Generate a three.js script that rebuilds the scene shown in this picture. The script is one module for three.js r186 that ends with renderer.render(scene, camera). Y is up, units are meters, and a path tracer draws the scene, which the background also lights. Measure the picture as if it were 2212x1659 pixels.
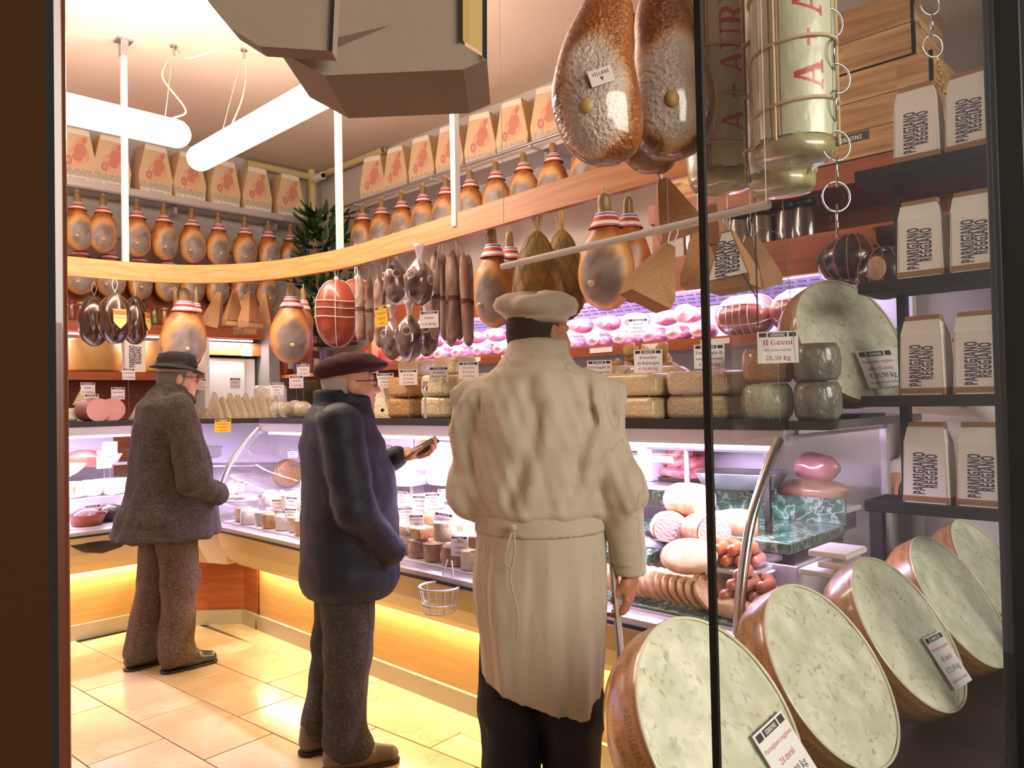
import * as THREE from 'three';
import { RoundedBoxGeometry } from 'three/addons/geometries/RoundedBoxGeometry.js';
import { mergeGeometries, mergeVertices } from 'three/addons/utils/BufferGeometryUtils.js';
import { ImprovedNoise } from 'three/addons/math/ImprovedNoise.js';
import { RectAreaLightUniformsLib } from 'three/addons/lights/RectAreaLightUniformsLib.js';

// ---------------------------------------------------------------- camera, night sky, lights, exposure
RectAreaLightUniformsLib.init();
const renderer = new THREE.WebGLRenderer({ antialias: true });
renderer.toneMapping = THREE.LinearToneMapping;
renderer.toneMappingExposure = 2.8;
renderer.shadowMap.enabled = true;
const scene = new THREE.Scene();
scene.background = new THREE.Color().setRGB(0.03, 0.027, 0.026);

const FOC = 1664, EYE = 1.43, YAW = 45.7 * Math.PI / 180, PIT = 1.2 * Math.PI / 180, ROL = 1.15 * Math.PI / 180;
const V = (x, y, z) => new THREE.Vector3(x, y, z);
const cF0 = V(Math.sin(YAW), 0, -Math.cos(YAW)), cR0 = V(Math.cos(YAW), 0, Math.sin(YAW)), cU0 = V(0, 1, 0);
const cF = cF0.clone().multiplyScalar(Math.cos(PIT)).addScaledVector(cU0, Math.sin(PIT));
const cU1 = cU0.clone().multiplyScalar(Math.cos(PIT)).addScaledVector(cF0, -Math.sin(PIT));
const cR = cR0.clone().multiplyScalar(Math.cos(ROL)).addScaledVector(cU1, -Math.sin(ROL));
const cU = cU1.clone().multiplyScalar(Math.cos(ROL)).addScaledVector(cR0, Math.sin(ROL));
const camera = new THREE.PerspectiveCamera(2 * Math.atan(829.5 / FOC) * 180 / Math.PI, 2212 / 1659, 0.05, 40);
camera.position.set(0, EYE, 0);
camera.quaternion.setFromRotationMatrix(new THREE.Matrix4().makeBasis(cR, cU, cF.clone().negate()));

// sight lines measured on the photograph, met with a plane of the room: used to read off where things stand
const ray = (x, y) => cF.clone().addScaledVector(cR, (x - 1106) / FOC).addScaledVector(cU, -(y - 829.5) / FOC);
const onX = (x, y, X) => { const d = ray(x, y); return d.multiplyScalar(X / d.x).add(V(0, EYE, 0)); };
const onY = (x, y, Y) => { const d = ray(x, y); return d.multiplyScalar((Y - EYE) / d.y).add(V(0, EYE, 0)); };
const onZ = (x, y, Z) => { const d = ray(x, y); return d.multiplyScalar(Z / d.z).add(V(0, EYE, 0)); };
const onD = (x, y, t) => ray(x, y).multiplyScalar(t).add(V(0, EYE, 0));

function area(w, h, color, intensity, pos, look) {
  const l = new THREE.RectAreaLight(color, intensity, w, h);
  l.position.copy(pos); l.lookAt(look); l.castShadow = true; scene.add(l); return l;
}
const WARM = new THREE.Color().setRGB(1.0, 0.81, 0.66), LILAC = new THREE.Color().setRGB(0.77, 0.62, 1.0), GOLD = new THREE.Color().setRGB(1.0, 0.87, 0.58);
const TUBE_Y = 2.95, TUBES = [{ c: V(0.95, TUBE_Y, -4.29), axis: 'x', len: 1.72 }, { c: V(2.04, TUBE_Y, -3.62), axis: 'z', len: 2.1 }];
for (const t of TUBES) {          // the two big diffusing tubes: light out of their under, upper and both flank sides
  const along = t.axis === 'x';
  for (const [dx, dy, k] of [[0, -1, 12], [0, 1, 6.5], [1, 0, 9], [-1, 0, 9]]) {
    const off = along ? V(0, dy, dx) : V(dx, dy, 0), p = t.c.clone().addScaledVector(off, 0.086);
    const l = new THREE.RectAreaLight(WARM, k, t.len, 0.12); l.position.copy(p); l.castShadow = true;
    // width axis along the tube
    const z = off.clone().negate(), x = along ? V(1, 0, 0) : V(0, 0, 1), y = z.clone().cross(x);
    l.quaternion.setFromRotationMatrix(new THREE.Matrix4().makeBasis(x, y, z)); scene.add(l);
  }
}

// unseen light panel behind the viewer, added to light the shop front softly
const ACROSS = V(1.2, 2.7, 3.4);
area(3.4, 1.7, new THREE.Color().setRGB(1.0, 0.93, 0.80), 4.6, ACROSS.clone().add(V(0, 0, -0.03)), V(1.2, 1.5, -1.0));

// ---------------------------------------------------------------- small tools
let seed = 7;
const rnd = () => { seed |= 0; seed = seed + 0x6D2B79F5 | 0; let t = Math.imul(seed ^ seed >>> 15, 1 | seed); t = t + Math.imul(t ^ t >>> 7, 61 | t) ^ t; return ((t ^ t >>> 14) >>> 0) / 4294967296; };
const rr = (a, b) => a + (b - a) * rnd();
const perlin = new ImprovedNoise();
const N3 = (x, y, z) => perlin.noise(x + 31.7, y + 17.3, z + 5.1);
const fbm = (x, y, z, o = 4) => { let s = 0, a = 0.5; for (let i = 0; i < o; i++) { s += a * N3(x, y, z); x *= 2.03; y *= 2.03; z *= 2.03; a *= 0.5; } return s; };
const clamp = (v, a = 0, b = 1) => Math.min(b, Math.max(a, v));
const sst = (a, b, v) => { const t = clamp((v - a) / (b - a)); return t * t * (3 - 2 * t); };
const lerp = (a, b, t) => a + (b - a) * t;
const mix3 = (a, b, t) => [lerp(a[0], b[0], t), lerp(a[1], b[1], t), lerp(a[2], b[2], t)];
const used = {};
const numbered = n => { used[n] = (used[n] ?? -1) + 1; return used[n] ? `${n}_${String(used[n]).padStart(3, '0')}` : n; };
const ORD = ['first', 'second', 'third', 'fourth', 'fifth', 'sixth', 'seventh', 'eighth', 'ninth', 'tenth', 'eleventh', 'twelfth', 'thirteenth', 'fourteenth', 'fifteenth', 'sixteenth', 'seventeenth', 'eighteenth', 'nineteenth', 'twentieth'];
function tag(o, label, category, group, kind) { if (label) o.userData.label = label; if (category) o.userData.category = category; if (group) o.userData.group = group; if (kind) o.userData.kind = kind; return o; }
function thing(name, label, category, pos = [0, 0, 0], turn = 0, group) {
  const o = new THREE.Group(); o.name = numbered(name); scene.add(o);
  if (pos.isVector3) o.position.copy(pos); else o.position.set(...pos);
  o.rotation.y = turn; return tag(o, label, category, group);
}
function mesh(name, geo, mat, parent = scene) {
  if (Array.isArray(geo)) geo = merge(geo);
  const m = new THREE.Mesh(geo, mat); m.castShadow = m.receiveShadow = true;
  m.name = parent === scene ? numbered(name) : name; parent.add(m); return m;
}
function merge(list) {
  const strip = list.map(g => { g = g.index ? g.toNonIndexed() : g.clone(); for (const k of Object.keys(g.attributes)) if (!['position', 'normal', 'uv'].includes(k)) g.deleteAttribute(k); if (!g.attributes.uv) g.setAttribute('uv', new THREE.Float32BufferAttribute(new Float32Array(g.attributes.position.count * 2), 2)); return g; });
  return mergeGeometries(strip);
}
function copy(o, label, pos, turn) {
  const c = o.clone(); c.name = numbered(o.name.replace(/_\d{3}$/, '')); c.userData = { ...o.userData }; scene.add(c);
  if (label) c.userData.label = label; if (pos) c.position.copy(pos.isVector3 ? pos : V(...pos)); if (turn !== undefined) c.rotation.y = turn; return c;
}
const box = (w, h, d, x = 0, y = 0, z = 0, r = 0) => { const g = r ? new RoundedBoxGeometry(w, h, d, 1, Math.min(r, w / 2.02, h / 2.02, d / 2.02)) : new THREE.BoxGeometry(w, h, d); return g.translate(x, y, z); };
const span = (x0, x1, y0, y1, z0, z1, r = 0) => box(Math.abs(x1 - x0), Math.abs(y1 - y0), Math.abs(z1 - z0), (x0 + x1) / 2, (y0 + y1) / 2, (z0 + z1) / 2, r);
const cyl = (r0, r1, h, n = 16) => new THREE.CylinderGeometry(r0, r1, h, n);
const lathe = (pts, n = 24) => new THREE.LatheGeometry(pts.map(p => new THREE.Vector2(p[0], p[1])), n);
function tube(pts, r, n = 6, seg = 0, closed = false) {
  const c = new THREE.CatmullRomCurve3(pts.map(p => p.isVector3 ? p : V(...p)), closed, 'catmullrom', 0.5);
  return new THREE.TubeGeometry(c, seg || pts.length * 4, r, n, closed);
}
const rod = (a, b, r, n = 8) => { a = a.isVector3 ? a : V(...a); b = b.isVector3 ? b : V(...b); return new THREE.TubeGeometry(new THREE.LineCurve3(a, b), 1, r, n); };
function extrude(pts, depth, bevel = 0, hole) {   // outline in x,y, thickness along z, centred
  const s = new THREE.Shape(pts.map(p => new THREE.Vector2(p[0], p[1]))); if (hole) s.holes.push(new THREE.Path(hole.map(p => new THREE.Vector2(p[0], p[1]))));
  const g = new THREE.ExtrudeGeometry(s, { depth: depth - 2 * bevel, bevelEnabled: bevel > 0, bevelSize: bevel, bevelThickness: bevel, bevelSegments: 1, bevelOffset: -bevel, curveSegments: 10 });
  return g.translate(0, 0, -depth / 2 + bevel);
}
function metric(g, s = 1, swap = false) {         // uv in metres by the way each face points
  if (g.index) g = g.toNonIndexed();
  const p = g.attributes.position, n = g.attributes.normal, uv = new Float32Array(p.count * 2);
  for (let i = 0; i < p.count; i++) {
    const ax = Math.abs(n.getX(i)), ay = Math.abs(n.getY(i)), az = Math.abs(n.getZ(i)); let u, v;
    if (ay >= ax && ay >= az) { u = p.getX(i); v = p.getZ(i); } else if (ax >= az) { u = p.getZ(i); v = p.getY(i); } else { u = p.getX(i); v = p.getY(i); }
    if (swap) [u, v] = [v, u];
    uv[2 * i] = u * s; uv[2 * i + 1] = v * s;
  }
  g.setAttribute('uv', new THREE.BufferAttribute(uv, 2)); return g;
}
function paint(g, f) {                            // vertex colours, linear
  const p = g.attributes.position, n = g.attributes.normal, c = new Float32Array(p.count * 3);
  for (let i = 0; i < p.count; i++) { const k = f(p.getX(i), p.getY(i), p.getZ(i), n.getX(i), n.getY(i), n.getZ(i)); c[3 * i] = k[0]; c[3 * i + 1] = k[1]; c[3 * i + 2] = k[2]; }
  g.setAttribute('color', new THREE.BufferAttribute(c, 3)); return g;
}
function warp(g, f) {                             // move vertices
  g = g.index ? g : mergeVertices(g, 1e-5); const p = g.attributes.position;
  for (let i = 0; i < p.count; i++) { const q = f(p.getX(i), p.getY(i), p.getZ(i)); p.setXYZ(i, q[0], q[1], q[2]); }
  g.computeVertexNormals(); return g;
}
// rings of points joined into a skin; each ring a list of [x,y,z]; closed around, capped at both ends
function skin(rings, cap = true, close = true) {
  const n = rings[0].length, pos = [], uv = [], idx = [];
  rings.forEach((r, j) => r.forEach((p, i) => { pos.push(...p); uv.push(i / n, j / (rings.length - 1)); }));
  const m = close ? n : n - 1;
  for (let j = 0; j < rings.length - 1; j++) for (let i = 0; i < m; i++) { const a = j * n + i, b = j * n + (i + 1) % n, c = a + n, d = b + n; idx.push(a, c, b, b, c, d); }
  if (cap) for (const [j, flip] of [[0, false], [rings.length - 1, true]]) {
    const k = pos.length / 3, r = rings[j]; const m0 = r.reduce((s, p) => [s[0] + p[0] / n, s[1] + p[1] / n, s[2] + p[2] / n], [0, 0, 0]); pos.push(...m0); uv.push(0.5, j ? 1 : 0);
    for (let i = 0; i < n; i++) { const a = j * n + i, b = j * n + (i + 1) % n; flip ? idx.push(a, k, b) : idx.push(a, b, k); }
  }
  const g = new THREE.BufferGeometry(); g.setAttribute('position', new THREE.Float32BufferAttribute(pos, 3)); g.setAttribute('uv', new THREE.Float32BufferAttribute(uv, 2)); g.setIndex(idx); g.computeVertexNormals(); return g;
}
// a lumpy solid of revolution with its axis on y; prof: [[radius, y] ...], squash in x,z
function lump(prof, n = 20, sx = 1, sz = 1, amp = 0, freq = 10, s = 0, each) {
  const rings = prof.map(([r, y]) => Array.from({ length: n }, (_, i) => {
    const a = i / n * 2 * Math.PI; let x = Math.sin(a) * r * sx, z = Math.cos(a) * r * sz, yy = y;
    const k = 1 + amp * N3(x * freq + s, y * freq, z * freq - s); x *= k; z *= k;
    return each ? each(x, yy, z, a) : [x, yy, z];
  }));
  return skin(rings);
}
// smooth profile through control points
function prof(pts, n = 16) { const c = new THREE.SplineCurve(pts.map(p => new THREE.Vector2(p[0], p[1]))); return c.getPoints(n).map(p => [Math.max(p.x, 0.0005), p.y]); }

// distance fields meshed by surface nets (bodies, clothes, hands, heads)
function netmesh(f, lo, hi, h) {
  const nx = Math.ceil((hi[0] - lo[0]) / h) + 1, ny = Math.ceil((hi[1] - lo[1]) / h) + 1, nz = Math.ceil((hi[2] - lo[2]) / h) + 1, d = new Float32Array(nx * ny * nz);
  for (let k = 0, q = 0; k < nz; k++) for (let j = 0; j < ny; j++) for (let i = 0; i < nx; i++, q++) d[q] = f(lo[0] + i * h, lo[1] + j * h, lo[2] + k * h);
  const id = new Int32Array(nx * ny * nz).fill(-1), pos = [], idx = [], sx = 1, sy = nx, sz = nx * ny;
  for (let k = 0; k < nz - 1; k++) for (let j = 0; j < ny - 1; j++) for (let i = 0; i < nx - 1; i++) {
    const q = i + j * sy + k * sz; let x = 0, y = 0, z = 0, c = 0;
    for (let a = 0; a < 8; a++) for (const [ax, ay, az, b] of [[1, 0, 0, 1], [0, 1, 0, 2], [0, 0, 1, 4]]) {
      if (a & b) continue; const i0 = a & 1, j0 = a >> 1 & 1, k0 = a >> 2, p = q + i0 + j0 * sy + k0 * sz, r = p + ax + ay * sy + az * sz, u = d[p], v = d[r];
      if ((u < 0) === (v < 0)) continue; const t = u / (u - v); x += i0 + ax * t; y += j0 + ay * t; z += k0 + az * t; c++;
    }
    if (c) { id[q] = pos.length / 3; pos.push(lo[0] + (i + x / c) * h, lo[1] + (j + y / c) * h, lo[2] + (k + z / c) * h); }
  }
  const quad = (a, b, c, e, flip) => { if (a < 0 || b < 0 || c < 0 || e < 0) return; flip ? idx.push(a, c, b, a, e, c) : idx.push(a, b, c, a, c, e); };
  for (let k = 1; k < nz - 1; k++) for (let j = 1; j < ny - 1; j++) for (let i = 1; i < nx - 1; i++) {
    const q = i + j * sy + k * sz, s = d[q] < 0;
    if (s !== d[q + sx] < 0) quad(id[q - sy - sz], id[q - sz], id[q], id[q - sy], !s);
    if (s !== d[q + sy] < 0) quad(id[q - sx - sz], id[q - sx], id[q], id[q - sz], !s);
    if (s !== d[q + sz] < 0) quad(id[q - sx - sy], id[q - sy], id[q], id[q - sx], !s);
  }
  const g = new THREE.BufferGeometry(); g.setAttribute('position', new THREE.Float32BufferAttribute(pos, 3)); g.setAttribute('uv', new THREE.Float32BufferAttribute(new Float32Array(pos.length / 3 * 2), 2)); g.setIndex(idx); g.computeVertexNormals(); return g;
}
const smin = (a, b, k) => { const h = Math.max(k - Math.abs(a - b), 0) / k; return Math.min(a, b) - h * h * k * 0.25; };
const cap = (a, b, ra, rb) => { const bx = b[0] - a[0], by = b[1] - a[1], bz = b[2] - a[2], L = bx * bx + by * by + bz * bz || 1e-9; return (x, y, z) => { const px = x - a[0], py = y - a[1], pz = z - a[2], t = clamp((px * bx + py * by + pz * bz) / L), dx = px - bx * t, dy = py - by * t, dz = pz - bz * t; return Math.sqrt(dx * dx + dy * dy + dz * dz) - lerp(ra, rb, t); }; };
const ell = (c, r) => { const m = Math.min(...r); return (x, y, z) => { const a = (x - c[0]) / r[0], b = (y - c[1]) / r[1], e = (z - c[2]) / r[2]; return (Math.sqrt(a * a + b * b + e * e) - 1) * m; }; };
// stacked elliptical sections [y, cx, cz, wx, wz]
const stack = S => (x, y, z) => {
  const y0 = S[0][0], y1 = S[S.length - 1][0], yy = clamp(y, y0, y1); let i = 0; while (i < S.length - 2 && yy > S[i + 1][0]) i++;
  const t = (yy - S[i][0]) / (S[i + 1][0] - S[i][0]), u = t * t * (3 - 2 * t) * 0.5 + t * 0.5, q = k => lerp(S[i][k], S[i + 1][k], u), a = (x - q(1)) / q(3), b = (z - q(2)) / q(4);
  const d = (Math.sqrt(a * a + b * b) - 1) * Math.min(q(3), q(4)), e = Math.max(y0 - y, y - y1); return e > 0 ? Math.sqrt(Math.max(d, 0) ** 2 + e * e) : Math.max(d, e);
};
const blend = (fs, k) => (x, y, z) => { let d = fs[0](x, y, z); for (let i = 1; i < fs.length; i++) d = smin(d, fs[i](x, y, z), k); return d; };

// ---------------------------------------------------------------- textures and materials
function dtex(n, f, srgb = true, m = n) {
  const a = new Uint8Array(n * m * 4);
  for (let j = 0; j < m; j++) for (let i = 0; i < n; i++) { const c = f(i / n, j / m), k = (j * n + i) * 4; a[k] = clamp(c[0], 0, 255); a[k + 1] = clamp(c[1], 0, 255); a[k + 2] = clamp(c[2], 0, 255); a[k + 3] = 255; }
  const t = new THREE.DataTexture(a, n, m); t.magFilter = THREE.LinearFilter; t.minFilter = THREE.LinearMipmapLinearFilter; t.generateMipmaps = true; t.wrapS = t.wrapT = THREE.RepeatWrapping; if (srgb) t.colorSpace = THREE.SRGBColorSpace; t.needsUpdate = true; return t;
}
function ctex(w, h, draw) {
  const c = document.createElement('canvas'); c.width = w; c.height = h; const g = c.getContext('2d'); draw(g, w, h);
  const t = new THREE.CanvasTexture(c); t.colorSpace = THREE.SRGBColorSpace; t.anisotropy = 8; return t;
}
const lin = c => { const k = new THREE.Color(c); return [k.r, k.g, k.b]; };
const std = (color, roughness = 0.6, extra = {}) => new THREE.MeshStandardMaterial({ color, roughness, ...extra });
const phy = (color, roughness = 0.5, extra = {}) => new THREE.MeshPhysicalMaterial({ color, roughness, ...extra });
const vc = (roughness = 0.6, extra = {}) => new THREE.MeshPhysicalMaterial({ color: 0xffffff, vertexColors: true, roughness, ...extra });
const grain = (base, dark, k, stretch = 14) => dtex(512, (u, v) => { const g = fbm(u * 3, v * 3 * stretch, 1, 5) * 0.9 + 0.35 * Math.sin((v * stretch * 2.2 + fbm(u * 2, v * stretch, 4, 3) * 3) * 3) * 0.5; return mix3(base, dark, clamp(0.45 + g * k)); });
const T = {
  beech: grain([214, 150, 92], [178, 110, 58], 0.7),
  oak: grain([206, 160, 90], [184, 134, 66], 0.5),
  cherry: grain([170, 92, 44], [132, 62, 26], 0.8),
  pine: dtex(512, (u, v) => { const g = fbm(u * 2, v * 20, 2, 4); let k = clamp(0.4 + g); for (const [a, b] of [[.2, .3], [.7, .62], [.45, .86], [.85, .15]]) { const r = Math.hypot((u - a) * 3, (v - b) * 6); k = Math.max(k, 1.5 - r * 11); } return mix3([218, 178, 126], [150, 98, 54], clamp(k)); }),
  stone: dtex(512, (u, v) => { const g = fbm(u * 5, v * 5, 3, 5), w = Math.abs(fbm(u * 3, v * 7, 8, 4)); return mix3([226, 208, 172], [198, 172, 130], clamp(0.35 + g * 0.9 - (w < 0.02 ? -0.25 : 0))); }),
  marble: dtex(512, (u, v) => { const g = fbm(u * 9, v * 9, 3, 5), w = Math.abs(fbm(u * 7, v * 7, 9, 5)); return mix3(mix3([26, 62, 46], [88, 132, 104], clamp(0.5 + g * 1.6)), [196, 214, 196], clamp(1 - w * 14) * 0.75); }),
  card: dtex(256, (u, v) => { const g = fbm(u * 20, v * 60, 3, 4); return mix3([176, 132, 92], [154, 110, 72], clamp(0.5 + g)); }),
  crumb: dtex(1024, (u, v) => { const a = fbm(u * 9, v * 9, 1, 5), b = fbm(u * 46 + a * 3, v * 30, 6, 5), c = fbm(u * 14, v * 10, 11, 3); let k = mix3([236, 236, 214], [204, 206, 176], clamp(0.5 + a * 1.6)); k = mix3(k, [150, 152, 122], clamp((b - 0.08) * 4) * clamp(0.5 + c * 2.2) * 0.75); return mix3(k, [212, 190, 140], clamp((c - 0.18) * 3) * 0.4); }),
  felt: dtex(256, (u, v) => { const g = 128 + 190 * fbm(u * 40, v * 40, 1, 3); return [g, g, g]; }, false),
  rough: dtex(256, (u, v) => { const g = 128 + 200 * fbm(u * 12, v * 12, 7, 4); return [g, g, g]; }, false),
  cloth: dtex(256, (u, v) => { const g = 205 + 120 * fbm(u * 26, v * 26, 5, 4) + 40 * fbm(u * 4, v * 4, 9, 2); return [g, g, g]; }),
  weave: dtex(256, (u, v) => { const g = 128 + 50 * Math.sin(u * 256 * 1.2) + 50 * Math.sin(v * 256 * 1.2) + 60 * fbm(u * 30, v * 30, 2, 2); return [g, g, g]; }, false),
};
const M = {
  wall: std(0xcfc4bc, 0.9), ceiling: std(0xe6d3bd, 0.95), grey: std(0x8f8a86, 0.6), white: std(0xdedad4, 0.5), whiteGloss: phy(0xe4e0da, 0.25, { clearcoat: 0.4 }),
  beech: std(0xffffff, 0.42, { map: T.beech }), oak: std(0xffffff, 0.4, { map: T.oak }), cherry: std(0xffffff, 0.45, { map: T.cherry }), pine: std(0xffffff, 0.6, { map: T.pine }),
  stone: phy(0xffffff, 0.22, { map: T.stone, clearcoat: 0.25, clearcoatRoughness: 0.15 }), stone2: phy(0xf2ead8, 0.24, { map: T.stone, clearcoat: 0.25, clearcoatRoughness: 0.15 }), stone3: phy(0xfff4e4, 0.2, { map: T.stone, clearcoat: 0.25, clearcoatRoughness: 0.15 }),
  grout: std(0x5f5340, 0.9), plinth: std(0xb0a48c, 0.35, { metalness: 0.2 }), marble: phy(0xffffff, 0.25, { map: T.marble, clearcoat: 0.4 }),
  laminate: std(0xcdb98a, 0.4), chrome: std(0xd8d6d4, 0.16, { metalness: 1 }), steel: std(0xb8b4b8, 0.35, { metalness: 0.85 }), alu: std(0xc9c4c4, 0.4, { metalness: 0.5 }), black: std(0x14120f, 0.5), darkgrey: std(0x2b2724, 0.45), topslab: phy(0x221d1a, 0.2, { clearcoat: 0.5 }),
  caseWhite: std(0xd9d4da, 0.45), glass: phy(0xffffff, 0.02, { transmission: 1, thickness: 0, ior: 1.5, specularIntensity: 0.8 }), film: phy(0xffffff, 0.08, { transmission: 1, thickness: 0, ior: 1.35 }),
  card: std(0xffffff, 0.85, { map: T.card, bumpMap: T.rough, bumpScale: 0.0008 }), greyCard: std(0x9b8776, 0.9, { bumpMap: T.rough, bumpScale: 0.001 }), cardWhite: std(0xe9e2d6, 0.55), cardBlack: std(0x201a16, 0.7), paper: std(0xf0ece6, 0.7), yellowPaper: std(0xe3b52c, 0.7),
  string: std(0xcdb48c, 0.9), cord: std(0xd8d2c4, 0.8), skinMat: null, band: null,
};
const SKIN = std(0xc98e70, 0.55), SKIN2 = std(0xb87a5c, 0.55);
const FONT = 'sans-serif';
// a shop price card: three black boxes across the head, then coloured serif lettering
function priceTag(lines, opt = {}) {
  return ctex(256, opt.tall ? 288 : 208, (g, w, h) => {
    g.fillStyle = opt.bg || '#f4f0ee'; g.fillRect(0, 0, w, h); g.fillStyle = '#3a3434';
    g.fillRect(12, 8, 46, 28); g.fillRect(68, 8, 120, 28); g.fillRect(198, 8, 46, 28);
    g.fillStyle = '#f4f0ee'; g.textAlign = 'center'; g.textBaseline = 'middle'; g.font = 'bold 24px ' + FONT; g.fillText('SIMONI', 128, 23);
    const n = lines.length, top = 46, dy = (h - top - 8) / n;
    lines.forEach(([s, c, z], i) => { g.fillStyle = c; let f = z; do { g.font = `bold ${f}px serif`; f -= 2; } while (g.measureText(s).width > w - 20 && f > 10); g.fillText(s, 128, top + dy * (i + 0.5)); });
  });
}
const RED = '#b8404e', DK = '#4a3440', BLU = '#3c3a6e';
const TAGS = {
  parm15: priceTag([['Parmigiano reggiano', RED, 30], ['oltre 15 mesi', RED, 28], ['€ 16,90 kg', '#342c30', 40], ['Prodotto in zona collinare', '#7c4a58', 20]]),
  parmFront: priceTag([['Parmigiano reggiano', RED, 30], ['24 mesi', RED, 32], ['€ 18,90 kg', '#342c30', 38], ['Prodotto in zona collinare', '#7c4a58', 20]], { tall: true }),
  parm36: priceTag([['Parmigiano reggiano', RED, 28], ['36 mesi', '#a02c44', 38], ['€ 21,00 kg', '#4a2c38', 40], ['stagionatura lunga', '#7c4a58', 22]], { tall: true }),
  barbagia: priceTag([['Pecorino', DK, 34], ['di Barbagia', DK, 34], ['€ 16,00 kg', RED, 36]]),
  gavoi: priceTag([['Il Gavoi', RED, 48], ['Pecorino Sardo', '#8c5a58', 22], ['28,50 kg', RED, 40]]),
  malga: priceTag([['Formaggio di', DK, 34], ['malga stagionato', DK, 30], ['€ 15,50 kg', RED, 36]]),
  capra: priceTag([['Formaggio di', BLU, 34], ['capra', BLU, 36], ['€ 19,80 kg', BLU, 40], ['Tagliato', BLU, 26]], { tall: true }),
  romagnolo: priceTag([['Pecorino', DK, 36], ['Romagnolo', DK, 36], ['23,60 kg', DK, 38]]),
  stelvio: priceTag([['stelvio', BLU, 54], ['€ 15,00 kg', BLU, 42]]),
  pienza: priceTag([['Pecorino', RED, 34], ['di Pienza', RED, 34], ['21,60 kg', RED, 38]]),
  fossa: priceTag([['Pecorino', DK, 34], ['di fossa', DK, 34], ['23,50 kg', DK, 38]], { tall: true }),
  culatelli: priceTag([['Fiocchi', DK, 34], ['freschi', DK, 34], ['€ 14,50 kg', RED, 36]]),
  salame: priceTag([['Salame', DK, 36], ['€ 16,80 kg', DK, 40]]),
  mortadella: priceTag([['Mortadella', DK, 36], ['€ 12,90 kg', DK, 42]]),
  caciotta: priceTag([['Caciotta', RED, 38], ['€ 13,50 kg', RED, 40]]),
  scamorza: priceTag([['Scamorza', DK, 38], ['Bianca', DK, 32], ['9,70 kg', RED, 38]]),
  toma: priceTag([['Tomino', BLU, 40], ['€ 11,60 kg', BLU, 40]]),
  yellow: priceTag([['Parmigiano', '#7c4a10', 34], ['Reggiano', '#7c4a10', 34], ['offerta', '#a03020', 30]], { bg: '#e2b024' }),
};
const tagMat = {}; for (const k in TAGS) tagMat[k] = std(0xffffff, 0.6, { map: TAGS[k] });
const parmText = (w, h, fs, rot) => (g) => { g.fillStyle = '#ece6dc'; g.fillRect(0, 0, w, h); g.fillStyle = '#4b4450'; g.textAlign = 'center'; g.textBaseline = 'middle'; g.save(); g.translate(w / 2, h / 2); g.rotate(rot); g.font = `bold 60px ${FONT}`; g.textAlign = 'left'; const m1 = g.measureText('PARMIGIANO').width, m2 = g.measureText('REGGIANO').width, L = h * 0.7, hh = w * 0.3; for (const [s, m, len, x0, y] of [['PARMIGIANO', m1, L, -L * 0.52, -hh * 0.5], ['REGGIANO', m2, L * 0.8, -L * 0.36, hh * 0.5]]) { g.save(); g.translate(x0, y); g.scale(len / m, hh / 46); g.fillText(s, 0, 0); g.strokeStyle = g.fillStyle; g.lineWidth = 2.5; g.strokeText(s, 0, 0); g.restore(); } g.restore(); };
const BOXTEX = ctex(220, 320, parmText(220, 320, 66, -Math.PI / 2));
const SIGNTEX = ctex(160, 256, parmText(160, 256, 54, -Math.PI / 2));
const PKG = ctex(256, 352, (g, w, h) => {
  g.fillStyle = '#dcc09a'; g.fillRect(0, 0, w, h); g.fillStyle = '#efe4d6'; g.fillRect(0, 0, w, 34);
  const blob = (x, y, rx, ry, a, c) => { g.fillStyle = c; g.beginPath(); g.ellipse(x, y, rx, ry, a, 0, 7); g.fill(); };
  blob(150, 90, 30, 46, 0.5, '#dca688'); blob(140, 170, 66, 60, 0.2, '#dea382'); blob(118, 200, 70, 52, -0.3, '#e0b08e'); blob(150, 140, 40, 50, 0.3, '#d08a72'); blob(76, 214, 22, 30, 0.1, '#c47a74'); blob(76, 214, 12, 18, 0.1, '#dc9a88'); blob(130, 190, 34, 24, 0.4, '#cc8a78'); blob(175, 66, 16, 24, 0.5, '#cf8a70');
  g.fillStyle = '#dcd2c4'; g.fillRect(0, h - 74, w, 74); g.strokeStyle = '#8a8078'; g.fillStyle = '#9a8f86'; g.lineWidth = 2;
  for (let i = 0; i < 26; i++) { const x = i * 10, hh = 12 + ((i * 37) % 23) * 1.7; g.strokeRect(x, h - 60 - hh * 0.6, 8, hh); if (i % 4 === 0) { g.beginPath(); g.moveTo(x, h - 60 - hh * 0.6); g.lineTo(x + 4, h - 76 - hh * 0.6); g.lineTo(x + 8, h - 60 - hh * 0.6); g.stroke(); } }
  g.fillStyle = '#f0ece6'; g.fillRect(60, h - 38, 140, 26); g.fillStyle = '#8d8078'; g.font = 'italic bold 22px serif'; g.textAlign = 'center'; g.fillText('Prosciutto', 130, h - 18);
});
const BAND = ctex(256, 64, (g, w, h) => { g.fillStyle = '#e8dcd8'; g.fillRect(0, 0, w, h); g.fillStyle = '#c23a34'; g.fillRect(0, 8, w, 18); g.fillRect(0, 40, w, 12); g.fillStyle = '#5a70b0'; g.fillRect(0, 56, w, 5); g.fillStyle = '#f4eeea'; for (let i = 0; i < 6; i++) g.fillRect(i * 44 + 8, 14, 26, 6); });
M.band = std(0xffffff, 0.6, { map: BAND });
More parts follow.
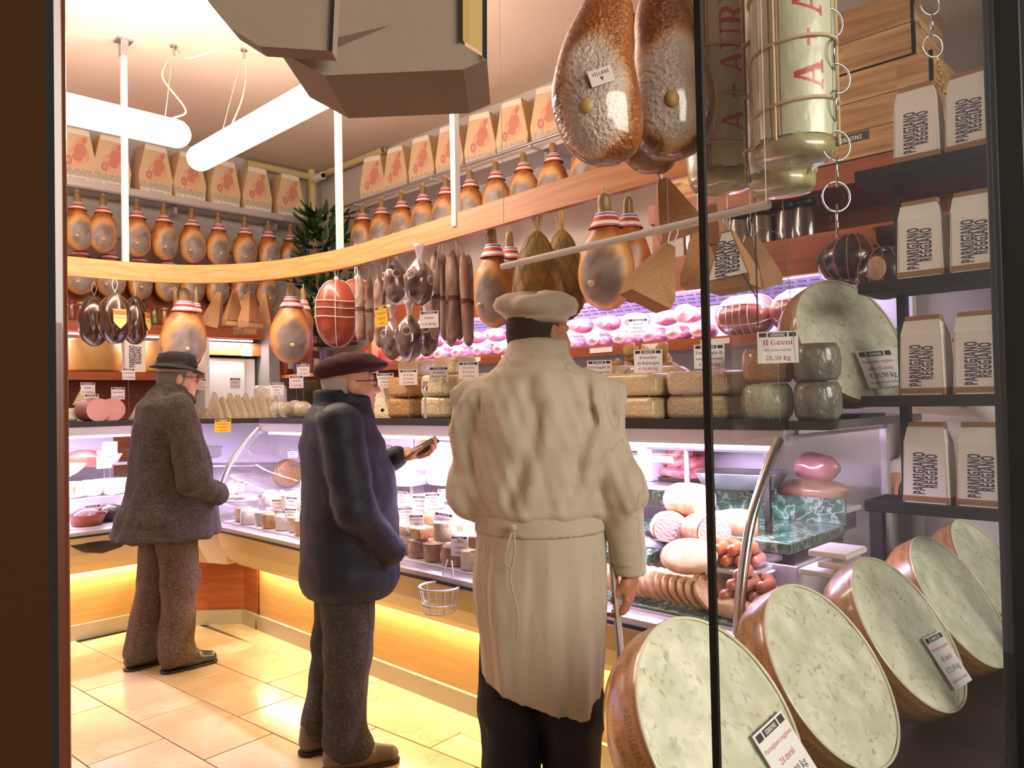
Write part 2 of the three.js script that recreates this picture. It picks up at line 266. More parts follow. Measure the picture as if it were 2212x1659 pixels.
const PROV = ctex(512, 1024, (g, w, h) => {
  g.fillStyle = '#cfcfae'; g.fillRect(0, 0, w, h); const st = (x, ww, c) => { g.fillStyle = c; g.fillRect(x, 0, ww, h); };
  const COL = [0, 171, 342]; for (const o of COL) { st(o + 12, 3, '#6a6a52'); st(o + 24, 5, '#b4645e'); st(o + 33, 3, '#9c7a6c'); st(o + 150, 3, '#6a6a52'); }
  g.fillStyle = '#c0483c'; g.textAlign = 'left'; g.textBaseline = 'middle';
  for (const o of COL) { g.save(); g.translate(o + 92, h - 120); g.rotate(-Math.PI / 2); g.font = 'bold 84px serif'; g.fillText('A + AURICCHIO', 0, 0); g.restore(); }
});
const CREST = ctex(160, 192, (g, w, h) => { g.fillStyle = '#e0c878'; g.fillRect(0, 0, w, h); g.fillStyle = '#d86838'; g.fillRect(0, 14, w, 44); g.fillStyle = '#4a3a2c'; g.font = 'bold 25px ' + FONT; g.textAlign = 'center'; g.fillText('CULATELLO', w / 2, 94); g.strokeStyle = '#8a6a30'; g.lineWidth = 6; g.strokeRect(6, 6, w - 12, h - 12); });
const SIMONI = ctex(256, 64, (g, w, h) => { g.fillStyle = '#4a3f38'; g.fillRect(0, 0, w, h); g.fillStyle = '#e8dcc8'; g.font = 'bold 44px ' + FONT; g.textAlign = 'center'; g.textBaseline = 'middle'; g.fillText('SIMONI', w / 2, h / 2 + 2); });
const VILL = ctex(160, 96, (g, w, h) => { g.fillStyle = '#d8c8bc'; g.fillRect(0, 0, w, h); g.fillStyle = '#403a3c'; g.font = 'bold 30px ' + FONT; g.textAlign = 'center'; g.fillText('VILLANI', w / 2, 38); g.beginPath(); g.moveTo(66, 50); g.lineTo(94, 50); g.lineTo(80, 78); g.fill(); });
const SKINB = T.rough;
M.pkgFront = std(0xffffff, 0.5, { map: PKG }); M.pkgSide = std(0xdcb98c, 0.6); M.boxText = std(0xffffff, 0.5, { map: BOXTEX }); M.sign = std(0xffffff, 0.6, { map: SIGNTEX });

// ---------------------------------------------------------------- the room
const struct = (name, geo, mat, parent) => { const m = mesh(name, geo, mat, parent); if (!parent) m.userData.kind = 'structure'; return m; };
const CEIL = 3.68, WX = 4.1, WZ = -6.6, FZ = -0.42;
const floor = struct('floor', span(-1.7, WX, -0.12, -0.008, WZ, FZ), M.grout);
{ // stone tiles, the courses turned about four degrees against the counters
  const W = 0.318, L = 0.6, gap = 0.006, a = 0.072, tiles = [M.stone, M.stone2, M.stone3].map((m, k) => ({ m, g: metric(box(W - gap, 0.012, L - gap, 0, 0, 0, 0.003)).applyMatrix4(new THREE.Matrix4()) }));
  for (const [k, t] of tiles.entries()) { const uv = t.g.attributes.uv; for (let i = 0; i < uv.count; i++) uv.setXY(i, uv.getX(i) * 0.7 + k * 0.31, uv.getY(i) * 0.7 + k * 0.17); }
  for (let i = -4; i < 4; i++) for (let j = 0; j < 9; j++) {
    const u = 1.62 + (i - 1) * W, v = -(j * L + (((i % 2) + 2) % 2) * 0.31) - 0.42, x = u + Math.sin(a) * (v + 3.9) , z = v;
    const X = x + W / 2; if (X > 2.28 || z < -5.3 || z > -0.75 || X < -0.6) continue;
    const t = tiles[Math.floor(rnd() * 3)], m = mesh('tile', t.g, t.m, floor); m.position.set(X, -0.004 + rr(-0.0006, 0.0006), z); m.rotation.y = a;
  }
  for (let j = 0; j < 7; j++) { const m = mesh('border_tile', tiles[0].g, M.stone2, floor); m.scale.set(0.62, 1, 1); m.position.set(2.315, -0.0025, -1.2 - j * 0.6); }
}
struct('ceiling', span(-1.7, WX, CEIL, CEIL + 0.12, WZ, FZ), M.ceiling);
struct('wall_back', span(-1.7, WX + 0.12, 0, CEIL, WZ - 0.12, WZ), M.wall);
struct('wall_side', span(WX, WX + 0.12, 0, CEIL, WZ, FZ + 0.08), M.wall);
struct('wall_far_end', span(-1.82, -1.7, 0, CEIL, WZ - 0.12, FZ + 0.08), M.wall);
{ // glowing panel for that added light, out of view, with a black border
  const t = thing('added_light_panel', 'added soft light panel across the street behind the viewer', 'added light panel', ACROSS); t.lookAt(1.2, 1.5, -1.0);
  mesh('light_panel', box(3.4, 1.7, 0.02, 0, 0, -0.02), new THREE.MeshStandardMaterial({ color: 0x444444, emissive: new THREE.Color().setRGB(1, 0.93, 0.8), emissiveIntensity: 0.6 }), t);
  mesh('frame', [box(3.6, 0.1, 0.08, 0, 0.9, -0.04), box(3.6, 0.1, 0.08, 0, -0.9, -0.04), box(0.1, 1.7, 0.08, -1.75, 0, -0.04), box(0.1, 1.7, 0.08, 1.75, 0, -0.04)], M.black, t);  // border of the added light panel
}
struct('wall_across_street', span(-3, 5, -0.03, 6, 3.75, 3.95), std(0x5a4a3c, 0.9));
struct('pavement', span(-3, 5, -0.14, -0.03, FZ + 0.02, 3.95), std(0x4a4644, 0.8));
// shop front: brown cladding and door stile on one side, window frame on the other
{
  const clad = phy(0x35200e, 0.95, { specularIntensity: 0.2, bumpMap: T.rough, bumpScale: 0.001 });
  struct('wall_front', [span(-1.82, 0.1045, 0, CEIL, -0.42, -0.40), span(3.7, WX + 0.12, 0, CEIL, -0.46, -0.34), span(0.1, 3.75, 3.2, CEIL, -0.5, -0.38)], clad);
  const jamb = thing('door_frame', 'dark brown door jamb with a black gasket beside the doorway', 'door frame'); jamb.userData.kind = 'structure'; jamb.name = 'door_1';
  mesh('gasket', span(0.02, 0.1135, 0, 3.2, -0.442, -0.421), std(0x120f0c, 0.95), jamb);
  mesh('stile', span(0.02, 0.1262, 0, 3.2, -0.485, -0.443, 0.004), phy(0x5a2a14, 0.3, { clearcoat: 0.5 }), jamb);
  const win = thing('window_frame', '', ''); win.name = 'window_1'; win.userData = { kind: 'structure' };
  mesh('frame', [span(2.155, 2.24, 0, 3.2, -0.47, -0.39, 0.006), span(0.735, 2.13, 3.1, 3.2, -0.46, -0.40), span(0.735, 2.16, 0, 0.42, -0.46, -0.40), span(2.24, 3.7, 0, 0.42, -0.46, -0.40), span(2.24, 3.7, 3.1, 3.2, -0.46, -0.40)], M.black, win);
  mesh('pane', span(0.732, 2.156, 0.42, 3.1, -0.425, -0.419), M.glass, win);
  mesh('pane', span(2.24, 3.7, 0.42, 3.1, -0.425, -0.419), M.glass, win);
  mesh('seam', span(0.7265, 0.7315, 0, 3.2, -0.426, -0.418), M.black, win);
}

// ---------------------------------------------------------------- counters: one profile, two runs meeting in a mitred corner
const OFF = 2.91;
function prism(pts, s0, s1, run) {        // outline in (u, y); run 'long' goes along z with u = x, run 'back' goes along x with u = -z - OFF
  const s = new THREE.Shape(pts.map(p => new THREE.Vector2(p[0], p[1]))), a = Math.min(s0, s1), g = new THREE.ExtrudeGeometry(s, { depth: Math.abs(s1 - s0), bevelEnabled: false });
  g.translate(0, 0, a); if (run === 'back') { g.rotateY(Math.PI / 2); g.translate(0, 0, -OFF); } return metric(g, 1);
}
function ribbon(pts, s0, s1, run) {
  const P = (u, y, s) => run === 'back' ? [s, y, -u - OFF] : [u, y, s], c = new THREE.SplineCurve(pts.map(p => new THREE.Vector2(...p))).getPoints(14);
  return skin([s0, s1].map(s => c.map(p => P(p.x, p.y, s))), false, false);
}
const ringRect = (u0, u1, y0, y1) => [[u0, y0], [u1, y0], [u1, y1], [u0, y1]];
const GLASSP = [[2.105, 0.715], [2.125, 0.82], [2.165, 0.95], [2.21, 1.05], [2.28, 1.14], [2.36, 1.23], [2.41, 1.275]];
const LEDS = [];
function counter(run, s0, s1, label) {
  const t = thing('display_counter', label, 'display counter'), P = (n, pts, m, a = s0, b = s1) => mesh(n, prism(pts, a, b, run), m, t);
  const lo = Math.min(s0, s1), hi = Math.max(s0, s1);
  P('plinth', ringRect(2.37, 2.44, 0, 0.095), M.plinth); 
  const np = Math.round((hi - lo) / 1.2); for (let i = 0; i < np; i++) P('base_panel', ringRect(2.39, 2.43, 0.095, 0.44), M.oak, lo + (hi - lo) * i / np + 0.0015, lo + (hi - lo) * (i + 1) / np - 0.0015);
  P('belly', [[2.13, 0.655], [2.16, 0.57], [2.205, 0.5], [2.27, 0.452], [2.33, 0.432], [2.33, 0.42], [2.26, 0.435], [2.19, 0.487], [2.145, 0.56], [2.115, 0.655]], M.laminate);
  P('belly_back', ringRect(2.43, 3.2, 0.09, 0.70), M.darkgrey);
  P('front_rail', [[2.085, 0.665], [2.125, 0.652], [2.15, 0.66], [2.15, 0.715], [2.085, 0.705]], M.alu);
  P('rail_groove', ringRect(2.081, 2.086, 0.672, 0.684), M.darkgrey);
  P('deck', ringRect(2.15, 2.5, 0.69, 0.72), M.caseWhite); P('deck_riser', ringRect(2.47, 2.85, 0.72, 0.86), M.caseWhite);
  P('rear_shelf', ringRect(2.78, 3.2, 1.035, 1.055), M.steel, run === 'long' ? -1.68 : s0, s1); P('case_back', ringRect(3.2, 3.24, 0.7, 1.30), M.caseWhite, run === 'long' ? -1.55 : s0, s1);
  P('top_slab', ringRect(2.42, 3.34, 1.315, 1.345), M.topslab, run === 'long' ? -0.98 : s0, s1); P('top_housing', ringRect(2.405, 2.52, 1.262, 1.314), M.alu); P('top_edge', ringRect(2.40, 2.42, 1.316, 1.35), M.darkgrey);
  mesh('front_glass', ribbon(GLASSP, s0, s1, run), M.glass, t);
  const g = mesh('lamp_tube', prism(ringRect(2.44, 2.475, 1.243, 1.258), lo + 0.05, hi - 0.05, run), new THREE.MeshStandardMaterial({ color: 0x222222, emissive: LILAC, emissiveIntensity: 2 }), t);
  LEDS.push(g); const foot = mesh('toe_lamp', prism(ringRect(2.345, 2.375, 0.436, 0.446), lo + 0.03, hi - 0.03, run), new THREE.MeshStandardMaterial({ color: 0x222222, emissive: GOLD, emissiveIntensity: 2 }), t);
  const mid = (lo + hi) / 2, len = hi - lo - 0.1, at = (u, y) => run === 'back' ? V(mid, y, -u - OFF) : V(u, y, mid);
  const put = (u, y, du, dy, w, col, k) => { const l = new THREE.RectAreaLight(col, k, len, w); const z = (run === 'back' ? V(0, dy, -du) : V(du, dy, 0)).normalize().negate(), x = run === 'back' ? V(1, 0, 0) : V(0, 0, 1); l.position.copy(at(u, y)); l.quaternion.setFromRotationMatrix(new THREE.Matrix4().makeBasis(x, z.clone().cross(x), z)); l.castShadow = true; scene.add(l); };
  put(2.4575, 1.238, 0.25, -1, 0.035, LILAC, 92);
  put(2.36, 0.432, 0.28, -1, 0.03, GOLD, 32);
  return t;
}
const longC = counter('long', -1.12, -4.62, 'long glass-fronted counter running beside the cook to the street window');
const backC = counter('back', -1.0, 2.02, 'glass-fronted back counter behind the man in the dark hat');
{ // chrome posts and the clear end panes of the long counter
  const post = z => { const pts = GLASSP.map(([u, y]) => V(u - 0.006, y + 0.006, z)); return tube(pts, 0.017, 8, 20); };
  mesh('chrome_post', post(-1.135), M.chrome, longC); mesh('chrome_post', post(-4.63), M.steel, longC);
  const endShape = [...GLASSP.map(p => [p[0], p[1]]), [2.42, 1.29], [3.3, 1.29], [3.3, 0.715]];
  mesh('end_pane', prism(endShape, -1.112, -1.106, 'long'), M.glass, longC); mesh('end_pane', prism(endShape, -4.64, -4.635, 'long'), M.glass, longC);
  mesh('end_edge', [span(3.29, 3.325, 0.7, 1.3, -1.125, -1.1), span(2.42, 3.32, 1.285, 1.297, -1.118, -1.104)], M.alu, longC);
  mesh('base_end', span(2.4, 3.2, 0, 0.7, -1.12, -1.1), M.oak, longC);
  for (const z of [-1.75, -2.6, -3.6]) mesh('shelf_prop', rod(V(2.84, 1.05, z), V(2.84, 1.29, z), 0.012), M.alu, longC);
  mesh('upright_frame', [span(2.62, 2.64, 0.9, 1.26, -1.3, -1.28), span(2.62, 2.64, 1.22, 1.24, -1.8, -1.3)], M.darkgrey, longC);
}
{ // mitred corner between the two counters
  const t = thing('corner_counter', 'mitred corner unit joining the two counters under the cheese wedges', 'display counter');
  const quad = (y0, y1, p, m, n) => { const s = new THREE.Shape(p.map(([x, z]) => new THREE.Vector2(x, -z))), g = new THREE.ExtrudeGeometry(s, { depth: y1 - y0, bevelEnabled: false }); g.rotateX(-Math.PI / 2); g.translate(0, y0, 0); mesh(n, metric(g), m, t); };
  quad(0.095, 0.44, [[2.035, -5.185], [2.39, -4.83], [2.39, -4.645], [2.428, -4.645], [2.428, -5.4], [2.035, -5.4]], M.cherry, 'corner_panel');
  quad(0, 0.095, [[2.035, -5.16], [2.37, -4.825], [2.37, -4.645], [2.428, -4.645], [2.428, -5.38], [2.035, -5.38]], M.plinth, 'corner_plinth');
  quad(0.44, 0.66, [[2.035, -5.1], [2.2, -4.665], [2.45, -4.665], [2.6, -5.6], [2.035, -5.6]], M.laminate, 'corner_belly');
  quad(0.66, 0.72, [[2.035, -5.0], [2.13, -4.665], [3.2, -4.665], [3.2, -6.05], [2.035, -6.05]], M.alu, 'corner_deck');
  quad(0.72, 1.3, [[2.3, -5.95], [3.15, -4.95], [3.2, -4.95], [3.2, -6.05], [2.3, -6.05]], M.caseWhite, 'corner_back'); quad(1.0, 1.012, [[2.25, -5.6], [2.75, -4.85], [3.05, -4.85], [2.4, -5.75]], M.steel, 'corner_shelf');
  quad(1.315, 1.347, [[2.035, -5.31], [2.42, -4.665], [3.34, -4.665], [3.34, -6.05], [2.035, -6.05]], M.topslab, 'corner_top');
}

// ---------------------------------------------------------------- hanging beam on its poles, tubes and their wires
const BEAM = [[0.6, -4.95], [1.1, -4.94], [1.42, -4.93], [1.72, -4.9], [2.02, -4.79], [2.22, -4.59], [2.37, -4.3], [2.45, -3.94], [2.475, -3.7], [2.46, -3.25], [2.42, -2.7], [2.37, -2.06], [2.34, -1.5], [2.33, -1.15]].map(p => V(p[0], 0, p[1]));
const beamCurve = new THREE.CatmullRomCurve3(BEAM);
{
  const t = thing('hanging_beam', 'curved orange wooden beam hung on white poles over both counters', 'beam');
  const pts = beamCurve.getPoints(90), rings = pts.map((p, i) => { const d = pts[Math.min(i + 1, 90)].clone().sub(pts[Math.max(i - 1, 0)]).normalize(), n = V(-d.z, 0, d.x).multiplyScalar(0.016); return [[p.x - n.x, 2.2, p.z - n.z], [p.x + n.x, 2.2, p.z + n.z], [p.x + n.x, 2.312, p.z + n.z], [p.x - n.x, 2.312, p.z - n.z]]; });
  let g = skin(rings).toNonIndexed(); g.computeVertexNormals(); const uv = g.attributes.uv, p = g.attributes.position; for (let i = 0; i < uv.count; i++) uv.setXY(i, uv.getY(i) * 6, p.getY(i) * 1.2 + p.getX(i) * 0.02);
  mesh('plank', g, M.beech, t);
  for (const [px, py] of [[1.71, -4.9], [2.475, -3.74], [2.415, -2.67]]) {
    mesh('pole', span(px - 0.017, px + 0.017, 2.25, CEIL - 0.01, py - 0.05, py - 0.016, 0.004), M.white, t);
    mesh('ceiling_bracket', [span(px - 0.045, px + 0.045, CEIL - 0.012, CEIL, py - 0.075, py + 0.01), span(px - 0.022, px + 0.022, CEIL - 0.1, CEIL - 0.01, py - 0.055, py - 0.012)], M.steel, t);
  }
}
// a wire hook from a hung thing up to the beam over it
function hangBeam(t, y0 = 0.02) {
  t.updateMatrixWorld(true); const a = V(0, y0, 0).applyMatrix4(t.matrixWorld); let best = null, bd = 9;
  for (const p of beamCurve.getPoints(200)) { const d = Math.hypot(p.x - a.x, p.z - a.z); if (d < bd) { bd = d; best = p; } }
  mesh('hook_wire', rod(a, V(best.x, 2.1988, best.z), 0.0016, 5).applyMatrix4(t.matrixWorld.clone().invert()), M.steel, t); return t;
}
TUBES.forEach((u, i) => {
  const t = thing('tube_lamp', i ? 'glowing white ceiling tube lamp pointing at the hanging cartons' : 'glowing white ceiling tube lamp crossing the white pole by the doorway', 'lamp', [0, 0, 0], 0, 'ceiling tube lamps');
  const g = new THREE.CapsuleGeometry(0.078, u.len - 0.1, 4, 24); u.axis === 'x' ? g.rotateZ(Math.PI / 2) : g.rotateX(Math.PI / 2); g.translate(u.c.x, u.c.y, u.c.z);
  mesh('light_diffuser', g, new THREE.MeshStandardMaterial({ color: 0xffffff, emissive: new THREE.Color().setRGB(1, 0.9, 0.8), emissiveIntensity: 1.1 }), t);
});
{
  const t = thing('suspension_wire', 'looped thin wires on two ceiling hooks above the tube lamps', 'wire');
  const a = onY(375, 98, CEIL), b = onY(527, 106, CEIL);
  mesh('cable', tube([a.clone().add(V(0, -0.05, 0)), a.clone().add(V(0.02, -0.02, 0)), V(1.97, CEIL - 0.14, -4.6), V(2.14, CEIL - 0.06, -4.5), b.clone().add(V(0, -0.05, 0)), V(2.24, 3.35, -4.45), V(2.1, 3.03, -4.4)], 0.005, 5, 60), M.cord, t);
  mesh('cable', tube([a.clone().add(V(0, -0.05, 0)), V(1.83, 3.45, -4.62), V(1.78, 3.32, -4.5), V(1.84, 3.12, -4.35), V(1.74, 3.03, -4.29)], 0.005, 5, 40), M.cord, t);
  for (const p of [a, b]) mesh('hook', [rod(p.clone().add(V(0, -0.06, 0)), p, 0.008), cyl(0.02, 0.02, 0.012).translate(p.x, p.y - 0.006, p.z)], M.steel, t);
  mesh('wire', [rod(V(2.05, 3.03, -4.35), b, 0.002), rod(V(1.7, 3.02, -4.29), a, 0.002)], M.cord, t);
}

// ---------------------------------------------------------------- wall shelving
{ // high shelf of cartons on both walls
  const a = thing('high_shelf', 'long metal shelf high on the back wall carrying printed ham cartons', 'shelf');
  mesh('board', span(0.2, 3.76, 3.1, 3.135, WZ, -6.28), M.alu, a); mesh('edge', span(0.2, 3.76, 3.085, 3.14, -6.282, -6.27), M.alu, a); mesh('hanging_rail', rod([0.2, 3.072, -6.24], [3.7, 3.072, -6.24], 0.01), M.steel, a); mesh('hanging_rail', rod([0.2, 2.762, -6.41], [3.7, 2.762, -6.41], 0.01), M.steel, a);
  const b = thing('high_shelf', 'long metal shelf high on the side wall carrying printed ham cartons', 'shelf');
  mesh('board', span(3.8, WX, 3.1, 3.135, -5.62, -2.3), M.alu, b); mesh('edge', span(3.788, 3.8, 3.085, 3.14, -5.62, -2.3), M.alu, b); mesh('hanging_rail', rod([3.7, 3.11, -5.6], [3.7, 3.11, -2.3], 0.012), M.steel, b);
  for (const z of [-5.4, -4.4, -3.4, -2.5]) { mesh('bracket', span(3.85, WX, 3.02, 3.1, z - 0.012, z + 0.012), M.alu, b); mesh('rail_arm', span(3.69, 3.86, 3.085, 3.1, z - 0.01, z + 0.01), M.alu, b); };
  for (const x of [0.6, 1.6, 2.6, 3.5]) { mesh('bracket', span(x - 0.012, x + 0.012, 3.02, 3.1, WZ, -6.36), M.alu, a); mesh('rail_arm', span(x - 0.01, x + 0.01, 3.072, 3.1, -6.36, -6.235), M.alu, a); mesh('rail_arm', span(x - 0.01, x + 0.01, 2.75, 2.775, WZ, -6.4), M.alu, a); };
  tag(mesh('corner_pipe', [rod([3.96, 0, -6.5], [3.96, CEIL, -6.5], 0.04, 12), rod([3.3, 3.62, -6.52], [4.02, 3.62, -6.52], 0.035, 12), rod([4.0, 3.62, -6.5], [4.0, 3.62, -5.4], 0.03, 12)], std(0xd9c48c, 0.6)), 'cream pipes running through the wall corner above the plant', 'pipe');
  const c = thing('security_camera', 'small white security camera with dark lens in the wall corner', 'camera', onZ(690, 382, -6.25)); mesh('housing', cyl(0.035, 0.04, 0.12).rotateX(Math.PI / 2), M.whiteGloss, c); mesh('lens', cyl(0.022, 0.022, 0.02).rotateX(Math.PI / 2).translate(0, 0, 0.062), M.black, c); mesh('mount', rod([0, 0, -0.05], [0.06, 0.05, -0.18], 0.012), M.white, c);
}
{ // back wall unit: jar shelf, shelf of whole wheels, cream lintel over the pass-through with the fridge
  const t = thing('wall_unit', 'orange wooden wall unit behind the back counter', 'shelving unit');
  mesh('jar_shelf', metric(span(0.3, 3.3, 2.0, 2.08, WZ + 0.02, -6.22)), M.cherry, t);
  mesh('wheel_shelf', metric(span(0.3, 2.72, 1.64, 1.7, WZ + 0.02, -6.12)), M.cherry, t);
  mesh('lintel', metric(span(2.76, 3.45, 1.86, 1.97, WZ + 0.02, -6.29)), M.beech, t);
  mesh('side_board', metric(span(3.3, 3.4, 0.9, 2.1, WZ + 0.02, -6.15)), M.grey, t);
  mesh('lower_back', metric(span(0.3, 2.72, 0.9, 1.64, WZ + 0.005, WZ + 0.03)), M.cherry, t); mesh('upper_back', metric(span(0.3, 3.3, 2.08, 2.62, WZ + 0.005, WZ + 0.03)), M.cherry, t);
  mesh('divider', span(2.72, 2.76, 0.9, 1.99, WZ + 0.02, -6.12), M.white, t);
  mesh('lamp_strip', span(0.4, 3.2, 1.978, 1.99, -6.27, -6.24), new THREE.MeshStandardMaterial({ color: 0x222222, emissive: LILAC, emissiveIntensity: 1.6 }), t);
  { const l = new THREE.RectAreaLight(new THREE.Color().setRGB(1, 0.86, 0.9), 36, 2.8, 0.03); l.position.set(1.8, 1.972, -6.255); l.rotation.x = -Math.PI / 2; l.castShadow = true; scene.add(l); }
  const f = thing('fridge', 'white fridge standing in the opening behind the wrapped wedges', 'fridge', [3.02, 0, -6.42]);
  mesh('body', span(-0.25, 0.25, 0.0, 1.84, -0.16, 0.08, 0.01), M.whiteGloss, f);
  const d = mesh('door', span(-0.24, 0.14, 0.7, 1.83, 0.085, 0.11, 0.008), M.whiteGloss, f); mesh('door', span(-0.24, 0.14, 0.05, 0.68, 0.085, 0.11, 0.008), M.whiteGloss, f); mesh('handle', span(0.08, 0.105, 1.1, 1.5, 0.11, 0.14, 0.006), M.steel, d);
}
{ // cooled wall unit along the side wall, lilac lamps under its canopy
  const t = thing('wall_cooler', 'open wall cooler with lilac lamps and slotted canopy behind the long counter', 'cooler');
  const z0 = -4.95, z1 = -1.2;
  mesh('lower_shelf', metric(span(3.52, WX, 1.69, 1.725, z0, z1)), M.steel, t); mesh('shelf_edge', metric(span(3.49, 3.52, 1.675, 1.73, z0, z1)), M.cherry, t);
  for (let i = 0; i < 9; i++) { const z = -1.6 - i * 0.36; mesh('label_strip', span(3.484, 3.49, 1.69, 1.718, z - 0.09, z + 0.07), M.paper, t); }
  mesh('back_panel', span(4.0, 4.06, 1.3, 2.06, z0, z1), M.caseWhite, t);
  mesh('end_panel', metric(span(3.52, WX, 0.0, 2.1, z0 - 0.04, z0)), M.cherry, t); mesh('base', span(3.56, WX, 0, 1.3, z0, z1), M.caseWhite, t);
  mesh('canopy', span(3.6, WX, 2.045, 2.075, z0, z1), M.caseWhite, t);
  mesh('canopy_slope', skin([z0, z1].map(z => [[3.58, 2.03, z], [3.60, 2.045, z], [3.98, 1.97, z], [3.97, 1.955, z]])), std(0xb9aed4, 0.5), t);
  const slots = []; for (let r = 0; r < 5; r++) for (let i = 0; i < 60; i++) { const u = 0.12 + r * 0.17, x = lerp(3.58, 3.97, u), y = lerp(2.03, 1.955, u); slots.push(box(0.014, 0.006, 0.04, x, y - 0.001, z1 - 0.05 - i * 0.064 - (r % 2) * 0.03)); }
  mesh('slots', slots, M.darkgrey, t).userData.kind = 'stuff';
  mesh('fascia', metric(span(3.49, 3.54, 1.985, 2.15, z0, z1)), M.cherry, t);
  mesh('lamp_strip', span(3.545, 3.575, 1.985, 2.0, z0 + 0.05, z1 - 0.05), new THREE.MeshStandardMaterial({ color: 0x222222, emissive: LILAC, emissiveIntensity: 2.2 }), t);
  { const l = new THREE.RectAreaLight(LILAC, 54, z1 - z0 - 0.1, 0.03); const zz = V(0.35, -1, 0).normalize().negate(), x = V(0, 0, 1); l.position.set(3.56, 1.98, (z0 + z1) / 2); l.quaternion.setFromRotationMatrix(new THREE.Matrix4().makeBasis(x, zz.clone().cross(x), zz)); l.castShadow = true; scene.add(l); }
  // shelves over the window end: jars, then a plank with crates
  const s = thing('crate_shelf', 'orange plank shelf over the jars carrying pine crates', 'shelf');
  mesh('plank', metric(span(3.49, WX, 2.36, 2.46, -2.35, -0.8)), M.cherry, s); mesh('post', metric(span(3.52, 3.58, 2.15, 2.36, -2.35, -2.3)), M.cherry, s); mesh('back_board', metric(span(4.02, 4.06, 2.08, 2.36, -2.35, -0.8)), M.cherry, s); mesh('jar_board', metric(span(3.5, WX, 2.15, 2.165, -2.35, -0.8)), M.cherry, s);
}
tag(mesh('white_rail', [rod(onD(1085, 576, 2.13), onD(1662, 441, 1.49), 0.009, 8), ...[onD(1090, 575, 2.12), onD(1655, 443, 1.495)].map(p => rod(p, V(p.x, CEIL - 0.001, p.z), 0.0009, 4))], M.white), 'thin white rail crossing the view in front of the hanging hams', 'rail');

// ---------------------------------------------------------------- hams
const hamMat = vc(0.42, { clearcoat: 0.25, clearcoatRoughness: 0.35 });
const C = { rind: lin('#b4662c'), rind2: lin('#7c3a18'), cream: lin('#e0a765'), grey: lin('#9d8d84'), grey2: lin('#6f6058'), shank: lin('#8a6a3c'), bone: lin('#d8c090') };
const HAMP = [[0.010, 0], [0.026, -0.015], [0.031, -0.06], [0.034, -0.11], [0.046, -0.17], [0.073, -0.23], [0.108, -0.31], [0.131, -0.41], [0.135, -0.5], [0.126, -0.59], [0.09, -0.67], [0.035, -0.715], [0.001, -0.725]];
function hamGeo(s, H = 0.48, W = 0.145, D = 0.11, face = 1) {
  const p = prof(HAMP, 26).map(([r, y]) => [r / 0.135, y / 0.725 * H]);
  let g = lump(p, 26, 1, 1, 0.06, 9, s * 7.3, (x, y, z) => {
    const t = -y / H; x *= W * 1; z *= D; x += 0.01 * sst(0.25, 0.8, t) * Math.sin(s * 2.1); z += 0.012 * fbm(x * 12 + s, y * 12, s, 2);
    if (z > 0 && t > 0.42) z *= lerp(1, 0.82, sst(0.42, 0.6, t)); return [x, y, z];
  });
  return paint(g, (x, y, z, nx, ny, nz) => {
    const t = -y / H, n = fbm(x * 22 + s, y * 22, z * 22, 4), n2 = fbm(x * 60, y * 60 + s, z * 60, 3);
    let c = mix3(C.rind, C.rind2, clamp(0.35 + n * 1.6)); c = mix3(C.shank, c, sst(0.1, 0.26, t)); 
    if (face) { const ex = (x - 0.02 * Math.sin(s * 2.1)) / (W * 0.88), ey = (y + H * 0.715) / (H * 0.27), e = Math.sqrt(ex * ex + ey * ey) + n * 0.25; const m = (1 - sst(0.8, 0.95, e)) * sst(0.0, 0.35, nz), rim = (1 - sst(1.0, 1.45, e)) * sst(-0.35, 0.15, nz);
      c = mix3(c, C.cream, rim * 0.85); c = mix3(c, mix3(C.grey, C.grey2, clamp(0.4 + n * 1.5 + n2 * 0.8)), m); }
    return c;
  });
}
const boneMat = std(0xd9b87c, 0.5);
function hamThing(k, label, group, o = {}) {
  const H = o.H || 0.48, t = thing(o.name || 'cured_ham', label, 'ham', [0, 0, 0], 0, group);
  mesh('ham_body', hamGeo(k, H, o.W, o.D, o.face ?? 1), hamMat, t);
  mesh('hanging_cord', [tube([[0, -0.03, 0], [0.008, 0.01, 0], [0, 0.024, 0], [-0.008, 0.01, 0], [0, -0.03, 0]], 0.003, 5, 16)], M.string, t);
  if (o.band !== false) { const w = (o.W || 0.145) / 0.135, d = (o.D || 0.11) / 0.135; mesh('paper_band', skin([[0.040, -0.125], [0.056, -0.175], [0.075, -0.215], [0.077, -0.218]].map(([r, y]) => Array.from({ length: 22 }, (_, i) => { const a = i / 22 * 6.283; return [Math.sin(a) * (r * w + 0.006) + 0.004, y / 0.725 * H, Math.cos(a) * (r * d + 0.007)]; })), false), M.band, t); }
  if ((o.face ?? 1) && o.knob !== false) mesh('bone_knob', new THREE.SphereGeometry(0.013, 10, 8).scale(1.1, 1, 0.8).translate(-0.03, -H * 0.78, (o.D || 0.105) * 0.80), boneMat, t);
  return t;
}
const hamVar = [1, 2, 3, 4].map(k => hamThing(k, 'x', 'x', { H: 0.43, W: 0.11, D: 0.095 }));
const place = (list, label) => list;
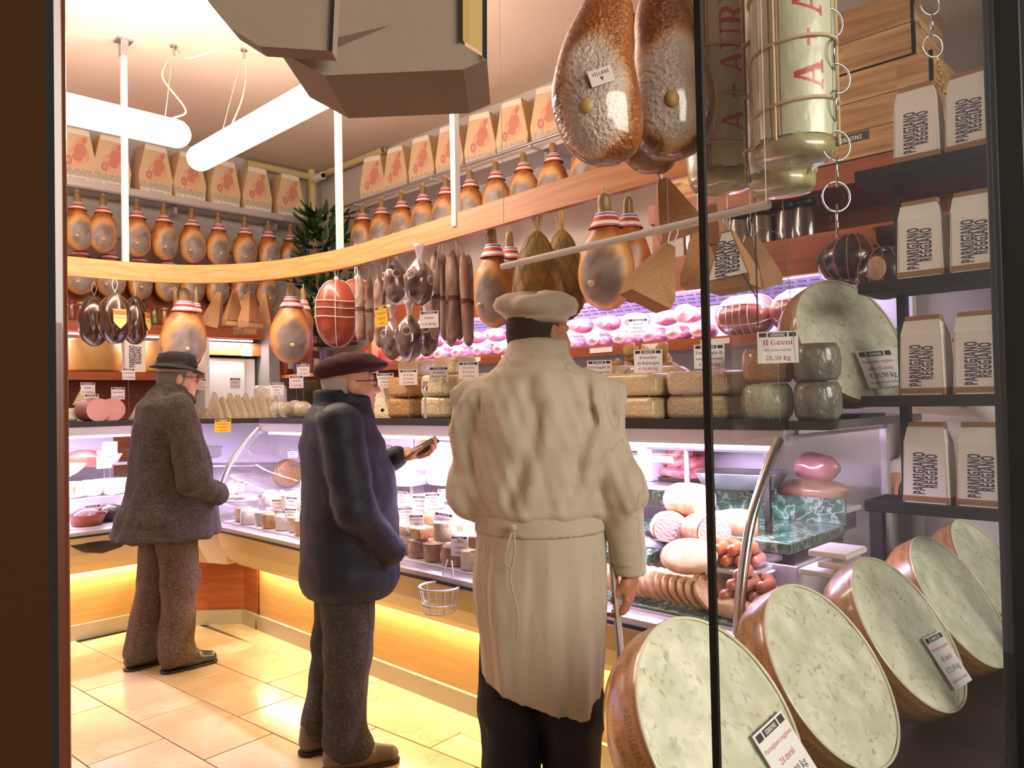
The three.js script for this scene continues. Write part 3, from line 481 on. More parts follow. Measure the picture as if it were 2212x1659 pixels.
{
  const rows = [];
  // back wall: upper and lower row, side wall: one row
  const up = [166, 222, 295, 353, 413, 471, 528, 579, 627], upy = [393, 401, 411, 424, 428, 440, 455, 463, 471];
  up.forEach((x, i) => rows.push([(() => { const p = onZ(x, upy[i], -6.24); p.y = 3.03; return p; })(), rr(-0.2, 0.2), `${ORD[i]} banded ham from the doorway in the upper row on the back wall`, 'upper row of hams on the back wall', i]));
  const lo = [172, 236, 300, 362, 415, 467, 520, 578];
  lo.forEach((x, i) => rows.push([(() => { const p = onZ(x, 513 + i * 4.5, -6.41); p.y = 2.72; return p; })(), rr(-0.4, 0.4), `${ORD[i]} ham from the doorway in the lower row behind the curved beam`, 'lower row of hams on the back wall', i + 2]));
  for (let i = 0; i < 11; i++) rows.push([V(3.7, 3.068, -5.3 + i * 0.262), -Math.PI / 2 + rr(0.1, 0.45), `${ORD[i]} banded ham from the plant in the row on the side wall`, 'row of hams on the side wall', i + 1]);
  rows.forEach(([p, turn, label, group, k], i) => { let o; if (i < 4) { o = hamVar[i]; o.position.copy(p); o.rotation.y = turn; o.userData.label = label; } else { o = copy(hamVar[k % 4], label, p, turn); } o.userData.group = group; const s = rr(0.94, 1.0); o.scale.set(s, 1, s); });
}
// printed ham cartons
{
  const out = [[-0.085, 0.4], [0.085, 0.4], [0.14, 0.14], [0.125, 0], [-0.125, 0], [-0.14, 0.14]];
  const shell = extrude(out, 0.16, 0.003), front = new THREE.ShapeGeometry(new THREE.Shape(out.map(p => new THREE.Vector2(p[0] * 0.985, 0.002 + p[1] * 0.99))));
  { const uv = front.attributes.uv, p = front.attributes.position; for (let i = 0; i < uv.count; i++) uv.setXY(i, p.getX(i) / 0.28 + 0.5, p.getY(i) / 0.4); front.translate(0, 0, 0.0806); }
  const proto = thing('ham_carton', '', 'carton', [0, 0, 0], 0, 'printed ham cartons'); mesh('shell', shell, M.pkgSide, proto); mesh('printed_front', front, M.pkgFront, proto); mesh('lid_flap', box(0.15, 0.012, 0.13, 0, 0.404, 0, 0.003), M.cardWhite, proto);
  const L = []; [160, 236, 328, 402, 478, 548, 619].forEach((x, i) => { const p = onZ(x, 400 + i * 11, -6.42); p.y = 3.136; L.push([p, rr(-0.04, 0.1), `${ORD[i]} printed ham carton from the doorway on the back wall shelf`]); });
  for (let i = 0; i < 9; i++) L.push([V(3.95, 3.136, -5.42 + i * 0.335), -Math.PI / 2 + rr(0.05, 0.3), `${ORD[i]} printed ham carton from the plant on the side wall shelf`]);
  L.forEach(([p, t, l], i) => { if (!i) { proto.position.copy(p); proto.rotation.y = t; proto.userData.label = l; } else copy(proto, l, p, t); });
}
// ---------------------------------------------------------------- goods hanging from the beam
const BEAMY = 2.2;
function hangHam(k, x, y, pl, turn, label, o = {}) { const t = hamThing(k, label, 'hams hanging from the curved beam', { H: 0.5, W: 0.125, D: 0.1, ...o }); const p = pl(x, y); t.position.copy(p); t.rotation.y = turn; t.rotation.z = o.tilt || 0; return hangBeam(t, 0.02); }
const bz = z => (x, y) => onZ(x, y, z), bx = X => (x, y) => onX(x, y, X);
hangHam(11, 398, 622, bz(-4.86), 0.15, 'plump ham hanging over the dark hat between two bare shanks', { W: 0.15 });
hangHam(12, 378, 628, bz(-5.12), -0.5, 'ham showing only its shank behind the plump ham, doorway side', { tilt: 0.05, band: false, knob: false, face: 0, W: 0.06, D: 0.06 });
hangHam(13, 424, 628, bz(-5.12), 0.9, 'ham showing only its shank behind the plump ham, carton side', { tilt: -0.05, knob: false, face: 0, W: 0.06, D: 0.06 });
hangHam(14, 628, 612, bz(-4.3), -0.1, 'grey-faced ham hanging beside the netted mortadella');
hangHam(15, 655, 622, bz(-4.54), 0.9, 'ham turned away behind the grey-faced ham beside the mortadella', { tilt: -0.05, knob: false, face: 0, W: 0.08, D: 0.075 });
hangHam(16, 1062, 492, bx(2.45), -1.35, 'orange ham with red band beside the floury salami', { H: 0.46, W: 0.1, D: 0.085 });
hangHam(17, 1100, 500, bx(2.7), -0.6, 'narrow orange ham with yellow band behind the white rail end', { H: 0.46, W: 0.085, D: 0.075, face: 0 });
hangHam(18, 1305, 418, bx(2.3), -1.3, 'broad ham with red label hanging above the cook, grey face outward', { H: 0.44, W: 0.108, D: 0.09 });
hangHam(19, 1356, 425, bx(2.56), -0.5, 'darker ham turned sideways behind the broad ham with red label', { H: 0.43, W: 0.09, D: 0.08, face: 0 });
{ // dark wrapped culatelli at the doorway end
  const dark = vc(0.22, { clearcoat: 0.8, clearcoatRoughness: 0.2 });
  const geo = s => paint(lump(prof([[0.012, 0], [0.05, -0.015], [0.105, -0.09], [0.125, -0.18], [0.105, -0.26], [0.05, -0.31], [0.001, -0.32]], 18), 22, 1, 0.8, 0.14, 11, s), (x, y, z) => mix3(lin('#4a2a1a'), lin('#241410'), clamp(0.5 + 2.2 * fbm(x * 18, y * 18 + s, z * 18, 3))));
  const spots = [[203, 640, -5.06, 0.1, 'dark cured shoulder without label hanging nearest the doorway', 0], [248, 632, -4.84, 0, 'dark cured shoulder with large yellow crest label', 1], [291, 640, -5.06, 0.8, 'dark cured shoulder with crest label turned sideways', 1]];
  spots.forEach(([x, y, z, turn, label, crest], i) => {
    const t = thing('cured_shoulder', label.replace('nearest the', 'beside the'), 'cured meat', onZ(x, y, z), turn, 'dark cured shoulders'); t.scale.set(0.74, 0.95, 0.74); mesh('meat', geo(i * 3.1), dark, t);
    const net = []; for (let k = 0; k < 6; k++) { const a = k / 6 * Math.PI * 2; net.push(tube([0.02, 0.075, 0.118, 0.13, 0.11, 0.05].map((r, j) => [Math.sin(a + j * 0.18) * r * 1.02, [0, -0.04, -0.1, -0.19, -0.26, -0.31][j], Math.cos(a + j * 0.18) * r * 0.83]), 0.0018, 4, 14)); } mesh('netting', net, std(0x9a7048, 0.8), t);
    mesh('hanging_cord', tube([[0, 0, 0], [0.02, 0.05, 0], [0, 0.09, 0], [-0.02, 0.05, 0], [0, 0, 0]], 0.003, 5, 16), M.cord, t);
    hangBeam(t, 0.085);
    if (crest) { const s = extrude([[-0.05, 0.06], [0.05, 0.06], [0.05, -0.02], [0, -0.065], [-0.05, -0.02]], 0.002); const uv = s.attributes.uv, p = s.attributes.position; for (let j = 0; j < uv.count; j++) uv.setXY(j, p.getX(j) / 0.1 + 0.5, (p.getY(j) + 0.065) / 0.125); s.rotateX(-0.12).translate(0, -0.17, 0.112); mesh('crest_label', s, std(0xffffff, 0.5, { map: CREST }), t); }
  });
}
// wedge gift cartons of brown card, white faces, hung in bunches
const wedgeOut = (w, h) => [[-w * 0.16, h], [w * 0.16, h], [w * 0.5, h * 0.2], [w * 0.42, 0], [-w * 0.42, 0], [-w * 0.5, h * 0.2]];
function wedgeCarton(label, pos, turn, o = {}) {
  const w = o.w || 0.16, h = o.h || 0.22, d = o.d || 0.12, t = thing('wedge_carton', label, 'carton', pos, 0, o.group || 'brown wedge cartons'); t.rotation.set(o.tx || 0, turn, o.tz || 0, 'YXZ');
  const rings = [0, 1].map(k => { const z = k ? d * 0.5 : -d * 0.5; return [[-w * 0.5, -h, z], [w * 0.5, -h, z], [w * 0.5, -h + (k ? 0.03 : 0.05), z], [w * 0.12, 0, z * 0.25], [-w * 0.12, 0, z * 0.25], [-w * 0.5, -h + (k ? 0.03 : 0.05), z]]; });
  let g = skin(rings).toNonIndexed(); g.computeVertexNormals(); metric(g, 3); mesh('shell', g, o.mat || M.card, t);
  if (o.face) { let f = new THREE.ShapeGeometry(new THREE.Shape([[-w * 0.47, -h + 0.032], [w * 0.47, -h + 0.032], [w * 0.11, -0.006], [-w * 0.11, -0.006]].map(p => new THREE.Vector2(...p)))); const hh = h - 0.03, an = Math.atan2(d * 0.375, hh); f.translate(0, h - 0.03, 0).scale(1, 1 / Math.cos(an), 1).rotateX(-an).translate(0, -h + 0.03, d * 0.5 + 0.0008); const p = f.attributes.position; const uv = f.attributes.uv; for (let j = 0; j < uv.count; j++) uv.setXY(j, p.getX(j) / w + 0.5, (p.getY(j) + h) / h); mesh('white_face', f, o.face, t); }
  mesh('hanging_loop', tube([[0, -0.005, 0], [0.01, 0.03, 0], [0, 0.06, 0], [-0.01, 0.03, 0], [0, -0.005, 0]], 0.002, 4, 12), M.steel, t);
  if (!o.wire) hangBeam(t, 0.055); if (o.wire) { const w = mesh('hanging_wire', rod([0, 0.055, 0], [0, CEIL - t.position.y - 0.002, 0], 0.0009, 4), M.steel, t); w.quaternion.copy(t.quaternion).invert(); }
  return t;
}
{
  const F = std(0xcdb79a, 0.8, { map: T.card });
  [[474, 632, -4.86, -0.7, -0.25, 0, 'wedge carton at the hat side of the hanging bunch'], [507, 628, -4.72, -0.2, -0.06, 1, 'pale wedge carton facing out in the hanging bunch'], [540, 630, -4.6, 0.25, 0.0, 1, 'narrow wedge carton in the middle of the hanging bunch'], [572, 632, -4.62, 0.7, 0.15, 1, 'wedge carton turned out at the ham side of the hanging bunch'], [525, 650, -4.93, 0.1, 0.05, 0, 'brown wedge carton hidden behind the hanging bunch']].forEach(([x, y, z, turn, tz, f, l]) => wedgeCarton(l, onZ(x, y, z), turn, { tz, w: 0.115, h: 0.23, d: 0.1, mat: M.card, face: f ? F : null }));
  // bunch over the cook, by the glass seam
  [[1430, 388, 2.16, -0.5, 0.3, 'brown wedge carton tilted above the white rail', 0], [1545, 440, 2.4, -1.2, -0.1, 'wedge carton hanging under the lettered cheese log', 1], [1445, 530, 2.02, -0.2, -0.45, 'pale wedge carton leaning out of the bunch below the rail', 0], [1508, 502, 2.34, -0.75, 0.05, 'wedge carton with dark strip below the white rail', 0], [1572, 500, 2.12, -1.0, 0.1, 'wedge carton with printed face beside the glass seam', 2], [1622, 510, 2.42, 0.3, 0.25, 'brown wedge carton at the lamp side of the bunch', 0]].forEach(([x, y, d, turn, tz, l, f]) => wedgeCarton(l, onD(x, y, d), turn - 0.4, { tz, w: 0.115, h: 0.165, d: 0.1, wire: 1, face: f === 2 ? M.boxText : f ? F : null, group: 'wedge cartons by the glass seam' }));
}
{ // mortadella in string netting
  const skinM = vc(0.4, { clearcoat: 0.3 });
  const R = 0.125, P = prof([[0.02, 0], [0.07, -0.02], [0.118, -0.1], [0.128, -0.2], [0.112, -0.3], [0.06, -0.37], [0.001, -0.385]], 20);
  [[727, 600, 2.48, 'brick-red mortadella netted in white string beside the salami', 0], [770, 598, 2.76, 'second netted mortadella half behind the floury salami', 1]].forEach(([x, y, X, l, i]) => {
    const t = thing('mortadella', l, 'mortadella', onX(x, y + 6, X), 0.4, 'netted mortadelle on the beam');
    mesh('meat', paint(lump(P, 26, 1, 1, 0.03, 8, i), (a, b, c) => mix3(lin('#a84a2c'), lin('#7c2c1c'), clamp(0.45 + 1.2 * fbm(a * 14, b * 14, c * 14, 3)))), skinM, t);
    const net = []; for (let k = 0; k < 6; k++) { const a = k / 6 * 2 * Math.PI; net.push(tube(P.filter((_, j) => j % 2 === 0).map(([r, yy]) => [Math.sin(a) * (r + 0.003), yy, Math.cos(a) * (r + 0.003)]), 0.0028, 4, 24)); }
    for (const yy of [-0.13, -0.17, -0.22]) { const r = 0.131; net.push(tube(Array.from({ length: 12 }, (_, j) => [Math.sin(j / 12 * 6.283) * r, yy + 0.006 * Math.sin(j), Math.cos(j / 12 * 6.283) * r]), 0.0028, 4, 36, true)); }
    mesh('string_net', net, M.cord, t); mesh('knot', [tube([[0, 0, 0], [0.015, 0.05, 0], [0.0, 0.1, 0], [-0.015, 0.05, 0], [0, 0, 0]], 0.004, 5, 16), new THREE.SphereGeometry(0.016, 8, 6).translate(0, 0.01, 0)], M.cord, t);
  });
}
const flour = vc(0.85);
function salami(label, pos, tilt, L, r, s, group) {
  const t = thing('salami', label, 'salami', pos, rr(0, 6), group); t.rotation.z = tilt;
  mesh('casing', paint(lump(prof([[0.006, 0], [r * 0.75, -0.03], [r, -0.1], [r * 1.04, -L * 0.5], [r, -L + 0.06], [r * 0.7, -L + 0.015], [0.001, -L]], 16), 12, 1, 1, 0.1, 16, s), (x, y, z) => mix3(lin('#b49a8a'), lin('#6a4a3e'), clamp(0.35 + 1.7 * fbm(x * 30 + s, y * 30, z * 30, 3)))), flour, t);
  mesh('paper_ring', cyl(r * 1.1, r * 1.1, 0.022, 12).translate(0, -L * 0.52, 0), std(0x6a4638, 0.8), t);
  mesh('string', rod([0, -0.01, 0], [0, 0.05, 0], 0.0025, 5), M.string, t); return hangBeam(t, 0.048);
}
{
  const near = (cx, y, X, xs, L, who) => xs.forEach((dx, i) => { const p = onX(cx + dx, y + Math.abs(i % 3) * 5, X + (i % 2) * 0.075); salami(`${ORD[i]} floury salami from the corner end in ${who}`, p, -dx * 0.0012, L, 0.024, i * 3.7, who); });
  near(795, 592, 2.5, [-18, 2, 20, 30], 0.38, 'the short salami bunch beside the mortadella');
  near(968, 540, 2.47, [-28, -12, 4, 18, 32, 44, 10], 0.45, 'the long salami bunch beside the orange ham');
}
{ // vacuum-wrapped pancetta and coppa
  const wrap = vc(0.14, { clearcoat: 1, clearcoatRoughness: 0.12 });
  [[854, 560, 2.54, 0.4, 'wrapped coppa with ring seal, top of the cluster beside the short salami'], [905, 556, 2.36, -0.3, 'wrapped coppa with ring seals, top of the cluster beside the long salami'], [846, 684, 2.54, 0.9, 'wrapped coppa behind the yellow card'], [884, 678, 2.36, 0.1, 'wrapped coppa hanging lowest under the cluster'], [920, 672, 2.56, 1.5, 'wrapped coppa deep in the cluster shade beside the long salami']].forEach(([x, y, X, turn, l], i) => {
    const t = thing('wrapped_coppa', l, 'cured meat', onX(x, y, X), turn, 'wrapped coppe on the beam'); t.scale.setScalar(0.9);
    mesh('meat', paint(lump(prof([[0.01, 0], [0.03, -0.02], [0.075, -0.08], [0.085, -0.15], [0.065, -0.22], [0.02, -0.26], [0.001, -0.262]], 16), 18, 1, 0.85, 0.12, 14, i * 5), (a, b, c) => mix3(lin('#8c7470'), lin('#3a2428'), clamp(0.45 + 2.4 * fbm(a * 20 + i, b * 20, c * 20, 4)))), wrap, t);
    for (const [a, yy] of [[-0.9, -0.1], [0.5, -0.13], [1.6, -0.09], [2.7, -0.15], [4.0, -0.11]]) { const g = new THREE.TorusGeometry(0.022, 0.004, 6, 16).applyMatrix4(new THREE.Matrix4().makeRotationY(a)).translate(Math.sin(a) * 0.082, yy, Math.cos(a) * 0.07); mesh('ring_seal', g, std(0xb8a094, 0.4), t); }
    mesh('film_neck', lump([[0.03, -0.03], [0.014, 0.0], [0.022, 0.05], [0.03, 0.07]], 9, 1, 1, 0.3, 40, i), phy(0xe8e4e8, 0.2, { transmission: 0.5, thickness: 0 }), t); hangBeam(t, 0.065);
  });
  const y = thing('price_card', 'yellow price card hanging in the wrapped coppa cluster', 'price card', onX(824, 683, 2.4), -1.2); y.rotation.z = 0.1; mesh('card', box(0.075, 0.11, 0.001), tagMat.yellow, y); hangBeam(y, 0.05);
}
{ // netted culatelli over the cook
  const mat = vc(0.7);
  [[1160, 500, 2.4, 'greenish netted culatello hanging beside the orange hams'], [1214, 498, 2.66, 'greenish netted culatello hanging beside the broad ham']].forEach(([x, y, X, l], i) => {
    const t = thing('netted_culatello', l, 'cured meat', onX(x, y, X), i, 'netted culatelli');
    const P = prof([[0.012, 0], [0.05, -0.04], [0.095, -0.14], [0.115, -0.24], [0.1, -0.34], [0.05, -0.4], [0.001, -0.41]], 18);
    mesh('meat', paint(lump(P, 22, 1, 0.9, 0.08, 10, i * 3), (a, b, c) => mix3(lin('#a8793c'), lin('#6c5c30'), clamp(0.5 + 1.8 * fbm(a * 16 + i * 4, b * 16, c * 16, 3)))), mat, t);
    const net = []; for (let k = 0; k < 10; k++) for (const s of [-1, 1]) net.push(tube(P.filter((_, j) => j % 2 === 0).map(([r, yy]) => { const a = k / 10 * 6.283 + s * yy * 5; return [Math.sin(a) * (r + 0.002), yy, Math.cos(a) * (r * 0.9 + 0.002)]; }), 0.0016, 3, 14)); mesh('netting', net, std(0x8a6a34, 0.9), t);
    mesh('straw_neck', Array.from({ length: 7 }, (_, k) => rod([rr(-0.01, 0.01), -0.02, rr(-0.01, 0.01)], [rr(-0.035, 0.035), rr(0.06, 0.14), rr(-0.03, 0.03)], 0.004, 5)), std(0xc09a64, 0.8), t);
  });
}
// potted plant in the wall corner
{
  const t = thing('potted_plant', 'dark green leafy plant filling the wall corner behind the pole', 'plant', [3.66, 2.3, -5.84]);
  mesh('pot', lathe([[0.001, -0.3], [0.12, -0.3], [0.16, 0], [0.15, 0], [0.12, -0.02], [0.001, -0.02]], 18), std(0x3a2a22, 0.6), t); mesh('stand', span(-0.2, 0.2, -0.36, -0.3, -0.2, 0.2), M.darkgrey, t);
  const lm = [std(0x2c4a24, 0.4), std(0x1c3418, 0.4), std(0x3a5a2c, 0.45)], leaf = skin([0, 0.25, 0.5, 0.75, 1].map((u) => { const w = Math.sin(Math.PI * Math.pow(u, 0.7)) * 0.026 + 0.001; return [[-w, u * 0.13, 0.01 - u * u * 0.05], [0, u * 0.13, -0.004 - u * u * 0.05], [w, u * 0.13, 0.01 - u * u * 0.05]]; }), false, false);
  for (let k = 0; k < 9; k++) { const a = k * 2.4, b = [[0, -0.02, 0], [Math.sin(a) * 0.12, 0.2, Math.cos(a) * 0.12], [Math.sin(a) * rr(0.14, 0.3), rr(0.3, 0.75), Math.cos(a) * rr(0.1, 0.26)]]; mesh('stem', tube(b, 0.006, 5, 8), lm[1], t); }
  for (let k = 0; k < 230; k++) { const m = mesh('leaf', leaf, lm[k % 3], t), a = rr(0, 6.283), yy = rr(-0.3, 0.82), r = rr(0.06, 0.22) * (yy > 0.6 ? 0.6 : 1); m.position.set(Math.sin(a) * r, yy, Math.cos(a) * r); m.rotation.set(rr(0.6, 2.2), a + rr(-0.6, 0.6), rr(-0.4, 0.4), 'YXZ'); const s = rr(0.8, 1.5); m.scale.set(s, s, s); }
}
// ---------------------------------------------------------------- jars
const jarGlass = phy(0xffffff, 0.05, { transmission: 1, thickness: 0 });
function jar(label, pos, r, h, fill, lid, group) {
  const t = thing('glass_jar', label, 'jar', pos, 0, group);
  mesh('contents', paint(lump([[r * 0.9, 0.008], [r * 0.93, 0.02], [r * 0.93, h * 0.78], [r * 0.5, h * 0.8]], 14, 1, 1, 0.03, 60, r * 99), (x, y, z) => mix3(fill, mix3(fill, [0.05, 0.02, 0.01], 0.7), clamp(0.5 + 2 * N3(x * 90, y * 90, z * 90)))), vc(0.4, { clearcoat: 0.8 }), t);
  mesh('lid', cyl(r * 0.82, r * 0.82, h * 0.1, 16).translate(0, h * 0.94, 0), lid, t);
  mesh('glass', lathe([[r * 0.96, 0], [r, 0.01], [r, h * 0.8], [r * 0.8, h * 0.88], [r * 0.8, h * 0.9]], 16), jarGlass, t); return t;
}
{
  const golden = lin('#a87c24'), red = lin('#8c3018'), green = lin('#6a6a2c'), brown = lin('#6a4a28'), lidM = [std(0x8a2418, 0.4), std(0xb89a3c, 0.4), std(0x2a2a2a, 0.4)];
  [155, 175, 196, 268, 290, 312, 334, 356, 470, 580, 602].forEach((x, i) => jar(`${ORD[i]} preserve jar from the doorway on the back wall jar shelf`, (() => { const p = onZ(x, 690, -6.32); p.y = 2.0805; return p; })(), 0.031, 0.15, [red, red, brown, brown, golden, golden, green, golden, red, brown, red][i], lidM[i % 3], 'preserve jars on the back wall'));
  [1500, 1545, 1600, 1650, 1705, 1742].forEach((x, i) => jar(`${ORD[i]} seasoning jar from the glass seam under the pine crates`, (() => { const p = onX(x, 535, 3.62); p.y = 2.166; return p; })(), 0.062, 0.19, [brown, brown, lin('#7a5a30'), lin('#6a5030'), lin('#3a1c10'), lin('#3a1410')][i], lidM[2], 'seasoning jars over the wall cooler'));
}
{ // pine crates over the jars
  const crate = (l, x0, x1, y0, y1, z0, z1, sign) => {
    const t = thing('pine_crate', l, 'crate', [(x0 + x1) / 2, y0, (z0 + z1) / 2], 0, 'pine crates on the plank shelf'), w = x1 - x0, h = y1 - y0, d = z1 - z0, n = Math.max(2, Math.round(h / 0.13));
    for (let i = 0; i < n; i++) { const a = h * i / n + 0.002, b = h * (i + 1) / n - 0.002; const o = i * 0.37; const g = metric(span(-w / 2, -w / 2 + 0.014, a, b, -d / 2, d / 2)); const uv = g.attributes.uv; for (let k = 0; k < uv.count; k++) uv.setXY(k, uv.getX(k) + o, uv.getY(k) * 1.6 + o); mesh('slat', g, M.pine, t); mesh('slat', metric(span(-w / 2, w / 2, a, b, d / 2 - 0.014, d / 2)), M.pine, t); }
    mesh('bottom', metric(span(-w / 2, w / 2, 0.001, 0.014, -d / 2 + 0.014, d / 2 - 0.014)), M.pine, t); mesh('rear', metric(span(w / 2 - 0.014, w / 2, 0.014, h, -d / 2, d / 2 - 0.014)), M.pine, t); mesh('end', metric(span(-w / 2 + 0.014, w / 2 - 0.014, 0.014, h, -d / 2, -d / 2 + 0.014)), M.pine, t);
    if (sign) { const g = new THREE.PlaneGeometry(0.17, 0.04).rotateY(-Math.PI / 2).translate(-w / 2 - 0.001, sign[1] - y0, sign[0] - (z0 + z1) / 2); mesh('stamp', g, std(0xffffff, 0.6, { map: SIMONI }), t).userData.label = 'dark stamp reading SIMONI'; }
    return t;
  };
  const s = onX(1835, 300, 3.52);
  crate('pine crate stamped SIMONI on the plank above the jars', 3.52, 3.98, 2.461, 2.86, -1.75, -0.95, [s.z, s.y]);
  crate('upper pine crate resting on the stamped crate', 3.54, 3.96, 2.862, 3.16, -1.62, -1.02);
  crate('plain pine crate behind the lettered cheese logs', 3.54, 3.96, 2.461, 2.9, -2.3, -1.8);
}

// ---------------------------------------------------------------- counter goods
const wrapM = o => vc(0.3, { clearcoat: 0.9, clearcoatRoughness: 0.14, ...o }), bareM = vc(0.65);
const cheeseTone = { pale: ['#e6d6a8', '#cdb884'], cream: ['#e0d2b0', '#c4ae84'], white: ['#ece6da', '#d6ccbc'], rind: ['#b08a54', '#8c6434'], grey: ['#8c8878', '#5c5a50'], tan: ['#c89a5c', '#a0743c'], green: ['#c4c8a4', '#98a080'] };
const tone = (k, s) => { const [a, b] = cheeseTone[k].map(lin); return (x, y, z) => mix3(a, b, clamp(0.45 + 1.3 * fbm(x * 20 + s, y * 20, z * 20, 4))); };
const CW = wrapM({ bumpMap: T.rough, bumpScale: 0.006 }), gCache = {};
function cheeseGeo(kind, col, v) {
  const key = kind + col + v; if (gCache[key]) return gCache[key]; let g;
  const dent = (gg, a, f) => warp(gg, (x, y, z) => { const n = N3(x * f + v * 3, y * f, z * f) * a; return [x + n, y + n * 0.5 * (y > 0.01 ? 1 : 0), z + n]; });
  if (kind === 'block') g = dent(new RoundedBoxGeometry(0.2, 0.11, 0.16, 4, 0.024).translate(0, 0.055, 0), 0.014, 13);
  if (kind === 'slab') g = dent(new RoundedBoxGeometry(0.24, 0.085, 0.17, 4, 0.022).translate(0, 0.0425, 0), 0.012, 12);
  if (kind === 'wedge') { g = new THREE.CylinderGeometry(0.19, 0.19, 0.1, 10, 3, false, -0.42, 0.84).translate(0, 0.05, -0.1); const tri = extrude([[0, 0.0], [-0.077, 0.174], [0.077, 0.174]], 0.1).rotateX(Math.PI / 2).translate(0, 0.05, -0.1); g = dent(mergeVertices(merge([g, tri]), 1e-4), 0.004, 12); }
  if (kind === 'peak') g = skin([[[-0.09, 0, 0.05], [0.09, 0, 0.05], [0.09, 0, -0.05], [-0.09, 0, -0.05]], [[-0.085, 0.02, 0.05], [0.085, 0.02, 0.05], [0.08, 0.02, -0.05], [-0.08, 0.02, -0.05]], [[-0.01, 0.17, 0.03], [0.012, 0.17, 0.03], [0.012, 0.17, -0.02], [-0.01, 0.17, -0.02]]]).toNonIndexed();
  if (kind === 'wheel') g = lathe([[0.001, 0], [0.085, 0], [0.1, 0.015], [0.104, 0.045], [0.1, 0.075], [0.085, 0.09], [0.001, 0.09]], 24);
  if (kind === 'half') g = dent(skin([0, 0.014, 0.035, 0.065, 0.086, 0.1].map((y, j) => { const r = [0.1, 0.122, 0.132, 0.132, 0.122, 0.1][j]; return [...Array.from({ length: 17 }, (_, i) => { const a = -Math.PI / 2 + i / 16 * Math.PI; return [Math.sin(a) * r, y, Math.cos(a) * r]; }), ...[0.5, 0, -0.5].map(k => [k * r, y, -0.004])]; })), 0.011, 15);
  if (kind === 'ball') g = lump(prof([[0.001, 0], [0.035, 0.004], [0.05, 0.035], [0.045, 0.065], [0.02, 0.085], [0.001, 0.088]], 12), 16, 1, 1, 0.08, 20, v);
  if (kind === 'drum') g = lathe([[0.001, 0], [0.05, 0], [0.056, 0.008], [0.056, 0.08], [0.05, 0.09], [0.001, 0.09]], 18);
  if (kind === 'tub') g = lathe([[0.001, 0.004], [0.045, 0.004], [0.058, 0.085], [0.06, 0.09], [0.05, 0.088], [0.001, 0.086]], 18);
  g.computeVertexNormals(); g = metric(g, 5); paint(g, tone(col, v * 7)); return gCache[key] = g;
}
function cheese(kind, col, label, pos, turn = 0, s = 1, group, name) {
  const m = mesh(name || { block: 'cheese_block', slab: 'cheese_slab', wedge: 'cheese_wedge', peak: 'cheese_wedge', wheel: 'round_cheese', half: 'half_cheese', ball: 'fresh_cheese', drum: 'small_cheese', tub: 'cheese_tub' }[kind], cheeseGeo(kind, col, Math.floor(rnd() * 3)), CW);
  m.position.copy(pos); m.rotation.y = turn; Array.isArray(s) ? m.scale.set(...s) : m.scale.set(s, s, s); return tag(m, label, 'cheese', group);
}
const cardEdge = std(0xe8e2dc, 0.7);
function card(key, label, pos, turn, w = 0.1, o = {}) {
  const tall = ['parmFront', 'parm36', 'capra', 'fossa'].includes(key), h = w * (tall ? 1.125 : 0.8125), t = thing('price_card', label, 'price card', pos, 0, o.group); t.rotation.set(o.tx ?? -0.15, turn, o.tz ?? 0, 'YXZ');
  const m = mesh('card', box(w, h, 0.0015), [cardEdge, cardEdge, cardEdge, cardEdge, tagMat[key], cardEdge], t);
  if (!o.noPin) mesh('pin', rod([0, -h / 2 - (o.base ? pos.y - h / 2 - o.base : o.pin || 0.04), -0.002], [0, -h / 2 + 0.01, -0.002], 0.0012, 4), M.steel, t); return t;
}
const RT = -Math.PI / 2, TOP = 1.3455;
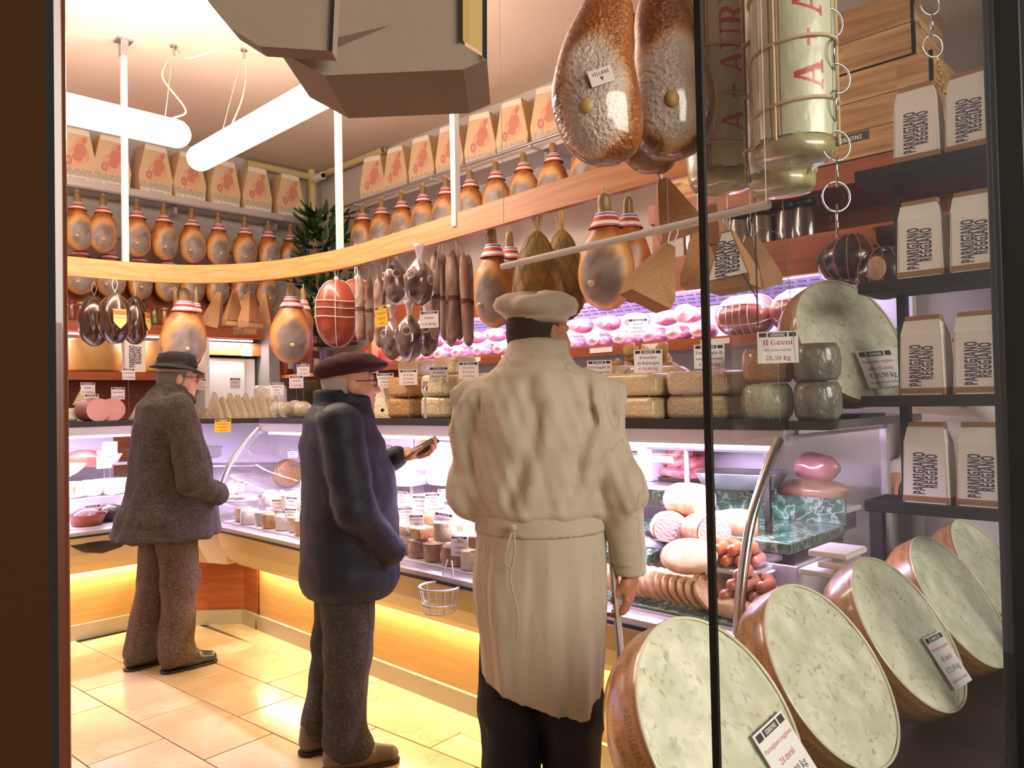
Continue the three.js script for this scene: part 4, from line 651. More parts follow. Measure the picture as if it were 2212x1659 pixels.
// ---- on top of the long counter
{
  const at = (x, X, y = TOP) => { const p = onX(x, 900, X); p.y = y; return p; }, G = 'cheeses on the long counter top';
  // corner side: fresh cheeses and blocks
  [['ball', 'white', 575, 2.75, 1.3], ['ball', 'white', 600, 2.7, 1.25], ['ball', 'cream', 620, 2.62, 1.2], ['ball', 'white', 638, 2.75, 1.3], ['ball', 'cream', 655, 2.6, 1.2]].forEach(([k, c, x, X, s], i) => cheese(k, c, `${ORD[i]} round fresh cheese from the corner behind the burgundy cap man`, at(x, X), rr(0, 6), s, G));
  cheese('drum', 'white', 'tall white ricotta standing in the corner beside the wrapped wedges', at(585, 2.95), 0, [2.2, 2.6, 2.2], G);
  cheese('peak', 'pale', 'leaning cheese wedge beside the burgundy cap man face', at(835, 2.6), RT, 1.1, G); cheese('wedge', 'cream', 'cut wedge lying behind the leaning cheese wedge', at(848, 2.78), 0.4, 1, G);
  const stack = (x, X, c, who, n = 2, k = 'block', sc = 1) => { for (let i = 0; i < n; i++) cheese(k, c, `${['bottom', 'middle', 'top'][n === 2 && i ? 2 : i]} ${who}`, at(x, X, TOP + i * (k === 'slab' ? 0.086 : 0.111) * sc), RT + rr(-0.12, 0.12), sc, G); };
  stack(886, 2.58, 'tan', 'block of the wrapped tan stack beside the spoon', 2); stack(905, 2.85, 'pale', 'block of the tall pale stack behind the tan stack', 3);
  stack(960, 2.58, 'pale', 'block of the yellow stack beside the cook shoulder', 2); stack(985, 2.82, 'pale', 'block of the tall yellow stack behind the cook shoulder', 3);
  stack(1040, 2.6, 'cream', 'block of the stack hidden by the cook back', 2); stack(1320, 2.62, 'cream', 'block of the stack at the cook sleeve', 2);
  stack(1385, 2.5, 'pale', 'slab of the wrapped pale pecorino stack', 2, 'slab', 1.05); cheese('half', 'pale', 'half pecorino topping the wrapped pale stack', at(1425, 2.7, TOP + 0.1), RT + 0.3, 1.1, G); cheese('slab', 'pale', 'slab under the half pecorino behind the pale stack', at(1425, 2.7), RT, [1, 1.15, 1], G);
  stack(1528, 2.55, 'cream', 'slab of the plain cream stack at the glass seam', 2, 'slab', 1.05); cheese('half', 'green', 'green-rinded half cheese behind the cream slabs', at(1590, 2.8, TOP + 0.002), RT - 0.3, [1, 1.9, 1], G);
  cheese('half', 'green', 'crumpled wrapped cheese under the brown wheel with the Gavoi card', V(2.5, TOP, -1.215), RT, [0.68, 1.22, 0.68], G);
  cheese('wheel', 'tan', 'brown wheel carrying the Gavoi card', V(2.505, TOP + 0.127, -1.215), 0, [0.84, 1.3, 0.84], G); cheese('wheel', 'grey', 'upper grey wheel beside the brown wheel', V(2.5, TOP + 0.127, -1.045), 0, [0.72, 1.35, 0.72], G); cheese('wheel', 'grey', 'lower grey wheel beside the crumpled wrapped cheese', V(2.5, TOP, -1.045), 0, [0.73, 1.38, 0.73], G);
  // cards standing in the cheeses
  [['scamorza', 598, 840, 2.55], ['caciotta', 640, 825, 2.6], ['caciotta', 655, 800, 2.9], ['scamorza', 832, 822, 2.55], ['pienza', 882, 815, 2.5], ['romagnolo', 948, 810, 2.5], ['pienza', 1012, 800, 2.5], ['malga', 1295, 800, 2.5], ['barbagia', 1400, 780, 2.42], ['malga', 1532, 770, 2.44], ['gavoi', 1680, 750, 2.36]].forEach(([k, x, y, X], i) => card(k, ['white price card over the fresh cheeses in the corner', 'white price card in the fresh cheeses beside the burgundy cap', 'tilted price card behind the burgundy cap', 'price card in the leaning wedge beside the burgundy cap man face', 'price card reading Pecorino di Pienza on the tan stack', 'price card reading Pecorino Romagnolo on the yellow stack', 'price card half hidden by the cook shoulder', 'price card peeking out at the cook sleeve', 'price card reading Pecorino di Barbagia', 'price card reading Formaggio di malga at the glass seam', 'large price card reading Il Gavoi'][i], onX(x, y, X), RT + 0.55, i === 10 ? 0.125 : i > 7 ? 0.105 : 0.1, { tx: 0, base: TOP + 0.001, group: 'price cards on the long counter top' }));
  // fried cracklings tray behind
  const cr = thing('cracklings_tray', 'tan crackling pieces heaped behind the pecorino card', 'food tray', at(1400, 3.1, TOP)); cr.rotation.y = RT; const cm = vc(0.6), cg = paint(lump(prof([[0.001, 0], [0.03, 0.006], [0.036, 0.022], [0.02, 0.04], [0.001, 0.042]], 8), 9, 1.3, 0.9, 0.4, 40, 2), tone('tan', 3));
  mesh('tray', box(0.5, 0.02, 0.22, 0, 0.01, 0, 0.006), M.steel, cr); for (let i = 0; i < 60; i++) { const m = mesh('crackling', cg, cm, cr), r = i / 60; m.position.set(rr(-0.2, 0.2) * (1 - r * 0.5), 0.06 + r * 0.25, rr(-0.08, 0.08) * (1 - r * 0.4)); m.rotation.set(rr(0, 6), rr(0, 6), rr(0, 6)); }
  const sp = thing('cheese_spoon', 'steel spoon hanging over the counter edge beside the tan stack', 'spoon', onX(919, 860, 2.41)); sp.rotation.y = RT; mesh('handle', box(0.014, 0.16, 0.003, 0, -0.05, 0, 0.001), M.chrome, sp); mesh('bowl', new THREE.SphereGeometry(0.022, 12, 8).scale(1, 1.5, 0.35).translate(0, 0.06, 0), M.chrome, sp);
}
// ---- on top of the back counter and the corner
{
  const at = (x, Z, y = TOP) => { const p = onZ(x, 915, Z); p.y = y; return p; }, G = 'cheeses on the back counter top';
  for (let i = 0; i < 12; i++) cheese(['wedge', 'block', 'peak'][i % 3], ['cream', 'pale', 'white'][(i + (i >> 2)) % 3], `${ORD[i]} wrapped cheese piece from the doorway in the heap behind the cut mortadelle`, V(1.36 + (i >> 2) * 0.19, TOP + (i % 4 === 3 ? 0.112 : 0), [-5.64, -5.83, -6.02, -5.83][i % 4]), rr(-0.2, 0.2), i % 4 === 3 ? 0.75 : 0.82, G);
  [[200, -5.42, 0.1, 'cut mortadella with pink face lying beside the doorway'], [243, -5.42, -0.3, 'cut mortadella with pink face beside the dark coat']].forEach(([x, z, t, l], i) => { const o = thing('cut_mortadella', l, 'mortadella', at(x, z, TOP + 0.075), t, 'cut mortadelle on the back counter'); mesh('meat', lathe([[0.001, -0.1], [0.072, -0.1], [0.075, -0.08], [0.075, 0.09]], 24).rotateX(Math.PI / 2), std(0x9a5a4c, 0.5), o); mesh('cut_face', new THREE.CircleGeometry(0.0745, 24).translate(0, 0, 0.09), std(0xd49a90, 0.45, { bumpMap: T.rough, bumpScale: 0.001 }), o); });
  // parmesan chunks under film behind the hat man and in the corner
  for (let i = 0; i < 8; i++) cheese(i % 2 ? 'wedge' : 'peak', 'pale', `${ORD[i]} wrapped parmesan chunk from the dark coat behind the yellow card`, V(2.06 + (i % 4) * 0.13, TOP, -5.52 - (i >> 2) * 0.2), rr(-0.15, 0.15), 0.68, G);
  for (let i = 0; i < 9; i++) { const u = i / 8; cheese('peak', 'cream', `${ORD[i]} film-wrapped wedge from the dark coat in the corner row`, V(2.33 + u * 0.36, TOP + 0.001, -5.1 + u * 0.18), 1.95 + rr(-0.08, 0.08), [rr(0.75, 0.95), rr(0.8, 1.1), 0.33], G); }
  [['mortadella', 278, 808], ['salame', 190, 840], ['salame', 198, 865], ['mortadella', 255, 850], ['mortadella', 230, 876], ['caciotta', 433, 830], ['caciotta', 508, 828]].forEach(([k, x, y], i) => card(k, `${ORD[i]} white price card from the doorway over the back counter`.replace('first white', 'topmost white'), onZ(x, y, i ? -5.48 : -5.7), 0.3, 0.1, { tx: 0, base: TOP + 0.001, group: 'price cards on the back counter top' }));
  card('yellow', 'yellow price card at the dark coat front on the counter edge', V(2.12, 1.325, -5.17), -0.5, 0.1, { noPin: 1 }); card('yellow', 'yellow price card on the counter edge in the corner', V(2.275, 1.3, -4.86), -0.75, 0.105, { noPin: 1 });
  // whole parmesan wheels on the wall unit and the paper sign
  const whole = (x, l) => { const p = V(x, 1.702, -6.34); const t = thing('whole_parmesan', l, 'cheese', p, 0, 'whole wheels on the wall unit'); mesh('rind', paint(lathe([[0.001, 0], [0.2, 0], [0.215, 0.02], [0.226, 0.12], [0.215, 0.225], [0.2, 0.245], [0.001, 0.245]], 32), (a, b, c) => mix3(lin('#c49a5c'), lin('#a87c40'), clamp(0.5 + fbm(a * 14, b * 14, c * 14, 3) * 1.4))), vc(0.5), t); return t; };
  whole(1.93, 'whole parmesan wheel on the wall unit beside the paper sign'); whole(2.47, 'whole parmesan wheel on the wall unit behind the plump ham');
  const s = thing('paper_sign', 'white paper sign reading PARMIGIANO REGGIANO between two wheels', 'sign', (() => { const p = onZ(292, 762, -6.135); p.y = 1.8215; return p; })(), 0); mesh('sheet', box(0.15, 0.24, 0.002), [cardEdge, cardEdge, cardEdge, cardEdge, M.sign, cardEdge], s);
  const n = thing('paper_note', 'small white note taped to the cream lintel', 'note', onZ(533, 758, -6.2885)); mesh('sheet', box(0.1, 0.09, 0.002), M.paper, n);
  // packets and jars on the small shelf in the corner
  const sh = thing('corner_shelf', 'short wooden shelf with packets in the corner behind the burgundy cap', 'shelf', [0, 0, 0]); mesh('board', metric(span(3.42, 3.95, 1.66, 1.69, -6.4, -5.1)), M.beech, sh);
  [[592, 0xd08a3c], [620, 0x8a3a24], [648, 0x3a2a4a], [676, 0x6a2a2a], [706, 0x4a3a5a]].forEach(([x, c], i) => { const p = onX(x, 790, 3.5); p.y = 1.691; const t = thing('food_packet', `${ORD[i]} food packet from the fridge on the short corner shelf`, 'packet', p, 0.5, 'packets on the corner shelf'); mesh('bag', new RoundedBoxGeometry(0.13, 0.19, 0.07, 2, 0.02).translate(0, 0.095, 0), std(c, 0.4), t); mesh('label', box(0.09, 0.07, 0.001, 0, 0.09, 0.036), M.paper, t); });
  card('scamorza', 'white price card hanging under the short corner shelf', onX(607, 805, 3.45), 0.5, 0.1, { noPin: 1 });
}
// ---- vacuum packs on the wall cooler
{
  const meatM = wrapM(), mk = s => paint(warp(new THREE.SphereGeometry(1, 22, 14), (x, y, z) => { const n = 1 + 0.12 * N3(x * 2 + s, y * 2, z * 2); return [x * 0.07 * n, (y + 1) * 0.045 * n, z * 0.085 * n]; }), (x, y, z) => { const cut = fbm(x * 10 + s, y * 14, z * 10, 3); return mix3(mix3(lin('#c47c86'), lin('#9a3c50'), clamp(0.4 + cut * 2)), lin('#e0b8b8'), clamp((fbm(x * 24, y * 30 + s, z * 24, 3) - 0.1) * 4)); });
  const gs = [mk(1), mk(4), mk(8), mk(12)], face = paint(lump([[0.001, 0], [0.032, 0.0], [0.04, 0.004], [0.04, 0.01], [0.001, 0.014]], 16, 1.2, 0.8), (x, y, z) => Math.hypot(x, z) > 0.028 ? lin('#e0bcb4') : mix3(lin('#7c2440'), lin('#a04058'), clamp(0.5 + fbm(x * 50, 1, z * 50, 2) * 2)));
  const put = (x, y, X, i, l, s = 1) => { const p = onX(x, 740, X); p.y = y; const t = thing('vacuum_pack', l, 'cured meat', p, RT + rr(-0.12, 0.12), 'vacuum packs on the wall cooler'); mesh('meat', gs[i % 4], meatM, t); const f = mesh('cut_end', face, meatM, t); f.rotation.set(1.35, 0, 0); f.position.set(rr(-0.01, 0.01), 0.045, 0.075); t.scale.set(s, s, s); return t; };
  const row = (k, X, xs, who) => xs.forEach((x, i) => put(x, 1.7255 + k * 0.102, X, i, `${ORD[i]} pink vacuum pack from the corner in the ${who}`));
  row(0, 3.63, [880, 920, 962, 1005, 1050, 1094], 'bottom layer behind the burgundy cap man'); row(1, 3.66, [895, 938, 982, 1028, 1074], 'upper layer behind the burgundy cap man'); row(0, 3.84, [905, 950, 995, 1040, 1085], 'rear layer behind the long salami');
  row(0, 3.63, [1243, 1300, 1358], 'bottom layer beside the cook cap'); row(1, 3.66, [1258, 1318, 1378], 'upper layer beside the cook cap'); row(0, 3.63, [1418, 1470, 1522], 'bottom layer under the round ham end'); row(1, 3.68, [1440], 'upper layer beside the round ham end'); row(0, 3.84, [1275, 1325, 1375, 1425], 'rear layer under the slotted canopy');
  const e = put(1492, 1.7255 + 0.102, 3.66, 1, 'ham end with dark round cut face beside the netted mortadelle'); e.children[1].scale.set(1.3, 1.3, 1.6);
  // red trays
  [800, 842].forEach((x, i) => { const p = onX(x, 800, 3.66); p.y = 1.73; const t = thing('red_net_bag', i ? 'red net bag of meat beside the pink vacuum packs' : 'red net bag of meat beside the burgundy cap', 'bag', p, RT); mesh('bag', warp(new THREE.SphereGeometry(0.085, 16, 12), (a, b, c) => [a * 1.1, (b + 0.085) * (1 + 0.2 * N3(a * 14 + i, b * 14, c * 14)), c]), phy(0xb8443a, 0.35, { clearcoat: 0.6 }), t); mesh('twist', rod([0, 0.16, 0], [0.02, 0.21, 0], 0.008, 6), std(0xd08a6c, 0.5), t); });
  card('culatelli', 'price card reading Fiocchi freschi in the vacuum packs', onX(1378, 705, 3.5), RT + 0.5, 0.11); hangBeam(card('salame', 'price card hanging on the long salami bunch', onX(927, 690, 2.36), RT + 0.4, 0.1, { noPin: 1, tx: 0 }), 0.04); card('mortadella', 'small price card beside the burgundy cap over the red bags', onX(808, 760, 3.4785).setY(1.7), RT, 0.1, { noPin: 1, tx: 0 });
  // two big netted mortadelle
  const P = prof([[0.001, -0.3], [0.06, -0.29], [0.125, -0.2], [0.14, -0.05], [0.14, 0.08], [0.12, 0.2], [0.05, 0.28], [0.001, 0.285]], 20);
  [[1612, 3.64, 'large netted mortadella lying beside the ham end'], [1735, 3.64, 'large netted mortadella lying behind the upright parmesan wheel']].forEach(([x, X, l], i) => { const p = onX(x, 690, X); p.y = 1.7265 + 0.147 * 0.74; const t = thing('mortadella', l, 'mortadella', p, 0.05, 'lying mortadelle on the wall cooler'); t.scale.set(0.74, 0.74, 0.52); mesh('meat', paint(lump(P, 26, 1, 1, 0.02, 8, i).rotateX(Math.PI / 2), (a, b, c) => mix3(lin('#a0604c'), lin('#7c3a34'), clamp(0.4 + fbm(a * 12, b * 12, c * 12, 3) * 1.3))), wrapM(), t);
    const net = []; for (let k = 0; k < 6; k++) { const a = k / 6 * 6.283; net.push(tube(P.filter((_, j) => j % 2 === 0).map(([r, yy]) => [Math.sin(a) * (r + 0.003), Math.cos(a) * (r + 0.003), -yy]), 0.003, 4, 22)); } for (const zz of [-0.12, -0.05, 0.02, 0.1]) net.push(new THREE.TorusGeometry(0.143, 0.003, 4, 30).translate(0, 0, zz)); mesh('string_net', net, M.cord, t); });
  // dark spiced ham at the window end
  [[1838, 560, 'dark round seal'], [1912, 590, 'pale round seal']].forEach(([x, y, w], i) => { const p = onX(x, y, 3.5); const t = thing('dark_ham', `dark netted ham with a ${w} in front of the lamp canopy`, 'ham', p, RT, 'dark hams by the box tower'); mesh('meat', paint(warp(new THREE.SphereGeometry(0.13, 20, 14), (a, b, c) => { const n = 1 + 0.25 * N3(a * 9 + i, b * 9, c * 9); return [a * n, b * n * 0.85, c * n * 0.8]; }), (a, b, c) => mix3(lin('#5a2a20'), lin('#241014'), clamp(0.5 + 2 * fbm(a * 14, b * 14 + i, c * 14, 3)))), wrapM(), t); mesh('seal', lump([[0.001, 0.0], [0.036, 0.0], [0.04, 0.004], [0.001, 0.012]], 18, 1, 1.3).rotateX(Math.PI / 2).translate(0, 0.01, 0.1), i ? std(0xb08a6c, 0.5) : M.cardBlack, t); { const net = []; for (let k = 0; k < 7; k++) net.push(new THREE.TorusGeometry(0.128, 0.0022, 4, 26).scale(1, 0.88, 1).rotateY(k / 7 * Math.PI)); mesh('netting', net, std(0x8a6a54, 0.8), t); } });
}

// ---------------------------------------------------------------- inside the long counter
{
  const D1 = 0.7205, D2 = 0.8605, D3 = 1.0555, G = 'cheeses inside the long counter';
  const at = (x, X, y) => { const p = onX(x, 1150, X); p.y = y; return p; };
  // front rows of small cheeses: by distance along the counter
  let n = 0;
  const rowZ = (z0, z1, X, y, kinds, who, step = 0.13, sc = 1) => { let i = 0; for (let z = z0; z < z1; z += step, i++) { const [k, c] = kinds[i % kinds.length]; cheese(k, c, `${ORD[i] || 'last'} cheese from the corner in the ${who}`, V(X + rr(-0.02, 0.02), y, z), rr(-0.3, 0.3), sc * SZ[k] * rr(0.93, 1.0), G); } };
  const SZ = { drum: 1, tub: 0.95, ball: 1.1, wheel: 0.56, block: 0.5, wedge: 0.55, peak: 0.6, half: 0.45 };
  rowZ(-4.5, -3.15, 2.225, D1, [['drum', 'tan'], ['drum', 'white'], ['tub', 'cream']], 'front row at the corner half', 0.125);
  rowZ(-4.45, -3.15, 2.36, D1, [['wheel', 'cream'], ['drum', 'white'], ['drum', 'cream']], 'second row at the corner half', 0.125);
  rowZ(-4.4, -3.15, 2.36, D1 + 0.094, [['ball', 'white'], ['peak', 'white'], ['drum', 'white'], ['wedge', 'cream']], 'raised row at the corner half', 0.128);
  rowZ(-3.05, -1.95, 2.225, D1, [['drum', 'tan'], ['drum', 'cream'], ['drum', 'tan'], ['tub', 'tan']], 'front row beside the navy coat', 0.127);
  rowZ(-3.0, -2.3, 2.225, D1 + 0.094, [['drum', 'cream'], ['wheel', 'cream'], ['block', 'tan']], 'upper front row beside the navy coat', 0.127);
  rowZ(-3.05, -2.3, 2.36, D1, [['wheel', 'rind'], ['drum', 'white'], ['wheel', 'cream']], 'second row beside the navy coat', 0.127);
  rowZ(-3.0, -2.3, 2.36, D1 + 0.094, [['ball', 'cream'], ['ball', 'tan'], ['ball', 'white'], ['wedge', 'pale']], 'heaped second row beside the navy coat', 0.127);
  rowZ(-4.4, -3.15, 2.64, D2 + 0.0005, [['wedge', 'cream'], ['wheel', 'white'], ['block', 'pale'], ['half', 'rind']], 'rear step', 0.2, 1.55);
  // mozzarella tray, lilac-lit, at the phone hand
  const tr = thing('mozzarella_tray', 'white ribbed tray heaped with mozzarella under the outstretched hand', 'food tray', at(868, 2.62, 0.98), RT + 0.25);
  mesh('tray', skin([[0.13, 0.0], [0.15, 0.055], [0.158, 0.06], [0.145, 0.056], [0.126, 0.012]].map(([r, y]) => Array.from({ length: 40 }, (_, i) => { const a = i / 40 * 6.283, c = Math.cos(a), s = Math.sin(a), k = 1 / Math.pow(Math.pow(Math.abs(c), 6) + Math.pow(Math.abs(s), 6), 1 / 6), w = 1 + 0.012 * (i % 2); return [c * k * r * 1.15 * w, y, s * k * r * 0.8 * w]; }))), M.whiteGloss, tr);
  for (let i = 0; i < 16; i++) { const m = mesh('mozzarella', cheeseGeo('ball', 'white', 1), bareM, tr); m.position.set(rr(-0.1, 0.1), 0.03 + (i > 9 ? 0.045 : 0), rr(-0.06, 0.06)); const s = rr(0.6, 0.9); m.scale.set(s, s, s); }
  mesh('stand', [span(-0.12, -0.1, -0.12, 0, -0.05, 0.05), span(0.1, 0.12, -0.12, 0, -0.05, 0.05)], M.steel, tr);
  cheese('ball', 'tan', 'smoked round cheese behind the phone hand', at(935, 2.8, D3), 0, 2, G); cheese('block', 'white', 'tall white ricotta block standing at the cook elbow', at(960, 2.72, 0.98), RT, [0.8, 2.2, 0.8], G); cheese('wedge', 'white', 'white wedge on the rear shelf beside the ricotta block', at(985, 2.8, D3), RT, 1.2, G);
  // rear shelf, corner side
  cheese('wheel', 'rind', 'round stamped cheese on the rear shelf beside the navy coat', at(615, 2.75, D2 + 0.08), 1.3, 1, G).rotation.x = 1.4;
  for (let i = 0; i < 5; i++) cheese(['wheel', 'block', 'half'][i % 3], ['cream', 'pale', 'tan'][i % 3], `${ORD[i]} cheese from the corner on the steel rear shelf`, V(2.95, D3, -4.4 + i * 0.3), rr(0, 6), 0.95, G);
  const L = thing('salumi_platter', 'white platter of sliced cheese in the corner of the long counter', 'food tray', at(520, 2.32, D1 + 0.1), RT); mesh('platter', lathe([[0.001, 0], [0.12, 0], [0.15, 0.015], [0.15, 0.02], [0.12, 0.008], [0.001, 0.008]], 28), M.whiteGloss, L); for (let i = 0; i < 9; i++) { const m = mesh('slice', box(0.1, 0.004, 0.07, 0, 0, 0, 0.0015), M.paper, L); m.position.set(-0.08 + i * 0.018, 0.016 + i * 0.002, rr(-0.02, 0.02)); m.rotation.set(0.1, rr(-0.4, 0.4), 0.25); }
  // cards, seen through the glass
  const cards = [['toma', 505, 1075, 2.3], ['toma', 515, 1050, 2.3], ['scamorza', 568, 1080, 2.35], ['caciotta', 600, 1090, 2.3], ['toma', 630, 1085, 2.28], ['scamorza', 628, 1110, 2.22], ['caciotta', 605, 1115, 2.22], ['toma', 660, 1105, 2.2], ['scamorza', 632, 980, 2.8], ['caciotta', 645, 1065, 2.5], ['toma', 508, 968, 2.75], ['scamorza', 865, 1075, 2.38], ['fossa', 907, 1090, 2.33], ['scamorza', 935, 1080, 2.36], ['caciotta', 962, 1070, 2.5], ['malga', 876, 1110, 2.3], ['capra', 900, 1132, 2.24], ['stelvio', 957, 1125, 2.24], ['pienza', 880, 1160, 2.21], ['fossa', 992, 1180, 2.19]];
  const names = ['', '', '', '', '', '', '', '', '', '', '', 'price card beside the navy coat pocket', 'tall price card over the heaped balls', 'price card reading Scamorza Bianca by the heaped balls', 'price card under the mozzarella tray', 'price card half behind the goat cheese card', 'tall price card reading Formaggio di capra', 'tilted price card reading stelvio', 'price card low at the navy coat hem', 'tall price card cut off by the cook apron'];
  cards.forEach(([k, x, y, X], i) => card(k, names[i] || `${ORD[i]} small price card inside the corner half of the long counter`, onX(x, y, X), RT + 0.5 + rr(-0.2, 0.2), k === 'stelvio' ? 0.085 : 0.075, { tx: 0, base: X > 2.47 ? (X > 2.78 ? 1.056 : 0.8615) : 0.7215, tz: k === 'stelvio' ? -0.15 : rr(-0.06, 0.06), group: 'price cards inside the long counter' }));

  // ---- window end: marble, meats, bread
  const mb = (n, l, x0, x1, y0, y1, z0, z1) => tag(mesh(n, metric(span(x0, x1, y0, y1, z0, z1, 0.006), 2), M.marble), l, 'marble slab', 'green marble slabs in the counter');
  mb('marble_slab', 'green marble slab behind the frankfurters', 2.48, 2.94, 0.895, 0.935, -1.66, -1.14); mb('marble_slab', 'dark green marble lining the counter floor under the flatbreads', 2.16, 2.468, 0.7206, 0.732, -2.2, -1.14); tag(mesh('marble_support', metric(span(2.5, 2.92, 0.8612, 0.8945, -1.66, -1.14)), M.darkgrey), 'dark support under the marble slab by the end pane', 'support'); tag(mesh('marble_upstand', [metric(span(2.945, 2.96, 0.9355, 1.03, -2.2, -1.14), 2), metric(span(2.7, 2.985, 0.8612, 0.875, -2.2, -1.67), 2)], M.marble), 'dark marble upstand behind the porchetta dish', 'marble slab'); mb('marble_slab', 'green marble slab under the porchetta dish beside the cook hand', 2.3, 2.468, 0.822, 0.86, -2.15, -1.62); mb('marble_slab', 'green marble board on props at the cook elbow', 2.5, 2.8, 1.0, 1.02, -2.2, -1.98);
  { const t = thing('porchetta_dish', 'black oval dish under the porchetta pieces', 'dish', at(1500, 2.56, 0.8765)); mesh('dish', lathe([[0.001, 0], [0.13, 0], [0.17, 0.025], [0.175, 0.03], [0.165, 0.03], [0.125, 0.008], [0.001, 0.008]], 32).scale(1, 1, 1.15), M.topslab, t);
    const roast = (l, x, y, X, turn, rx, k, cut) => { const o = thing('porchetta_piece', l, 'roast meat', onX(x, y, X), turn, 'porchetta pieces'); mesh('roast', paint(lump(prof([[0.001, -0.09], [0.05, -0.088], [0.068, -0.05], [0.07, 0.03], [0.064, 0.08]], 14), 20, 1, 0.9, 0.08, 16, k).rotateX(Math.PI / 2), (a, b, c) => mix3(lin('#a8683c'), lin('#c89a78'), clamp(0.5 + 1.6 * Math.sin(c * 120) * 0.3 + fbm(a * 18, b * 18, c * 18, 3)))), vc(0.4, { clearcoat: 0.3 }), o); mesh('cut_face', new THREE.CircleGeometry(0.0625, 22).scale(1, 0.9, 1).translate(0, 0, 0.081), std(cut, 0.5, { bumpMap: T.rough, bumpScale: 0.003 }), o); o.rotation.x = rx; return o; };
    roast('rolled porchetta with cut face on the dish, cook side', 1445, 1140, 2.5, -0.9, -0.15, 1, 0xd8b0a4); roast('rolled porchetta with pale cut face in the dish middle', 1522, 1146, 2.46, -0.6, -0.1, 2, 0xdcc0b4); roast('porchetta lying across the top of the dish', 1488, 1080, 2.58, -0.2, 0.0, 3, 0xd0a49c).rotation.z = 0.3; roast('porchetta lying sideways at the frankfurter end of the dish', 1588, 1138, 2.56, 0.5, 0, 4, 0xc89484); }
  { const t = thing('sausage_meat_tray', 'dark tray heaped with pink coiled sausage beside the steel scale', 'food tray', at(1487, 3.03, D3)); t.scale.set(0.85, 1, 0.85); mesh('tray', lathe([[0.001, 0], [0.15, 0], [0.17, 0.02], [0.16, 0.02], [0.001, 0.008]], 28), M.topslab, t); const sm = vc(0.5, { clearcoat: 0.3 });
    for (let i = 0; i < 12; i++) { const r = 0.13 - (i / 12) * 0.07, y = 0.035 + Math.floor(i / 4) * 0.045, a0 = rr(0, 6), g = tube(Array.from({ length: 9 }, (_, k) => { const a = a0 + k * 0.55; return [Math.sin(a) * r * (1 + 0.15 * Math.sin(k * 2 + i)), y + 0.012 * Math.sin(k * 1.7 + i), Math.cos(a) * r]; }), 0.021, 8, 30); mesh('coil', paint(g, (x, yy, z) => mix3(lin('#c06a6c'), lin('#8c3a44'), clamp(0.5 + 1.8 * fbm(x * 40, yy * 40, z * 40, 2)))), sm, t); } }
  { const t = thing('steel_scoop_pan', 'shallow steel pan on the rear shelf beside the sausage tray', 'pan', at(1605, 2.9, D3 + 0.002), 0.2); mesh('pan', skin([[0.14, 0], [0.17, 0.06], [0.175, 0.063], [0.165, 0.06], [0.135, 0.008]].map(([r, y]) => Array.from({ length: 28 }, (_, i) => { const a = i / 28 * 6.283, c = Math.cos(a), s = Math.sin(a), k = 1 / Math.pow(Math.pow(Math.abs(c), 5) + Math.pow(Math.abs(s), 5), 0.2); return [c * k * r * 0.75, y, s * k * r]; }))), M.steel, t); const w = thing('white_scale', 'white weighing scale with dark display behind the cook sleeve', 'scale', at(1372, 2.95, D3), RT); mesh('body', new RoundedBoxGeometry(0.3, 0.18, 0.16, 2, 0.015).translate(0, 0.09, 0), M.caseWhite, w); mesh('display', box(0.1, 0.05, 0.004, 0.03, 0.11, 0.081), M.topslab, w); mesh('drawer', box(0.26, 0.05, 0.004, 0, 0.035, 0.081, 0.001), M.white, w); }
  // frankfurters
  { const fm = vc(0.35, { clearcoat: 0.5 }), sausage = (c1, c2, s, L = 0.11, r = 0.017) => { const pts = Array.from({ length: 7 }, (_, k) => [-L / 2 + L * k / 6, 0, 0.018 * Math.sin(Math.PI * k / 6)]); return paint(merge([tube(pts, r, 10, 18), new THREE.SphereGeometry(r, 10, 8).translate(-L / 2, 0, 0), new THREE.SphereGeometry(r, 10, 8).translate(L / 2, 0, 0)]), (x, y, z) => mix3(lin(c1), lin(c2), clamp(0.5 + fbm(x * 20, y * 20 + s, z * 20, 2)))); };
    const A = sausage('#c8743c', '#a85a2c', 1), B = sausage('#c07a58', '#a46044', 2);
    const pile = (n, g, x, y, z, rot, q, l, grp) => { for (let i = 0; i < n; i++) { const k = i < 4 ? i : i < 7 ? i - 3.5 : i - 6, lay = i < 4 ? 0 : i < 7 ? 1 : 2, m = mesh('frankfurter', g, fm), r = 0.0176 * q; m.position.set(x - Math.sin(rot) * 0, y + r + lay * r * 1.78, z); m.position.add(V(Math.sin(rot) * -1, 0, Math.cos(rot) * -1).multiplyScalar(0).add(V(Math.sin(rot), 0, Math.cos(rot)).multiplyScalar((k - 1.5) * r * 2.35))); m.rotation.set(0, rot, 0); m.scale.setScalar(q); tag(m, `${ORD[i]} ${l}`, 'sausage', grp); } };
    pile(7, A, 2.4, 0.8605, -1.31, 0.5, 1.15, 'orange frankfurter from the dish in the heap behind the chrome post', 'orange frankfurters'); pile(8, B, 2.3, 0.7785, -1.2, 0.35, 1.1, 'pinkish frankfurter from the chrome post behind the wheel row', 'pinkish frankfurters');
